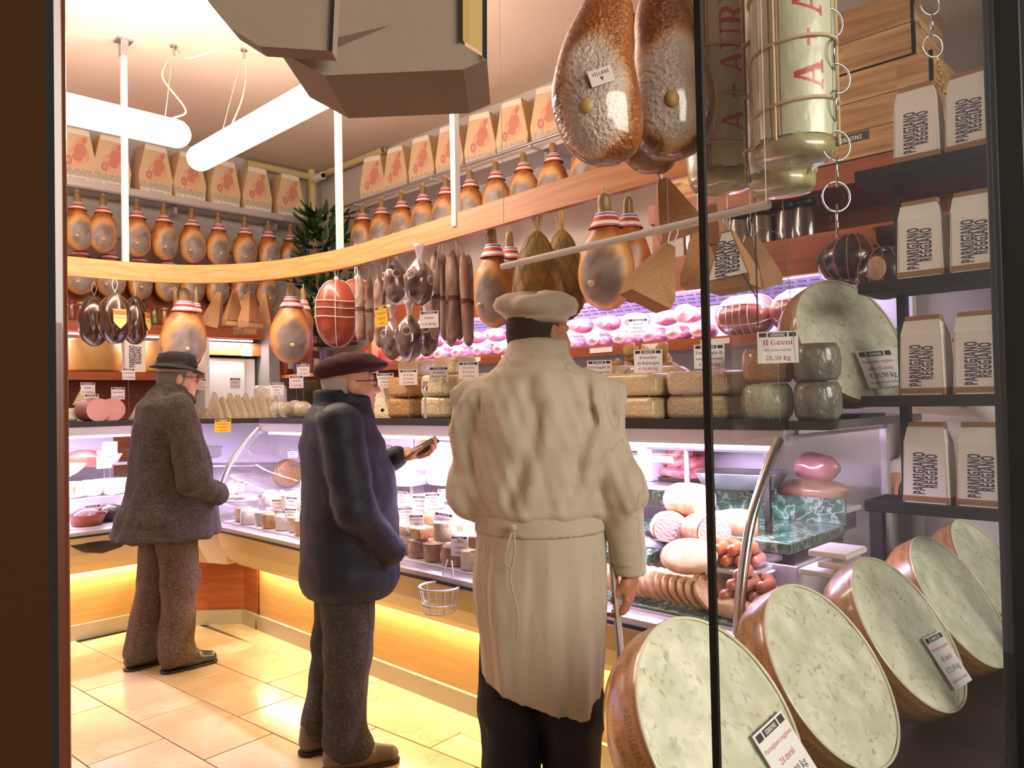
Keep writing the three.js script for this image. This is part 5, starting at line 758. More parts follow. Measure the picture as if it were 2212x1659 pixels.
    tag(mesh('sausage_dish', [span(2.31, 2.47, 0.8425, 0.8575, -1.42, -1.2, 0.005)], M.whiteGloss), 'white dish under the orange frankfurters', 'dish'); }
  // white terrines
  [0, 1, 2, 3, 4, 5].forEach(i => { const t = thing('foil_tub', `${ORD[i]} pale foil tub from the porchetta dish behind the flatbreads`, 'tub', V(2.422, 0.7735 + (i % 2) * 0.0565, -1.49 + (i >> 1) * 0.125), Math.PI / 2, 'pale foil tubs'); t.scale.set(0.78, 1, 0.78); const sq = (r, yy) => Array.from({ length: 24 }, (_, j) => { const a = j / 24 * 6.283, c = Math.cos(a), s = Math.sin(a), q = 1 / Math.pow(Math.pow(Math.abs(c), 6) + Math.pow(Math.abs(s), 6), 1 / 6); return [c * q * r * 1.2, yy, s * q * r * 0.9]; }); mesh('tub', skin([sq(0.048, -0.04), sq(0.06, 0.01), sq(0.064, 0.014), sq(0.06, 0.014), sq(0.046, -0.03)]), M.caseWhite, t); mesh('lid', skin([sq(0.059, 0.011), sq(0.058, 0.015)]), M.whiteGloss, t); });
  // flatbreads standing in a row, two round breads, a pen handle
  { const bm = vc(0.8), g = paint(warp(new THREE.CylinderGeometry(0.072, 0.072, 0.012, 20, 2), (x, y, z) => [x, y + 0.008 * N3(x * 20, 3, z * 20), z]), (x, y, z) => mix3(lin('#e0c498'), lin('#b88a54'), clamp(0.45 + 1.6 * fbm(x * 26, y * 26, z * 26, 3))));
    for (let r = 0; r < 2; r++) for (let i = 0; i < 14; i++) { const m = mesh('flatbread', g, bm), q = r ? 0.66 : 0.74; m.position.set(r ? 2.325 : 2.22, 0.733 + 0.072 * q * 0.84 + 0.01, -1.7 + i * 0.03 + r * 0.012); m.rotation.set(1.0 + rr(-0.03, 0.03), 0, rr(-0.06, 0.06)); m.scale.set(q * rr(0.92, 1.0), 0.9, q); tag(m, `${ORD[i]} flatbread from the cook hand in the ${r ? 'rear' : 'front'} leaning row`, 'bread', 'leaning flatbreads'); }
    const loaf = (l, x, y, X, t, s) => { const m = mesh('round_bread', paint(lump(prof([[0.001, 0], [0.08, 0.002], [0.105, 0.02], [0.09, 0.045], [0.001, 0.055]], 12), 26, 1, 1, 0.03, 12, x), (a, b, c) => mix3(lin('#dcc094'), lin('#b88a5a'), clamp(0.4 + 1.8 * fbm(a * 16, b * 16, c * 16, 3)))), bm); m.position.set(x, y, X); m.rotation.set(0, t, 0); if (l.startsWith('large')) m.rotation.set(0.1, 0, 0.5); m.scale.set(...s); tag(m, l, 'bread'); };
    loaf('large oval flat loaf resting on the flatbreads', 2.275, 0.878, -1.4, 0.4, [0.8, 0.8, 0.95]); loaf('pale loaf wedged behind the largest parmesan wheel', 2.34, 0.733, -1.195, 0.3, [0.55, 1.2, 0.6]); loaf('long pale bread beside the largest parmesan wheel', 2.22, 0.733, -1.205, 0.05, [0.4, 1.1, 0.72]);
    const k = thing('white_knife', 'white knife handle leaning on the marble beside the cook hand', 'knife', onX(1404, 1215, 2.4)); mesh('handle', new THREE.CapsuleGeometry(0.011, 0.08, 4, 10), M.white, k); mesh('blade', box(0.002, 0.06, 0.02, 0, -0.07, 0), M.steel, k); }
  // board with cooked ham and coppa near the far end pane
  { const t = thing('carving_board', 'white carving board under the cooked ham by the end pane', 'board', V(3.07, 0.967, -1.34), 0); mesh('board', new RoundedBoxGeometry(0.2, 0.02, 0.36, 1, 0.005).translate(0, 0.01, 0), M.white, t); mesh('feet', [box(0.14, 0.07, 0.02, 0.02, -0.035, -0.15), box(0.14, 0.07, 0.02, 0.02, -0.035, 0.15)], M.darkgrey, t);
    const mt = (n, l, x, y, X, sc, c1, c2, s) => { const m = mesh(n, paint(warp(new THREE.SphereGeometry(0.1, 24, 16), (a, b, c) => { const k = 1 + 0.16 * N3(a * 12 + s, b * 12, c * 12); return [a * sc[0] * k, b * sc[1] * k, c * sc[2] * k]; }), (a, b, c) => mix3(lin(c1), lin(c2), clamp(0.5 + 2 * fbm(a * 14 + s, b * 14, c * 14, 3)))), wrapM()); m.position.set(x, y, X); m.rotation.y = RT; tag(m, l, 'cured meat', 'meats on the carving board'); };
    mt('cooked_ham', 'long yellow-rinded ham lying on the carving board', 3.06, 1.04, -1.31, [1.5, 0.5, 0.8], '#c8a07c', '#a0684c', 1); mt('cooked_ham', 'upright cut pink ham on top of the long ham', 3.08, 1.135, -1.3, [0.95, 0.6, 0.55], '#c88a84', '#a0585c', 5); mt('cooked_ham', 'dark ham end behind the chrome post', 3.06, 1.035, -1.53, [0.55, 0.48, 0.6], '#7a4a40', '#54302c', 9);
    for (let i = 0; i < 3; i++) tag(mesh('plastic_tray', new RoundedBoxGeometry(0.16, 0.02, 0.12, 1, 0.006).translate(...onX([1810, 1790, 1830][i], [1190, 1230, 1215][i], 2.4).toArray()), M.whiteGloss), ['white plastic tray at the end pane', 'white plastic tray behind the third wheel', 'white plastic tray beside the pinkish frankfurters'][i], 'tray', 'white trays at the counter end'); }
}
// ---------------------------------------------------------------- inside the back counter
{
  const D1 = 0.7205, D2 = 0.8605, at = (x, Z, y) => { const p = onZ(x, 1100, Z); p.y = y; return p; };
  const bowl = (l, x, Z, y, c, fill, r = 0.11) => { const t = thing('clay_bowl', l, 'bowl', at(x, Z, y), 0, 'bowls in the back counter'); mesh('bowl', lathe([[0.001, 0], [r * 0.75, 0], [r, 0.06], [r * 1.02, 0.065], [r * 0.94, 0.06], [r * 0.7, 0.015], [0.001, 0.012]], 26), std(c, 0.35), t); mesh('food', lump(prof([[0.001, 0.03], [r * 0.8, 0.04], [r * 0.7, 0.075], [r * 0.3, 0.1], [0.001, 0.1]], 10), 20, 1, 1, 0.3, 30, x), phy(fill, 0.4, { clearcoat: 0.5 }), t); };
  bowl('terracotta bowl of dark red olives low beside the door jamb', 187, -5.15, D1 + 0.005, 0x9a4a2c, 0x6a2a3c); bowl('white bowl of pale spread above the terracotta bowl', 190, -5.52, D2 + 0.0005, 0xd8d4d8, 0xe0dce0); bowl('terracotta pan high beside the door jamb', 180, -5.6, 1.056, 0xa85a3c, 0x9a5a4a, 0.13); bowl('pale bowl of wrapped meat beside the terracotta pan', 225, -5.6, 1.056, 0xd0c8cc, 0xb88a88);
  bowl('dark olive bowl beside the dark coat hem', 235, -5.24, D1 + 0.005, 0x2a2224, 0x2c2a20);
  [[225, 998], [237, 968], [200, 1105], [460, 1065]].forEach(([x, y], i) => card('salame', ['price card behind the dark coat back in the back counter', 'upper price card in the back counter beside the coat shoulder', 'price card over the terracotta olive bowl', 'price card beside the scissors'][i], onZ(x, y, i < 2 ? -5.45 : -5.2), 0.2, 0.1, { tx: 0, base: i < 2 ? 0.8615 : 0.7215, group: 'price cards inside the back counter' }));
  [0.4, 0.75, 1.1, 1.9].forEach((x, i) => cheese(['wheel', 'block', 'half', 'block'][i], ['rind', 'pale', 'cream', 'white'][i], `${ORD[i]} cheese from the doorway on the back counter step`, V(x + 0.8 > 2 ? 1.8 : x + 0.8, D2, -5.5), rr(0, 6), 0.95, 'cheeses inside the back counter'));
  const tb = thing('white_tub', 'white square tub on the rear shelf beside the dark coat sleeve', 'tub', at(462, -5.65, 1.056)); mesh('tub', new RoundedBoxGeometry(0.17, 0.07, 0.12, 1, 0.01).translate(0, 0.035, 0), M.whiteGloss, tb); mesh('rim', box(0.185, 0.012, 0.135, 0, 0.07, 0, 0.004), M.white, tb);
  const sc = thing('scissors', 'white-handled scissors hanging in the dark corner beside the coat', 'scissors', onZ(445, 1048, -5.03)); for (const s of [-1, 1]) { mesh('handle', new THREE.TorusGeometry(0.022, 0.006, 8, 18).scale(1, 1.4, 1).translate(s * 0.024, 0.03, 0), M.white, sc); mesh('blade', rod([s * 0.01, 0.0, 0], [-s * 0.006, -0.12, 0], 0.004, 5), M.white, sc); }
  const bs = thing('wire_basket', 'small clear wire basket hung under the counter rail beside the cook apron', 'basket', onX(950, 1288, 2.04)); bs.scale.setScalar(1.35); { const w = []; for (const [r, y] of [[0.062, 0.03], [0.052, -0.02], [0.045, -0.045]]) w.push(new THREE.TorusGeometry(r, 0.0035, 5, 28).rotateX(Math.PI / 2).translate(0, y, 0)); for (let i = 0; i < 14; i++) { const a = i / 14 * 6.283; w.push(rod([Math.sin(a) * 0.062, 0.03, Math.cos(a) * 0.062], [Math.sin(a) * 0.045, -0.045, Math.cos(a) * 0.045], 0.002, 4)); } mesh('wires', w, M.white, bs); mesh('hanger', [rod([0.04, 0.03, 0.02], [0.05, 0.1, 0.0], 0.003, 5), rod([0.04, 0.03, -0.04], [0.05, 0.1, -0.02], 0.003, 5)], M.white, bs); }
  [[0.9, -5.05, 0], [2.16, -2.1, 1], [2.16, -3.4, 1]].forEach(([a, b, k], i) => { const t = thing('rail_bracket', ['dark curved bracket under the back counter rail', 'dark curved bracket under the rail beside the wire basket', 'dark curved bracket under the rail beside the navy coat'][i], 'bracket', k ? [a, 0.65, b] : [a + 0.7, 0.65, b], k ? RT : 0, 'curved brackets under the rails'); mesh('bracket', skin([0, 0.25, 0.5, 0.75, 1].map(u => { const x = (u - 0.5) * 0.42, dp = 0.09 * (1 - Math.pow(2 * u - 1, 2)) + 0.004; return [[x, 0, 0.02], [x, 0, -0.05], [x, -dp, -0.05], [x, -dp, 0.01]]; })), M.darkgrey, t); });
}

// ---------------------------------------------------------------- people
const headField = o => blend([ell([0, 0.025, -0.012], [0.077, 0.098, 0.096]), ell([0, -0.045, 0.03], [0.06 * (o.fat || 1), 0.08, 0.066]), cap([-0.012, -0.108, 0.07], [0.012, -0.108, 0.07], 0.022, 0.022), ell([0.036, -0.04, 0.058], [0.027, 0.03, 0.026]), ell([-0.036, -0.04, 0.058], [0.027, 0.03, 0.026])], 0.03);
const headFine = o => { const base = headField(o), bits = [cap([0, 0.012, 0.09], [0, -0.036, 0.112], 0.009, 0.0145), cap([-0.014, -0.038, 0.098], [0.014, -0.038, 0.098], 0.009, 0.009), cap([-0.036, 0.02, 0.083], [0.036, 0.02, 0.083], 0.011, 0.011), cap([-0.02, -0.068, 0.088], [0.02, -0.068, 0.088], 0.007, 0.007), cap([-0.017, -0.08, 0.086], [0.017, -0.08, 0.086], 0.007, 0.007)];
  const ears = blend([ell([0.079, -0.012, -0.006], [0.01, 0.033, 0.02]), ell([-0.079, -0.012, -0.006], [0.01, 0.033, 0.02]), cap([0, -0.07, -0.025], [0, -0.2, -0.045], 0.054 * (o.fat || 1), 0.062 * (o.fat || 1))], 0.006), eyes = [ell([0.032, -0.002, 0.088], [0.016, 0.011, 0.014]), ell([-0.032, -0.002, 0.088], [0.016, 0.011, 0.014])];
  return (x, y, z) => { let d = base(x, y, z); for (const b of bits) d = smin(d, b(x, y, z), 0.014); d = smin(d, ears(x, y, z), 0.012); for (const e of eyes) d = Math.max(d, -e(x, y, z) ); return d; }; };
function handGeo(curl, thumbIn, mirror, spread = 1) {     // wrist at the origin, fingers down -y, palm towards +z, thumb on +x
  const fs = [ell([0, -0.05, 0], [0.041, 0.05, 0.017]), cap([0, 0.03, 0], [0, -0.02, 0], 0.029, 0.027)], len = [0.04, 0.045, 0.042, 0.032], th = [];
  const fing = [-1.5, -0.5, 0.5, 1.5].map((k, i) => { let p = [k * 0.0205 * spread, -0.088 + Math.abs(k) * 0.004, 0], a = curl * 0.5; const out = []; for (let s = 0; s < 3; s++) { const L = [len[3 - i], 0.028, 0.022][s], q = [p[0] + k * 0.001, p[1] - Math.cos(a) * L, p[2] + Math.sin(a) * L]; out.push(cap(p, q, 0.0098 - s * 0.0008, 0.009 - s * 0.0008)); p = q; a += curl; } return blend(out, 0.006); });
  const t1 = [0.034, -0.03, 0.004], t2 = [0.055 - thumbIn * 0.02, -0.062, 0.018 + thumbIn * 0.018], t3 = [0.056 - thumbIn * 0.034, -0.092, 0.026 + thumbIn * 0.026]; const thumb = blend([cap(t1, t2, 0.014, 0.011), cap(t2, t3, 0.0105, 0.009)], 0.008), palm = blend(fs, 0.02);
  const g = netmesh((x, y, z) => { let d = palm(x, y, z); for (const f of fing) d = smin(d, f(x, y, z), 0.007); return smin(d, thumb(x, y, z), 0.014); }, [-0.075, -0.2, -0.06], [0.085, 0.06, 0.13], 0.0038);
  if (mirror) { g.scale(-1, 1, 1); const ix = g.index.array; for (let i = 0; i < ix.length; i += 3) { const a = ix[i]; ix[i] = ix[i + 1]; ix[i + 1] = a; } g.computeVertexNormals(); } return g;
}
// aim a hand: wrist at p, fingers along dir, palm facing n
function aimed(g, p, dir, n) { const y = V(...dir).normalize().negate(), z = V(...n); z.addScaledVector(y, -z.dot(y)).normalize(); const x = y.clone().cross(z); return g.applyMatrix4(new THREE.Matrix4().makeBasis(x, y, z).setPosition(...p)); }
const fold = (f, amp, fx, fy, s) => (x, y, z) => f(x, y, z) + amp * (N3(x * fx + s, y * fy, z * fx) + 0.5 * N3(x * fx * 2.1 + s, y * fy * 2.3, z * fx * 2.1));
function person(o) {
  const t = thing('person', o.label, 'person', o.pos, o.yaw), hp = V(...o.head), hq = new THREE.Quaternion().setFromEuler(new THREE.Euler(o.nod || 0, o.turn || 0, o.lean || 0, 'YXZ')), hM = new THREE.Matrix4().compose(hp, hq, V(o.hs || 1, o.hs || 1, o.hs || 1));
  const bits = [netmesh(blend(o.body, 0.05), o.lo, o.hi, 0.018), netmesh(headFine(o), [-0.11, -0.22, -0.13], [0.11, 0.14, 0.14], 0.0045).applyMatrix4(hM)];
  for (const h of o.hands) bits.push(aimed(handGeo(h.curl, h.thumb, h.mirror), h.p, h.dir, h.n));
  mesh('body', merge(bits), o.skin || SKIN, t);
  const headG = new THREE.Group(); headG.name = 'head_wear'; headG.applyMatrix4(hM);
  const wear = (name, f, lo, hi, h, mat) => mesh(name, metric(netmesh(f, lo, hi, h), 3), mat, t), onHead = (name, geo, mat) => { if (Array.isArray(geo)) geo = merge(geo); return mesh(name, geo.applyMatrix4(hM), mat, t); };
  for (const s of [-1, 1]) onHead('eye', new THREE.SphereGeometry(0.0115, 10, 8).translate(s * 0.032, -0.002, 0.0775), std(0xe8e0d8, 0.2)), onHead('iris', new THREE.SphereGeometry(0.0055, 8, 6).translate(s * 0.032, -0.002, 0.0858), std(0x2a1c14, 0.2));
  return { t, wear, onHead };
}
const shoeF = (x, z, yaw, L = 0.27) => { const c = Math.cos(yaw), s = Math.sin(yaw), W = (a, b) => [x + a * c + b * s, z - a * s + b * c], [hx, hz] = W(0, -0.075), [mx, mz] = W(0, 0.03), [tx, tz] = W(0, L - 0.125); const f = blend([cap([hx, 0.05, hz], [mx, 0.055, mz], 0.042, 0.047), cap([mx, 0.05, mz], [tx, 0.034, tz], 0.048, 0.034), cap([hx, 0.1, hz], [mx, 0.085, mz], 0.036, 0.036)], 0.03), sole = blend([cap([hx, 0.012, hz], [mx, 0.012, mz], 0.046, 0.05), cap([mx, 0.012, mz], [tx, 0.012, tz], 0.05, 0.04)], 0.02); return { f: (a, b, d) => Math.max(f(a, b, d), 0.014 - b), sole: (a, b, d) => Math.max(sole(a, b, d), b - 0.018, 0.001 - b) }; };
function shoes(p, list, mat, soleMat) { for (const [x, z, yaw] of list) { const s = shoeF(x, z, yaw), lo = [x - 0.22, -0.006, z - 0.22], hi = [x + 0.22, 0.17, z + 0.22]; const m = p.wear('shoe', s.f, lo, hi, 0.007, mat); mesh('sole', netmesh(s.sole, lo, hi, 0.007), soleMat, m); } }
const glasses = p => p.onHead('glasses', [...[-1, 1].flatMap(s => [new THREE.TorusGeometry(0.022, 0.0022, 6, 20).scale(1.1, 0.85, 1).translate(s * 0.033, -0.002, 0.1), rod([s * 0.057, 0.004, 0.098], [s * 0.084, 0.004, 0.0], 0.0022, 5)]), rod([-0.011, 0, 0.104], [0.011, 0, 0.104], 0.0022, 5)], std(0x2a1e18, 0.3));
const hairF = (top, cut) => { const a = ell([0, 0.024, -0.016], [0.083, 0.102, 0.1]), b = ell([0, -0.03, -0.04], [0.072, 0.07, 0.062]), e = blend([a, b], 0.03); return (x, y, z) => Math.max(e(x, y, z) + 0.0025 * N3(x * 120, y * 60, z * 120), y - top, z - cut(y)); };
const wool = (c, r = 0.95, o = {}) => phy(c, r, { map: T.cloth, bumpMap: T.felt, bumpScale: 0.0025, sheen: 0.35, sheenRoughness: 0.7, sheenColor: new THREE.Color(c).multiplyScalar(1.5), ...o });

{ // man in dark hat and long brown-grey coat, hands in pockets, before the back counter
  const p = person({ label: 'man in dark felt hat and long grey-brown coat with hands in pockets', pos: [1.74, 0, -4.36], yaw: 1.52, head: [0.01, 1.595, 0.045], turn: -0.18, nod: 0.06,
    body: [cap([0, 0.9, 0], [0, 1.4, -0.02], 0.13, 0.13), cap([-0.09, 0.86, 0], [-0.09, 0.1, -0.03], 0.075, 0.04), cap([0.09, 0.86, 0], [0.09, 0.1, -0.12], 0.075, 0.04), cap([-0.19, 1.4, -0.02], [-0.27, 1.02, 0.04], 0.05, 0.035), cap([-0.27, 1.02, 0.04], [-0.23, 0.97, 0.17], 0.034, 0.028), cap([0.19, 1.4, -0.02], [0.27, 1.02, 0.04], 0.05, 0.035), cap([0.27, 1.02, 0.04], [0.23, 0.97, 0.17], 0.034, 0.028), cap([0, 1.4, -0.02], [0, 1.52, 0.03], 0.06, 0.055)], lo: [-0.36, 0.02, -0.3], hi: [0.36, 1.6, 0.3],
    hands: [{ curl: 0.3, thumb: 0.4, mirror: false, p: [-0.19, 0.93, 0.1], dir: [0.3, -0.9, 0.1], n: [1, 0, 0] }, { curl: 0.3, thumb: 0.4, mirror: true, p: [0.19, 0.93, 0.1], dir: [-0.3, -0.9, 0.1], n: [-1, 0, 0] }] });
  const torso = stack([[0.72, 0, -0.03, 0.295, 0.285], [0.8, 0, -0.02, 0.285, 0.265], [0.98, 0, 0, 0.25, 0.222], [1.15, 0, 0.0, 0.232, 0.2], [1.32, 0, -0.02, 0.235, 0.17], [1.43, 0, -0.035, 0.21, 0.14], [1.5, 0, -0.02, 0.13, 0.11], [1.54, 0, 0.0, 0.085, 0.09]]);
  const arm = s => blend([cap([s * 0.2, 1.42, -0.03], [s * 0.31, 1.04, 0.0], 0.084, 0.074), cap([s * 0.31, 1.04, 0.0], [s * 0.225, 0.95, 0.17], 0.072, 0.058)], 0.04), A = arm(-1), B = arm(1), collar = blend([cap([-0.075, 1.53, -0.03], [0.075, 1.53, -0.03], 0.035, 0.035), cap([-0.08, 1.53, -0.02], [-0.06, 1.46, 0.1], 0.03, 0.03), cap([0.08, 1.53, -0.02], [0.06, 1.46, 0.1], 0.03, 0.03)], 0.02);
  const coat = fold((x, y, z) => { let d = smin(smin(smin(torso(x, y, z), A(x, y, z), 0.014), B(x, y, z), 0.014), collar(x, y, z), 0.008); d = Math.max(d, 0.72 + 0.02 * Math.sin(x * 12) - y); const slit = Math.max(Math.abs(x) - 0.004, -z + 0.12, y - 1.4); return Math.max(d, -slit + 0 * 1); }, 0.016, 10, 5, 3);
  p.wear('coat', coat, [-0.42, 0.66, -0.38], [0.42, 1.62, 0.36], 0.011, wool(0x54473e)); 
  const leg = (s, z0, z1) => blend([cap([s * 0.09, 0.85, -0.02], [s * 0.095, 0.48, (z0 + z1) / 2 + 0.02], 0.115, 0.093), cap([s * 0.095, 0.48, (z0 + z1) / 2 + 0.02], [s * 0.1, 0.1, z1], 0.092, 0.082), cap([s * 0.1, 0.1, z1], [s * 0.1, 0.07, z1 + 0.035], 0.078, 0.07)], 0.04);
  const L1 = leg(-1, 0, -0.02), L2 = leg(1, 0, -0.14); p.wear('trousers', fold((x, y, z) => Math.max(smin(L1(x, y, z), L2(x, y, z), 0.03), 0.035 - y), 0.012, 10, 5, 9), [-0.3, 0.0, -0.32], [0.3, 0.95, 0.22], 0.011, wool(0x6b543f, 0.9));
  shoes(p, [[-0.1, 0.02, -0.05], [0.1, -0.11, 0.1]], phy(0x2a2420, 0.35, { clearcoat: 0.3 }), M.black);
  p.wear('hair', (x, y, z) => { const q = V(x - 0.01, y - 1.595, z - 0.045); return hairF(0.03, yy => 0.02 + yy * 0.2)(q.x, q.y, q.z); }, [-0.12, 1.45, -0.1], [0.14, 1.72, 0.18], 0.006, std(0x6a5c50, 0.9));
  p.onHead('hat', [skin([[0.088, 0.042], [0.089, 0.06], [0.093, 0.058], [0.09, 0.1], [0.084, 0.128], [0.066, 0.142], [0.03, 0.142], [0.004, 0.138]].map(([r, y]) => Array.from({ length: 36 }, (_, i) => { const a = i / 36 * 6.283; return [Math.sin(a) * r, y - (r < 0.07 ? 0.012 * Math.max(0, Math.cos(2 * a)) : 0), Math.cos(a) * r * 1.16 - 0.008]; }))), skin([[0.088, 0.056], [0.112, 0.04], [0.126, 0.034], [0.127, 0.04], [0.112, 0.047], [0.09, 0.063]].map(([r, y]) => Array.from({ length: 36 }, (_, i) => { const a = i / 36 * 6.283; return [Math.sin(a) * r, y - 0.012 * Math.cos(a) + 0.01 * Math.abs(Math.sin(a)), Math.cos(a) * r * 1.12 - 0.008]; })))], wool(0x2c2a2a)); p.onHead('hat_band', skin([[0.0925, 0.06], [0.0935, 0.062], [0.0925, 0.085], [0.0905, 0.085]].map(([r, y]) => Array.from({ length: 36 }, (_, i) => { const a = i / 36 * 6.283; return [Math.sin(a) * (r + 0.002), y, Math.cos(a) * (r + 0.002) * 1.16 - 0.008]; }))), M.black);
  glasses(p);
}
{ // man in burgundy flat cap and navy coat with a phone
  const p = person({ label: 'man in burgundy flat cap and navy quilted coat holding a dark phone', pos: [1.78, 0, -2.68], yaw: 1.0, head: [0.0, 1.515, 0.012], turn: 0.16, nod: -0.03, skin: std(0xd49a80, 0.5),
    body: [cap([0, 0.85, 0], [0, 1.34, -0.02], 0.13, 0.13), cap([-0.09, 0.82, 0], [-0.09, 0.1, -0.05], 0.075, 0.04), cap([0.09, 0.82, 0], [0.09, 0.1, -0.13], 0.075, 0.04), cap([-0.19, 1.33, -0.03], [-0.25, 1.03, 0.02], 0.05, 0.035), cap([-0.25, 1.03, 0.02], [-0.14, 0.88, 0.06], 0.034, 0.028), cap([0.19, 1.33, -0.03], [0.26, 1.08, 0.05], 0.05, 0.035), cap([0.26, 1.08, 0.05], [0.2, 1.2, 0.25], 0.034, 0.027), cap([0, 1.34, -0.02], [0, 1.45, 0.03], 0.06, 0.055)], lo: [-0.36, 0.02, -0.3], hi: [0.36, 1.53, 0.34],
    hands: [{ curl: 0.3, thumb: 0.4, mirror: false, p: [-0.14, 0.86, 0.04], dir: [0.4, -0.9, 0.0], n: [1, 0, 0] }, { curl: 0.55, thumb: 0.7, mirror: true, p: [0.2, 1.2, 0.245], dir: [-0.35, 0.05, 0.9], n: [-0.4, 0.9, -0.1] }] });
  const torso = stack([[0.67, 0, 0.0, 0.235, 0.185], [0.72, 0, 0.0, 0.25, 0.2], [0.95, 0, 0.005, 0.25, 0.195], [1.12, 0, 0, 0.245, 0.19], [1.26, 0, -0.02, 0.24, 0.168], [1.36, 0, -0.03, 0.21, 0.14], [1.41, 0, -0.03, 0.14, 0.12], [1.44, 0, -0.015, 0.1, 0.1]]);
  const R = blend([cap([-0.195, 1.35, -0.03], [-0.27, 1.03, 0.02], 0.085, 0.073), cap([-0.27, 1.03, 0.02], [-0.19, 0.86, 0.15], 0.072, 0.062)], 0.04), Lf = blend([cap([0.195, 1.35, -0.03], [0.265, 1.09, 0.03], 0.085, 0.07), cap([0.265, 1.09, 0.03], [0.21, 1.19, 0.21], 0.068, 0.052)], 0.04);
  const collar = (x, y, z) => { const q = Math.sqrt(x * x + ((z + 0.012) * 0.95) ** 2); return Math.max(Math.abs(q - 0.098) - 0.014, Math.abs(y - 1.42) - 0.045 - 0.02 * (z < -0.02 ? 1 : 0)); };
  const coat = fold((x, y, z) => { let d = smin(smin(torso(x, y, z), R(x, y, z), 0.014), Lf(x, y, z), 0.014); d = smin(d, collar(x, y, z), 0.02); return Math.max(d, 0.665 - y) + 0.0016 * Math.cos(y * 62) * sst(0.68, 0.8, y); }, 0.009, 8, 5, 21);
  p.wear('coat', coat, [-0.42, 0.62, -0.34], [0.42, 1.56, 0.36], 0.011, phy(0x181a30, 0.6, { map: T.cloth, bumpMap: T.felt, bumpScale: 0.001, sheen: 0.3, sheenColor: new THREE.Color(0x30305a) }));
  p.onHead('coat_button', [new THREE.SphereGeometry(0.008, 8, 6).translate(0, -0.12, 0.13)], M.black);
  const leg = (s, z1) => blend([cap([s * 0.09, 0.8, -0.01], [s * 0.095, 0.45, z1 * 0.5 + 0.0], 0.118, 0.092), cap([s * 0.095, 0.45, z1 * 0.5], [s * 0.1, 0.12, z1], 0.09, 0.076), cap([s * 0.1, 0.12, z1], [s * 0.1, 0.085, z1 + 0.05], 0.075, 0.066)], 0.04);
  const L1 = leg(-1, -0.03), L2 = leg(1, -0.12); p.wear('trousers', fold((x, y, z) => Math.max(smin(L1(x, y, z), L2(x, y, z), 0.03), 0.045 - y), 0.011, 10, 5, 40), [-0.3, 0.02, -0.34], [0.3, 0.9, 0.22], 0.011, wool(0x4c4440, 0.85));
  shoes(p, [[-0.1, 0.0, 0.1], [0.1, -0.1, 0.3]], phy(0x6a5340, 0.5, { clearcoat: 0.15 }), std(0x2e241c, 0.8));
  p.wear('hair', (x, y, z) => hairF(0.02, yy => -0.0 + yy * 0.2)(x, y - 1.515, z - 0.012), [-0.12, 1.38, -0.14], [0.12, 1.64, 0.12], 0.006, std(0xb8aca4, 0.9));
  const crown = ell([0, 0.066, -0.012], [0.103, 0.058, 0.135]), peak = ell([0, 0.05, 0.105], [0.076, 0.016, 0.05]), capF = (x, y, z) => { const yy = y - z * 0.12; return Math.max(smin(crown(x, yy, z), peak(x, yy, z), 0.03), 0.034 - yy - 0.01 * sst(0.05, 0.12, z)) + 0.002 * N3(x * 30, y * 30, z * 30); };
  p.onHead('flat_cap', netmesh(capF, [-0.13, 0.0, -0.17], [0.13, 0.16, 0.18], 0.006), wool(0x4c1a20)); glasses(p);
  const ph = thing('phone', 'dark phone held in the outstretched hand of the burgundy cap man', 'phone'); { const hw = V(0.165, 1.237, 0.335).applyAxisAngle(V(0, 1, 0), 1.0).add(V(1.78, 0, -2.68)); ph.position.copy(hw); ph.rotation.set(-0.5, 1.0, 0.3, 'YXZ'); mesh('body', new RoundedBoxGeometry(0.065, 0.012, 0.125, 2, 0.005), M.darkgrey, ph); mesh('screen', box(0.058, 0.001, 0.115, 0, 0.0065, 0), M.topslab, ph); }
}
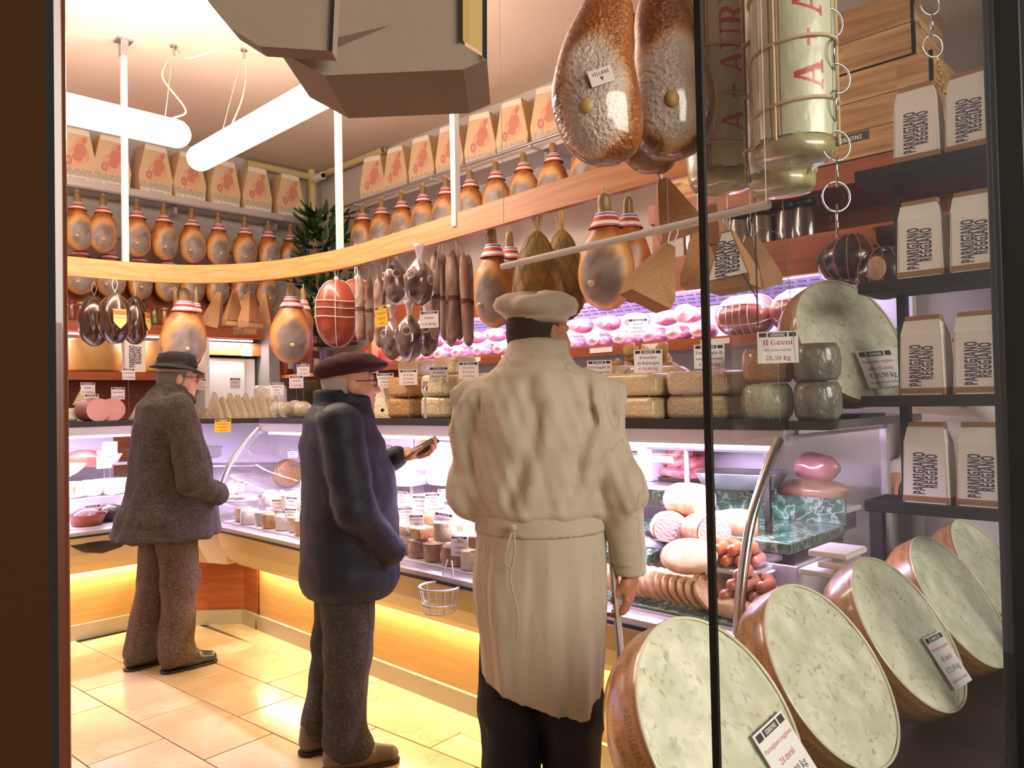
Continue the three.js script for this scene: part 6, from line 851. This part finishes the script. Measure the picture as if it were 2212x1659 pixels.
{ // cook in white blouse, apron and cap, seen from behind
  const p = person({ label: 'stout cook in white cap, white blouse and long white apron seen from behind', pos: [1.825, 0, -1.668], yaw: 2.2, head: [-0.005, 1.645, 0.05], turn: -0.75, fat: 1.12, hs: 1.02, skin: SKIN2,
    body: [cap([0, 0.95, 0.02], [0, 1.32, 0.01], 0.14, 0.12), cap([-0.1, 0.9, 0], [-0.1, 0.1, 0], 0.08, 0.045), cap([0.1, 0.9, 0], [0.1, 0.1, 0], 0.08, 0.045), cap([-0.19, 1.42, 0], [-0.25, 1.13, -0.01], 0.05, 0.04), cap([-0.25, 1.13, -0.01], [-0.28, 0.88, 0.03], 0.036, 0.029), cap([0.19, 1.42, 0], [0.225, 1.13, 0.0], 0.05, 0.04), cap([0.225, 1.13, 0], [0.14, 1.02, 0.17], 0.038, 0.03), cap([0, 1.4, 0.02], [0, 1.57, 0.03], 0.06, 0.06)], lo: [-0.4, 0.02, -0.25], hi: [0.4, 1.64, 0.3],
    hands: [{ curl: 0.62, thumb: 0.6, mirror: false, p: [-0.281, 0.875, 0.035], dir: [0.05, -1, 0.1], n: [1, 0, 0.35] }, { curl: 0.5, thumb: 0.5, mirror: true, p: [0.14, 1.02, 0.175], dir: [-0.9, -0.2, 0.15], n: [-0.1, 0, -0.9] }] });
  const linen = phy(0xb8ab96, 0.85, { sheen: 0.2, sheenColor: new THREE.Color(0xd8cfc0), bumpMap: T.weave, bumpScale: 0.0004 });
  const torso = stack([[1.05, 0, 0.03, 0.205, 0.185], [1.08, 0, 0.025, 0.222, 0.2], [1.15, 0, 0.02, 0.23, 0.195], [1.3, 0, 0.0, 0.235, 0.175], [1.42, 0, -0.01, 0.228, 0.15], [1.5, 0, -0.01, 0.175, 0.12], [1.545, 0, 0.0, 0.125, 0.108], [1.585, 0, 0.02, 0.104, 0.1], [1.625, 0, 0.032, 0.096, 0.096]]);
  const R = blend([cap([-0.19, 1.42, 0], [-0.25, 1.15, -0.015], 0.092, 0.074), cap([-0.25, 1.15, -0.015], [-0.278, 0.92, 0.025], 0.072, 0.056)], 0.05), L = blend([cap([0.19, 1.42, 0], [0.228, 1.13, 0.0], 0.092, 0.072), cap([0.228, 1.13, 0], [0.15, 1.02, 0.15], 0.068, 0.055)], 0.05);
  const ridge = (x, y, z) => 0.022 * (N3(x * 15 + y * 5, y * 2.6 - x * 3, z * 8 + 7) + 0.6 * N3(x * 28 - y * 8, y * 4, z * 12)) * sst(1.0, 1.12, y) * sst(1.57, 1.47, y) + 0.005 * N3(x * 12, y * 22, z * 12) + 0.0075 * Math.sin(x * 26 / (0.35 + Math.max(0, 1.6 - y)) + 5 * N3(x * 6, y * 4, z * 6)) * sst(1.06, 1.16, y) * sst(1.54, 1.42, y);
  p.wear('blouse', (x, y, z) => { let d = smin(smin(torso(x, y, z), R(x, y, z), 0.022), L(x, y, z), 0.022); d = Math.max(d, 0.9 - y - 0.0); return d + ridge(x, y, z); }, [-0.44, 0.86, -0.3], [0.44, 1.62, 0.32], 0.010, linen);
  p.wear('cuff', (x, y, z) => Math.max(cap([-0.276, 0.95, 0.022], [-0.28, 0.885, 0.03], 0.057, 0.052)(x, y, z), 0.868 - y), [-0.38, 0.84, -0.06], [-0.2, 1.03, 0.11], 0.007, linen);
  const skirt = stack([[0.4, 0.01, 0.03, 0.19, 0.165], [0.6, 0.01, 0.03, 0.204, 0.178], [0.85, 0.01, 0.03, 0.213, 0.192], [1.0, 0, 0.03, 0.21, 0.194], [1.075, 0, 0.03, 0.207, 0.19]]);
  p.wear('apron', (x, y, z) => Math.max(skirt(x, y, z) + (0.016 * N3(x * 18 + 3, y * 1.4, z * 18) + 0.006 * Math.sin(x * 46 + 3 * N3(x * 6, y * 2, z * 6))) * sst(1.05, 0.8, y) + 0.004 * N3(x * 40, y * 5, z * 40), 0.49 + 0.34 * x - y), [-0.3, 0.36, -0.25], [0.3, 1.1, 0.3], 0.010, linen);
  p.wear('apron_band', (x, y, z) => Math.max(stack([[1.01, 0, 0.03, 0.215, 0.199], [1.075, 0, 0.03, 0.213, 0.198]])(x, y, z) + 0.002 * N3(x * 20, y * 60, z * 20), -skirt(x, y, z) - 0.01), [-0.27, 0.98, -0.22], [0.27, 1.1, 0.27], 0.009, linen);
  mesh('apron_string', [tube([[0.06, 1.05, -0.178], [0.055, 0.98, -0.195], [0.07, 0.9, -0.19], [0.05, 0.8, -0.19], [0.055, 0.72, -0.188]], 0.004, 5, 30), tube([[0.06, 1.05, -0.178], [0.075, 1.0, -0.2], [0.085, 0.95, -0.195], [0.065, 0.93, -0.195]], 0.004, 5, 24), new THREE.SphereGeometry(0.012, 8, 6).translate(0.06, 1.05, -0.182)], linen, p.t);
  mesh('apron_tail', skin([0, 0.2, 0.4, 0.6, 0.8, 1].map(u => { const w = 0.05 * Math.sin(Math.PI * Math.min(1, 0.25 + u * 0.75)) + 0.004, x = -0.225 - 0.03 * u, y = 0.95 - u * 0.5, z = 0.05; return [[x, y, z - w], [x - 0.012, y, z - w * 0.3], [x + 0.008, y, z + w * 0.4], [x - 0.004, y, z + w], [x + 0.004, y, z + w], [x + 0.014, y, z + w * 0.4], [x - 0.004, y, z - w * 0.3], [x + 0.006, y, z - w]]; })), linen, p.t);
  const leg = (x, z1) => blend([cap([x * 0.8, 0.86, 0.02], [x, 0.45, 0.02], 0.1, 0.098), cap([x, 0.45, 0.02], [x, 0.1, z1], 0.098, 0.085)], 0.04), L1 = leg(0.115, 0), L2 = leg(-0.085, 0.02); p.wear('trousers', fold((x, y, z) => Math.max(smin(L1(x, y, z), L2(x, y, z), 0.02), 0.05 - y), 0.012, 10, 5, 60), [-0.3, 0.02, -0.22], [0.3, 1.0, 0.24], 0.012, wool(0x1c1c30, 0.8));
  shoes(p, [[-0.085, 0.03, -0.1], [0.115, 0.01, 0.1]], M.black, M.black);
  p.wear('hair', (x, y, z) => { const q = V(x + 0.005, y - 1.645, z - 0.05).applyAxisAngle(V(0, 1, 0), 0.75); return hairF(0.06, yy => 0.01 + yy * 0.25)(q.x / 1.02, q.y / 1.02, q.z / 1.02); }, [-0.14, 1.52, -0.12], [0.14, 1.78, 0.16], 0.006, std(0x3a2c22, 0.9));
  p.onHead('cook_cap', skin([[0.088, 0.028], [0.092, 0.045], [0.1, 0.055], [0.122, 0.07], [0.127, 0.085], [0.118, 0.105], [0.09, 0.12], [0.05, 0.127], [0.004, 0.128]].map(([r, y], j) => Array.from({ length: 44 }, (_, i) => { const a = i / 44 * 6.283, k = j > 2 && j < 7 ? 1 + 0.06 * Math.sin(a * 5 + 1) + 0.03 * Math.sin(a * 9) : 1; return [Math.sin(a) * r * k, y + (j > 2 ? 0.008 * Math.sin(a * 3) : 0), Math.cos(a) * r * 1.12 * k - 0.008]; }))), linen);
}
{ // shop assistant behind the counter, mostly hidden by the box tower
  const p = person({ label: 'assistant in white behind the counter, hand seen through the end pane', pos: [3.63, 0, -0.85], yaw: -1.9, head: [0, 1.56, 0.04], turn: 0, skin: SKIN,
    body: [cap([0, 0.9, 0], [0, 1.38, 0], 0.14, 0.13), cap([-0.1, 0.86, 0], [-0.1, 0.06, 0], 0.08, 0.045), cap([0.1, 0.86, 0], [0.1, 0.06, 0], 0.08, 0.045), cap([-0.2, 1.36, 0], [-0.25, 1.12, 0.02], 0.045, 0.035), cap([-0.25, 1.12, 0.02], [-0.24, 1.08, 0.2], 0.034, 0.028), cap([0.2, 1.36, 0], [0.25, 1.15, 0.08], 0.045, 0.035), cap([0.25, 1.15, 0.08], [0.1, 1.4, 0.17], 0.034, 0.028), cap([0, 1.38, 0], [0, 1.5, 0.02], 0.06, 0.055)], lo: [-0.36, 0.02, -0.25], hi: [0.36, 1.56, 0.3],
    hands: [{ curl: 0.5, thumb: 0.5, mirror: false, p: [-0.24, 1.08, 0.2], dir: [0.1, -0.8, 0.5], n: [0.4, -0.3, -0.8] }, { curl: 0.5, thumb: 0.5, mirror: true, p: [0.1, 1.4, 0.175], dir: [-0.8, 0.4, 0.0], n: [0, 0, -1] }] });
  const linen = std(0xd8d0c8, 0.85), torso = stack([[0.5, 0, 0, 0.23, 0.17], [0.9, 0, 0, 0.22, 0.16], [1.2, 0, 0, 0.22, 0.15], [1.36, 0, 0, 0.2, 0.13], [1.44, 0, 0, 0.11, 0.1], [1.49, 0, 0.01, 0.08, 0.08]]), arm = (s, e) => blend([cap([s * 0.19, 1.36, 0], [s * 0.26, s > 0 ? 1.15 : 1.12, s > 0 ? 0.08 : 0.02], 0.08, 0.07), cap([s * 0.26, s > 0 ? 1.15 : 1.12, s > 0 ? 0.08 : 0.02], e, 0.065, 0.05)], 0.04), A = arm(1, [0.12, 1.38, 0.16]), B = arm(-1, [-0.24, 1.09, 0.18]);
  p.wear('smock', fold((x, y, z) => smin(smin(torso(x, y, z), A(x, y, z), 0.04), B(x, y, z), 0.04), 0.01, 9, 5, 80), [-0.4, 0.46, -0.26], [0.4, 1.54, 0.3], 0.013, linen);
  const L1 = cap([-0.1, 0.6, 0], [-0.1, 0.08, 0], 0.1, 0.08), L2 = cap([0.1, 0.6, 0], [0.1, 0.08, 0], 0.1, 0.08); p.wear('trousers', (x, y, z) => Math.max(smin(L1(x, y, z), L2(x, y, z), 0.03), 0.05 - y), [-0.26, 0.02, -0.16], [0.26, 0.72, 0.16], 0.013, wool(0x2a2a34)); shoes(p, [[-0.1, 0.02, 0], [0.1, 0.02, 0]], M.black, M.black);
  p.wear('hair', (x, y, z) => hairF(0.15, yy => 0.03 + yy * 0.4)(x, y - 1.56, z - 0.04), [-0.12, 1.44, -0.12], [0.12, 1.72, 0.16], 0.007, std(0x3a2a1e, 0.9));
}

// ---------------------------------------------------------------- window display
{ // dark bench under the half wheels
  const t = thing('window_bench', 'dark wooden bench under the half parmesan wheels', 'bench'); mesh('top', metric(span(0.8, 3.34, 0.52, 0.55, -0.98, -0.47)), std(0x3a2a1c, 0.5, { map: T.oak }), t); mesh('front', metric(span(0.8, 3.34, 0, 0.52, -0.53, -0.48)), std(0x3a2a1c, 0.6, { map: T.oak }), t); mesh('side', metric(span(0.8, 0.83, 0, 0.52, -0.98, -0.53)), std(0x3a2a1c, 0.6, { map: T.oak }), t);
}
const rindTex = ctex(1024, 128, (g, w, h) => { g.fillStyle = '#c08a4c'; g.fillRect(0, 0, w, h); for (let i = 0; i < 900; i++) { g.fillStyle = i % 2 ? 'rgba(150,100,48,0.25)' : 'rgba(214,166,104,0.25)'; g.fillRect((i * 197) % w, (i * 71) % h, 18, 5); } g.fillStyle = 'rgba(96,62,30,0.5)'; g.font = 'bold 14px ' + FONT; for (let r = 0; r < 5; r++) for (let i = 0; i < 10; i++) g.fillText('PARMIGIANO', i * 104 + r * 30, 24 + r * 22); });
const rindM = phy(0xffffff, 0.32, { map: rindTex, clearcoat: 0.9, clearcoatRoughness: 0.15 }), crumbM = phy(0xffffff, 0.42, { map: T.crumb, bumpMap: T.crumb, bumpScale: 0.004, clearcoat: 0.7, clearcoatRoughness: 0.12 }), filmRim = phy(0xe4dcc0, 0.2, { clearcoat: 1 });
function halfWheel(label, pos, n, roll, R = 0.215, th = 0.125, group = 'half parmesan wheels in the window') {
  const t = thing('half_parmesan', label, 'cheese', pos, 0, group); t.quaternion.setFromUnitVectors(V(0, 0, 1), n.clone().normalize()); t.rotateZ(roll);
  mesh('rind', lathe([[R * 0.86, -th], [R * 0.95, -th + 0.012], [R * 1.02, -th * 0.55], [R * 1.012, -0.012], [R, -0.001]], 56).rotateX(Math.PI / 2), rindM, t); mesh('base', new THREE.CircleGeometry(R * 0.86, 40).rotateY(Math.PI).translate(0, 0, -th), rindM, t);
  let f = warp(new THREE.RingGeometry(0.0004, R * 0.985, 56, 18), (x, y) => [x, y, 0.004 * fbm(x * 18 + pos.x * 9, y * 18, 2, 4) + 0.001 - 0.004 * sst(0.9, 1, Math.hypot(x, y) / (R * 0.985))]); { const uv = f.attributes.uv, p = f.attributes.position; for (let i = 0; i < uv.count; i++) uv.setXY(i, p.getX(i) * 1.6 + pos.x, p.getY(i) * 1.6 + 0.4); }
  mesh('cut_face', f, crumbM, t); mesh('wrap_edge', new THREE.TorusGeometry(R * 0.992, 0.0035, 6, 64), filmRim, t); return t;
}
const nW = V(-0.04, 0.556, 0.83);
const wheels = [[1548, 1560, -0.6, 'largest half parmesan wheel with price card, crossed by the black glass seam', 0.2], [1797, 1470, -0.6, 'second half parmesan wheel from the glass seam, without card', 1.1], [1962, 1376, -0.6, 'third half parmesan wheel, with the 36 mesi card', 2.3], [2070, 1312, -0.6, 'fourth half parmesan wheel, leaning before the box tower legs', 3.1], [2160, 1255, -0.62, 'last half parmesan wheel, under the box tower', 4.0]];
const SPOT = [[1.306, 0.812, -0.739], [1.789, 0.79, -0.731], [2.228, 0.789, -0.702], [2.668, 0.789, -0.69], [3.11, 0.789, -0.69]], W3 = wheels.map(([x, y, z, l, r], i) => halfWheel(l, V(...SPOT[i]), nW, r, 0.213, 0.118));
function cardOn(w, key, label, dx, dy, wd, roll) { // a card lying on the cut face, upright in the face plane
  const q = new THREE.Quaternion().setFromUnitVectors(V(0, 0, 1), nW.clone().normalize()), c = card(key, label, V(0, 0, 0), 0, wd, { noPin: 1 }); c.quaternion.copy(q); c.rotateZ(roll); c.position.copy(w.position).add(V(dx, dy, 0.012).applyQuaternion(q)); return c;
}
cardOn(W3[0], 'parmFront', 'price card reading Parmigiano reggiano on the largest half wheel', 0.115, -0.1, 0.125, 0.1); cardOn(W3[2], 'parm36', 'price card reading 36 mesi on the third half wheel', 0.075, -0.105, 0.125, -0.05);
{ const n = V(-0.372, 0.34, 0.864), p = V(2.753, 1.621, -1.028), w = halfWheel('upright half parmesan wheel with price card on the counter beside the box tower', p, n, 0.7, 0.23, 0.13, 'upright half wheel'); w.userData.group = undefined; delete w.userData.group; const c = card('parm15', 'price card reading oltre 15 mesi on the upright half wheel', V(0, 0, 0), 0, 0.17, { noPin: 1 }), q = new THREE.Quaternion().setFromUnitVectors(V(0, 0, 1), n.clone().normalize()); c.quaternion.copy(q); c.position.copy(p).add(V(0.06, -0.125, 0.02).applyQuaternion(q)); 
  const st = thing('wheel_stand', 'dark stand holding the upright half wheel on the counter end', 'stand', [p.x + 0.05, 1.346, p.z - 0.05]); mesh('ledge', box(0.24, 0.012, 0.2, 0, 0.006, 0), M.darkgrey, st); }
{ // tower of white carton bags
  const X0 = 2.6, t = thing('box_tower', 'black shelf tower stacked with white lettered cartons', 'shelf'); const lev = [1.085, 1.42, 1.785, 2.15];
  for (const y of lev) mesh('shelf_board', span(X0 - 0.03, X0 + 0.17, y - 0.035, y, -0.935, -0.485, 0.004), M.cardBlack, t);
  mesh('upright', span(X0 + 0.135, X0 + 0.165, 1.05, 2.12, -0.87, -0.84), M.cardBlack, t); mesh('upright', span(X0 + 0.1, X0 + 0.14, 0.55, 2.12, -0.512, -0.488), M.cardBlack, t); mesh('leg', span(X0 + 0.1, X0 + 0.14, 0.55, 1.05, -0.965, -0.925), M.cardBlack, t);
  const w = 0.132, h = 0.235, d = 0.1, out = [[-w / 2, 0], [w / 2, 0], [w / 2, h * 0.78], [w * 0.36, h], [-w * 0.5, h]];
  const proto = thing('lettered_carton', '', 'carton', [0, 0, 0], RT, 'white lettered cartons on the tower');
  const sh = skin([[[-w / 2, 0, d / 2], [w / 2, 0, d / 2], [w / 2, 0, -d / 2], [-w / 2, 0, -d / 2]], [[-w * 0.48, h * 0.8, d / 2 - 0.01], [w * 0.44, h * 0.8, d / 2 - 0.01], [w * 0.44, h * 0.8, -d / 2 + 0.02], [-w * 0.48, h * 0.8, -d / 2 + 0.02]], [[-w * 0.46, h, 0.016], [w * 0.34, h, 0.016], [w * 0.34, h, -0.016], [-w * 0.46, h, -0.016]]]).toNonIndexed(); sh.computeVertexNormals();
  mesh('shell', sh, M.cardWhite, proto); const f = new THREE.PlaneGeometry(w * 0.9, h * 0.8).translate(0, h * 0.4, 0); f.rotateX(-0.053).translate(0, 0.0005, d / 2 + 0.0012); mesh('lettered_face', f, M.boxText, proto); mesh('bottom_band', box(w + 0.002, 0.022, d + 0.002, 0, 0.011, 0), M.card, proto); mesh('handle_slot', box(0.045, 0.016, 0.036, 0, h - 0.014, 0, 0.006), M.cardBlack, proto); mesh('handle', box(w * 0.8, 0.03, 0.03, -0.006, h + 0.0, 0, 0.003), M.card, proto);
  const who = ['bottom', 'lower middle', 'upper middle', 'top']; let k = 0;
  lev.forEach((y, i) => [-0.755, -0.605].forEach((z, j) => { const l = `white lettered carton on the ${who[i]} tower shelf, ${j ? 'window' : 'shop'} side`, p = [X0 + 0.045, y + 0.0005, z], r = RT + rr(-0.08, 0.12); if (!k++) { proto.position.set(...p); proto.rotation.y = r; proto.userData.label = l; } else copy(proto, l, p, r); }));
}
// ---------------------------------------------------------------- hanging in the window: two hams, lettered logs, ring chains, cartons
{
  const big = (s, l, x, y, d, H, W, D, turn, tx) => { const t = thing('wrapped_ham', l, 'ham', onD(x, y, d), turn, 'wrapped hams in the window'); t.rotation.x = tx;
    const P = prof([[0.02, 0.03], [0.05, 0.015], [0.072, -0.05], [0.085, -0.13], [0.098, -0.22], [0.099, -0.29], [0.084, -0.36], [0.045, -0.4], [0.001, -0.405]], 30).map(([r, yy]) => [r, yy * H / 0.405]);
    const g = paint(lump(P, 34, W / 0.1, D / 0.1, 0.09, 9, s, (a, b, c) => { if (c > 0) c *= 0.78; a += 0.012 * Math.sin(b * 16 + s); c += 0.003 * fbm(a * 30, b * 30, s, 3); return [a, b, c]; }), (a, b, c, nx, ny, nz) => { const n = fbm(a * 14 + s, b * 14, c * 14, 4), e = Math.hypot((a + 0.02) / (W * 0.82), (b + H * 0.62) / (H * 0.4)) + n * 0.3, m = (1 - sst(0.86, 0.98, e)) * sst(-0.1, 0.3, nz); return mix3(mix3(lin('#9c5626'), lin('#5c2c12'), clamp(0.4 + n * 1.6)), mix3(mix3(lin('#c8b2a4'), lin('#a08c80'), clamp(0.5 + n * 1.3)), lin('#c88a4c'), (sst(0.7, 0.92, e)) * 0.8), m); });
    { const uv = g.attributes.uv, pp = g.attributes.position; for (let i = 0; i < uv.count; i++) uv.setXY(i, pp.getX(i) * 9, pp.getY(i) * 9); } mesh('ham_body', g, vc(0.24, { clearcoat: 1, clearcoatRoughness: 0.1, bumpMap: T.rough, bumpScale: 0.006 }), t); mesh('bone_knob', new THREE.SphereGeometry(0.016, 12, 10).scale(1, 1.2, 0.7).translate(-0.035, -H * 0.7, D * 0.7), std(0xb08c48, 0.5), t); mesh('cords', [rod([0, 0, 0], [0.01, 0.3, 0], 0.004, 5), rod([0.01, -0.02, 0.01], [-0.02, 0.3, 0.02], 0.004, 5)], M.black, t); return t; };
  const a = big(1, 'glossy wrapped ham with stamped label hanging in the window, door side', 1300, 8, 1.62, 0.335, 0.092, 0.085, -0.75, 0.05); const lab = mesh('stamp_label', new THREE.PlaneGeometry(0.05, 0.032).rotateZ(0.35).translate(-0.01, -0.18, 0.0735), std(0xffffff, 0.5, { map: VILL, side: THREE.DoubleSide }), a);
  big(5, 'glossy wrapped ham with wrinkled film hanging beside the glass seam', 1447, 0, 1.74, 0.36, 0.1, 0.09, -0.5, 0.0); big(9, 'dark wrapped ham hanging behind the two glossy hams', 1400, 50, 1.89, 0.37, 0.09, 0.06, -0.4, 0.0);
  // lettered provolone logs
  const log = (l, x, y, d, L, R, turn) => { const bt = onD(x, y, d), t = thing('cheese_log', l, 'cheese', bt, turn, 'lettered cheese logs'); const tp = PROV.clone(); tp.wrapS = tp.wrapT = THREE.RepeatWrapping; 
    const side = lathe([[R * 0.96, 0.03], [R, 0.07], [R, L]], 32); const p = side.attributes.position, uv = side.attributes.uv; for (let i = 0; i < uv.count; i++) uv.setXY(i, uv.getX(i), p.getY(i) / 0.95); mesh('printed_wrap', side, phy(0xffffff, 0.25, { map: tp, clearcoat: 0.5, clearcoatRoughness: 0.3, bumpMap: T.rough, bumpScale: 0.004 }), t);
    mesh('folded_end', paint(lump([[0.001, -0.012], [R * 0.5, -0.004], [R * 0.82, -0.004], [R * 0.93, 0.008], [R * 0.965, 0.034]], 30, 1, 1, 0.08, 30, x), (u, v, w) => mix3(lin('#c4bf98'), lin('#9c8a58'), clamp(0.5 + 1.8 * fbm(u * 30, v * 30, w * 30, 3)))), phy(0xffffff, 0.3, { vertexColors: true, clearcoat: 0.7 }), t);
    for (const yy of [0.095, 0.215, 0.335, 0.455]) mesh('rope_hoop', tube(Array.from({ length: 16 }, (_, k) => [Math.sin(k / 16 * 6.283) * (R + 0.003), yy + 0.008 * Math.sin(k / 16 * 6.283 + 1), Math.cos(k / 16 * 6.283) * (R + 0.003)]), 0.0035, 6, 48, true), M.string, t); for (const aa of [0.3, 0.36, 2.4, 4.5]) mesh('rope', rod([Math.sin(aa) * (R + 0.003), 0.02, Math.cos(aa) * (R + 0.003)], [Math.sin(aa) * (R + 0.003), L, Math.cos(aa) * (R + 0.003)], 0.003, 5), M.string, t); return t; };
  log('front lettered cheese log roped in the window beside the ring chain', 1718, 345, 1.55, 0.75, 0.08, 0.2); log('lettered cheese log behind the glass seam and the hams', 1560, 405, 1.95, 0.85, 0.086, 2.4); log('shorter cheese log showing only its base behind the front log', 1690, 412, 1.75, 0.8, 0.078, 1.5);
  // ring chains
  const chain = (l, list, d, r0) => { const t = thing('ring_chain', l, 'chain', [0, 0, 0], 0, 'steel ring chains'); list.forEach(([x, y, s], i) => { const g = new THREE.TorusGeometry(r0 * s, 0.0022, 8, 30); const m = mesh('ring', g, M.chrome, t); m.position.copy(onD(x, y, d)); m.quaternion.copy(camera.quaternion).multiply(new THREE.Quaternion().setFromEuler(new THREE.Euler(0, i % 2 ? 1.15 : 0.15, rr(-0.2, 0.2)))); }); return t; };
  chain('chain of steel rings hanging beside the front lettered log', [[1790, 50, 1], [1802, 118, 1], [1806, 170, 1], [1806, 228, 1], [1806, 315, 1], [1808, 370, 1], [1806, 425, 1], [1808, 478, 1.08]], 1.5, 0.029); chain('chain of steel rings with gold tail before the box tower', [[2008, 10, 0.9], [2012, 56, 0.9], [2014, 100, 0.95]], 1.75, 0.026);
  const rib = thing('gold_ribbon', 'curled gold ribbon tail hanging over the top tower carton', 'ribbon', [0, 0, 0]); { const p0 = onD(2024, 122, 1.76), p1 = onD(2034, 205, 1.76); mesh('ribbon', tube(Array.from({ length: 30 }, (_, i) => { const u = i / 29, q = p0.clone().lerp(p1, u); const a = u * 26; return q.add(V(Math.sin(a) * 0.008 * u, 0, Math.cos(a) * 0.008 * u)); }), 0.0025, 5, 120), std(0xd8a84c, 0.25, { metalness: 0.8 }), rib); }
  tag(mesh('wire_hook', tube([onD(1605, 590, 2.0), onD(1612, 608, 2.0), onD(1632, 606, 2.0), onD(1634, 590, 2.0), onD(1634, 590, 2.0).setY(CEIL - 0.002)], 0.0022, 5, 24), M.black), 'small dark wire hook hanging before the lilac lamps', 'hook'); tag(mesh('thin_wire', rod(onD(1690, 430, 1.78), onD(1718, 780, 2.1), 0.0009, 4), M.steel), 'thin wire falling from the lettered log over the Gavoi card', 'wire');
  tag(mesh('sneeze_guard', span(2.05, 2.44, 1.3, 1.95, -1.106, -1.1), M.glass), 'clear sneeze guard pane standing over the counter end', 'glass pane');
}
{ // cartons hanging at the top of the view: folded grey-brown card with dark open edges
  const slab = (l, c, d, th, mat, extra) => { const t = thing('hanging_carton', l, 'carton', [0, 0, 0], 0, 'grey-brown cartons hanging over the doorway'); const fr = c.map(([x, y]) => onD(x, y, d)), n = cF0.clone().multiplyScalar(th), bk = fr.map(p => p.clone().add(n)); let g = skin([fr.map(p => p.toArray()), bk.map(p => p.toArray())]).toNonIndexed(); g.computeVertexNormals(); mesh('panel', metric(g, 3), mat, t); if (extra) extra(t); return t; };
  const quadOf = (pts, d) => { const p = pts.map(([x, y, dd]) => onD(x, y, dd || d)); return skin([[p[0], p[1]], [p[3], p[2]]].map(r => r.map(q => q.toArray())), false, false); };
  const G2 = std(0xa08a76, 0.9, { side: THREE.DoubleSide, bumpMap: T.rough, bumpScale: 0.001 }), inner = std(0xb89a5c, 0.8, { side: THREE.DoubleSide });
  slab('broad grey-brown carton hanging over the doorway with open golden flap', [[724, -160], [988, -160], [990, 90], [1052, 128], [1000, 150], [700, 163], [602, 110], [716, 108]], 1.05, 0.16, M.greyCard, t => { mesh('dark_edge', quadOf([[988, -160], [996, -160], [998, 92], [990, 90]], 1.046), M.cardBlack, t); mesh('golden_flap', quadOf([[1000, -160, 1.05], [1046, -160, 1.16], [1048, 118, 1.16], [1000, 88, 1.05]], 1.05), inner, t); mesh('dark_edge', quadOf([[1042, -160], [1052, -160], [1052, 130], [1042, 122]], 1.044), M.cardBlack, t); });
  slab('slanting grey-brown carton panel hanging beside the broad carton', [[340, -160], [730, -160], [716, 110], [560, 100], [500, 62], [440, -10]], 1.0, 0.03, M.greyCard, t => { mesh('dark_edge', quadOf([[722, -160], [730, -160], [718, 112], [710, 108]], 0.996), M.cardBlack, t); });
}

scene.traverse(o => { if (o.isMesh) { o.castShadow = true; o.receiveShadow = true; } });
renderer.render(scene, camera);
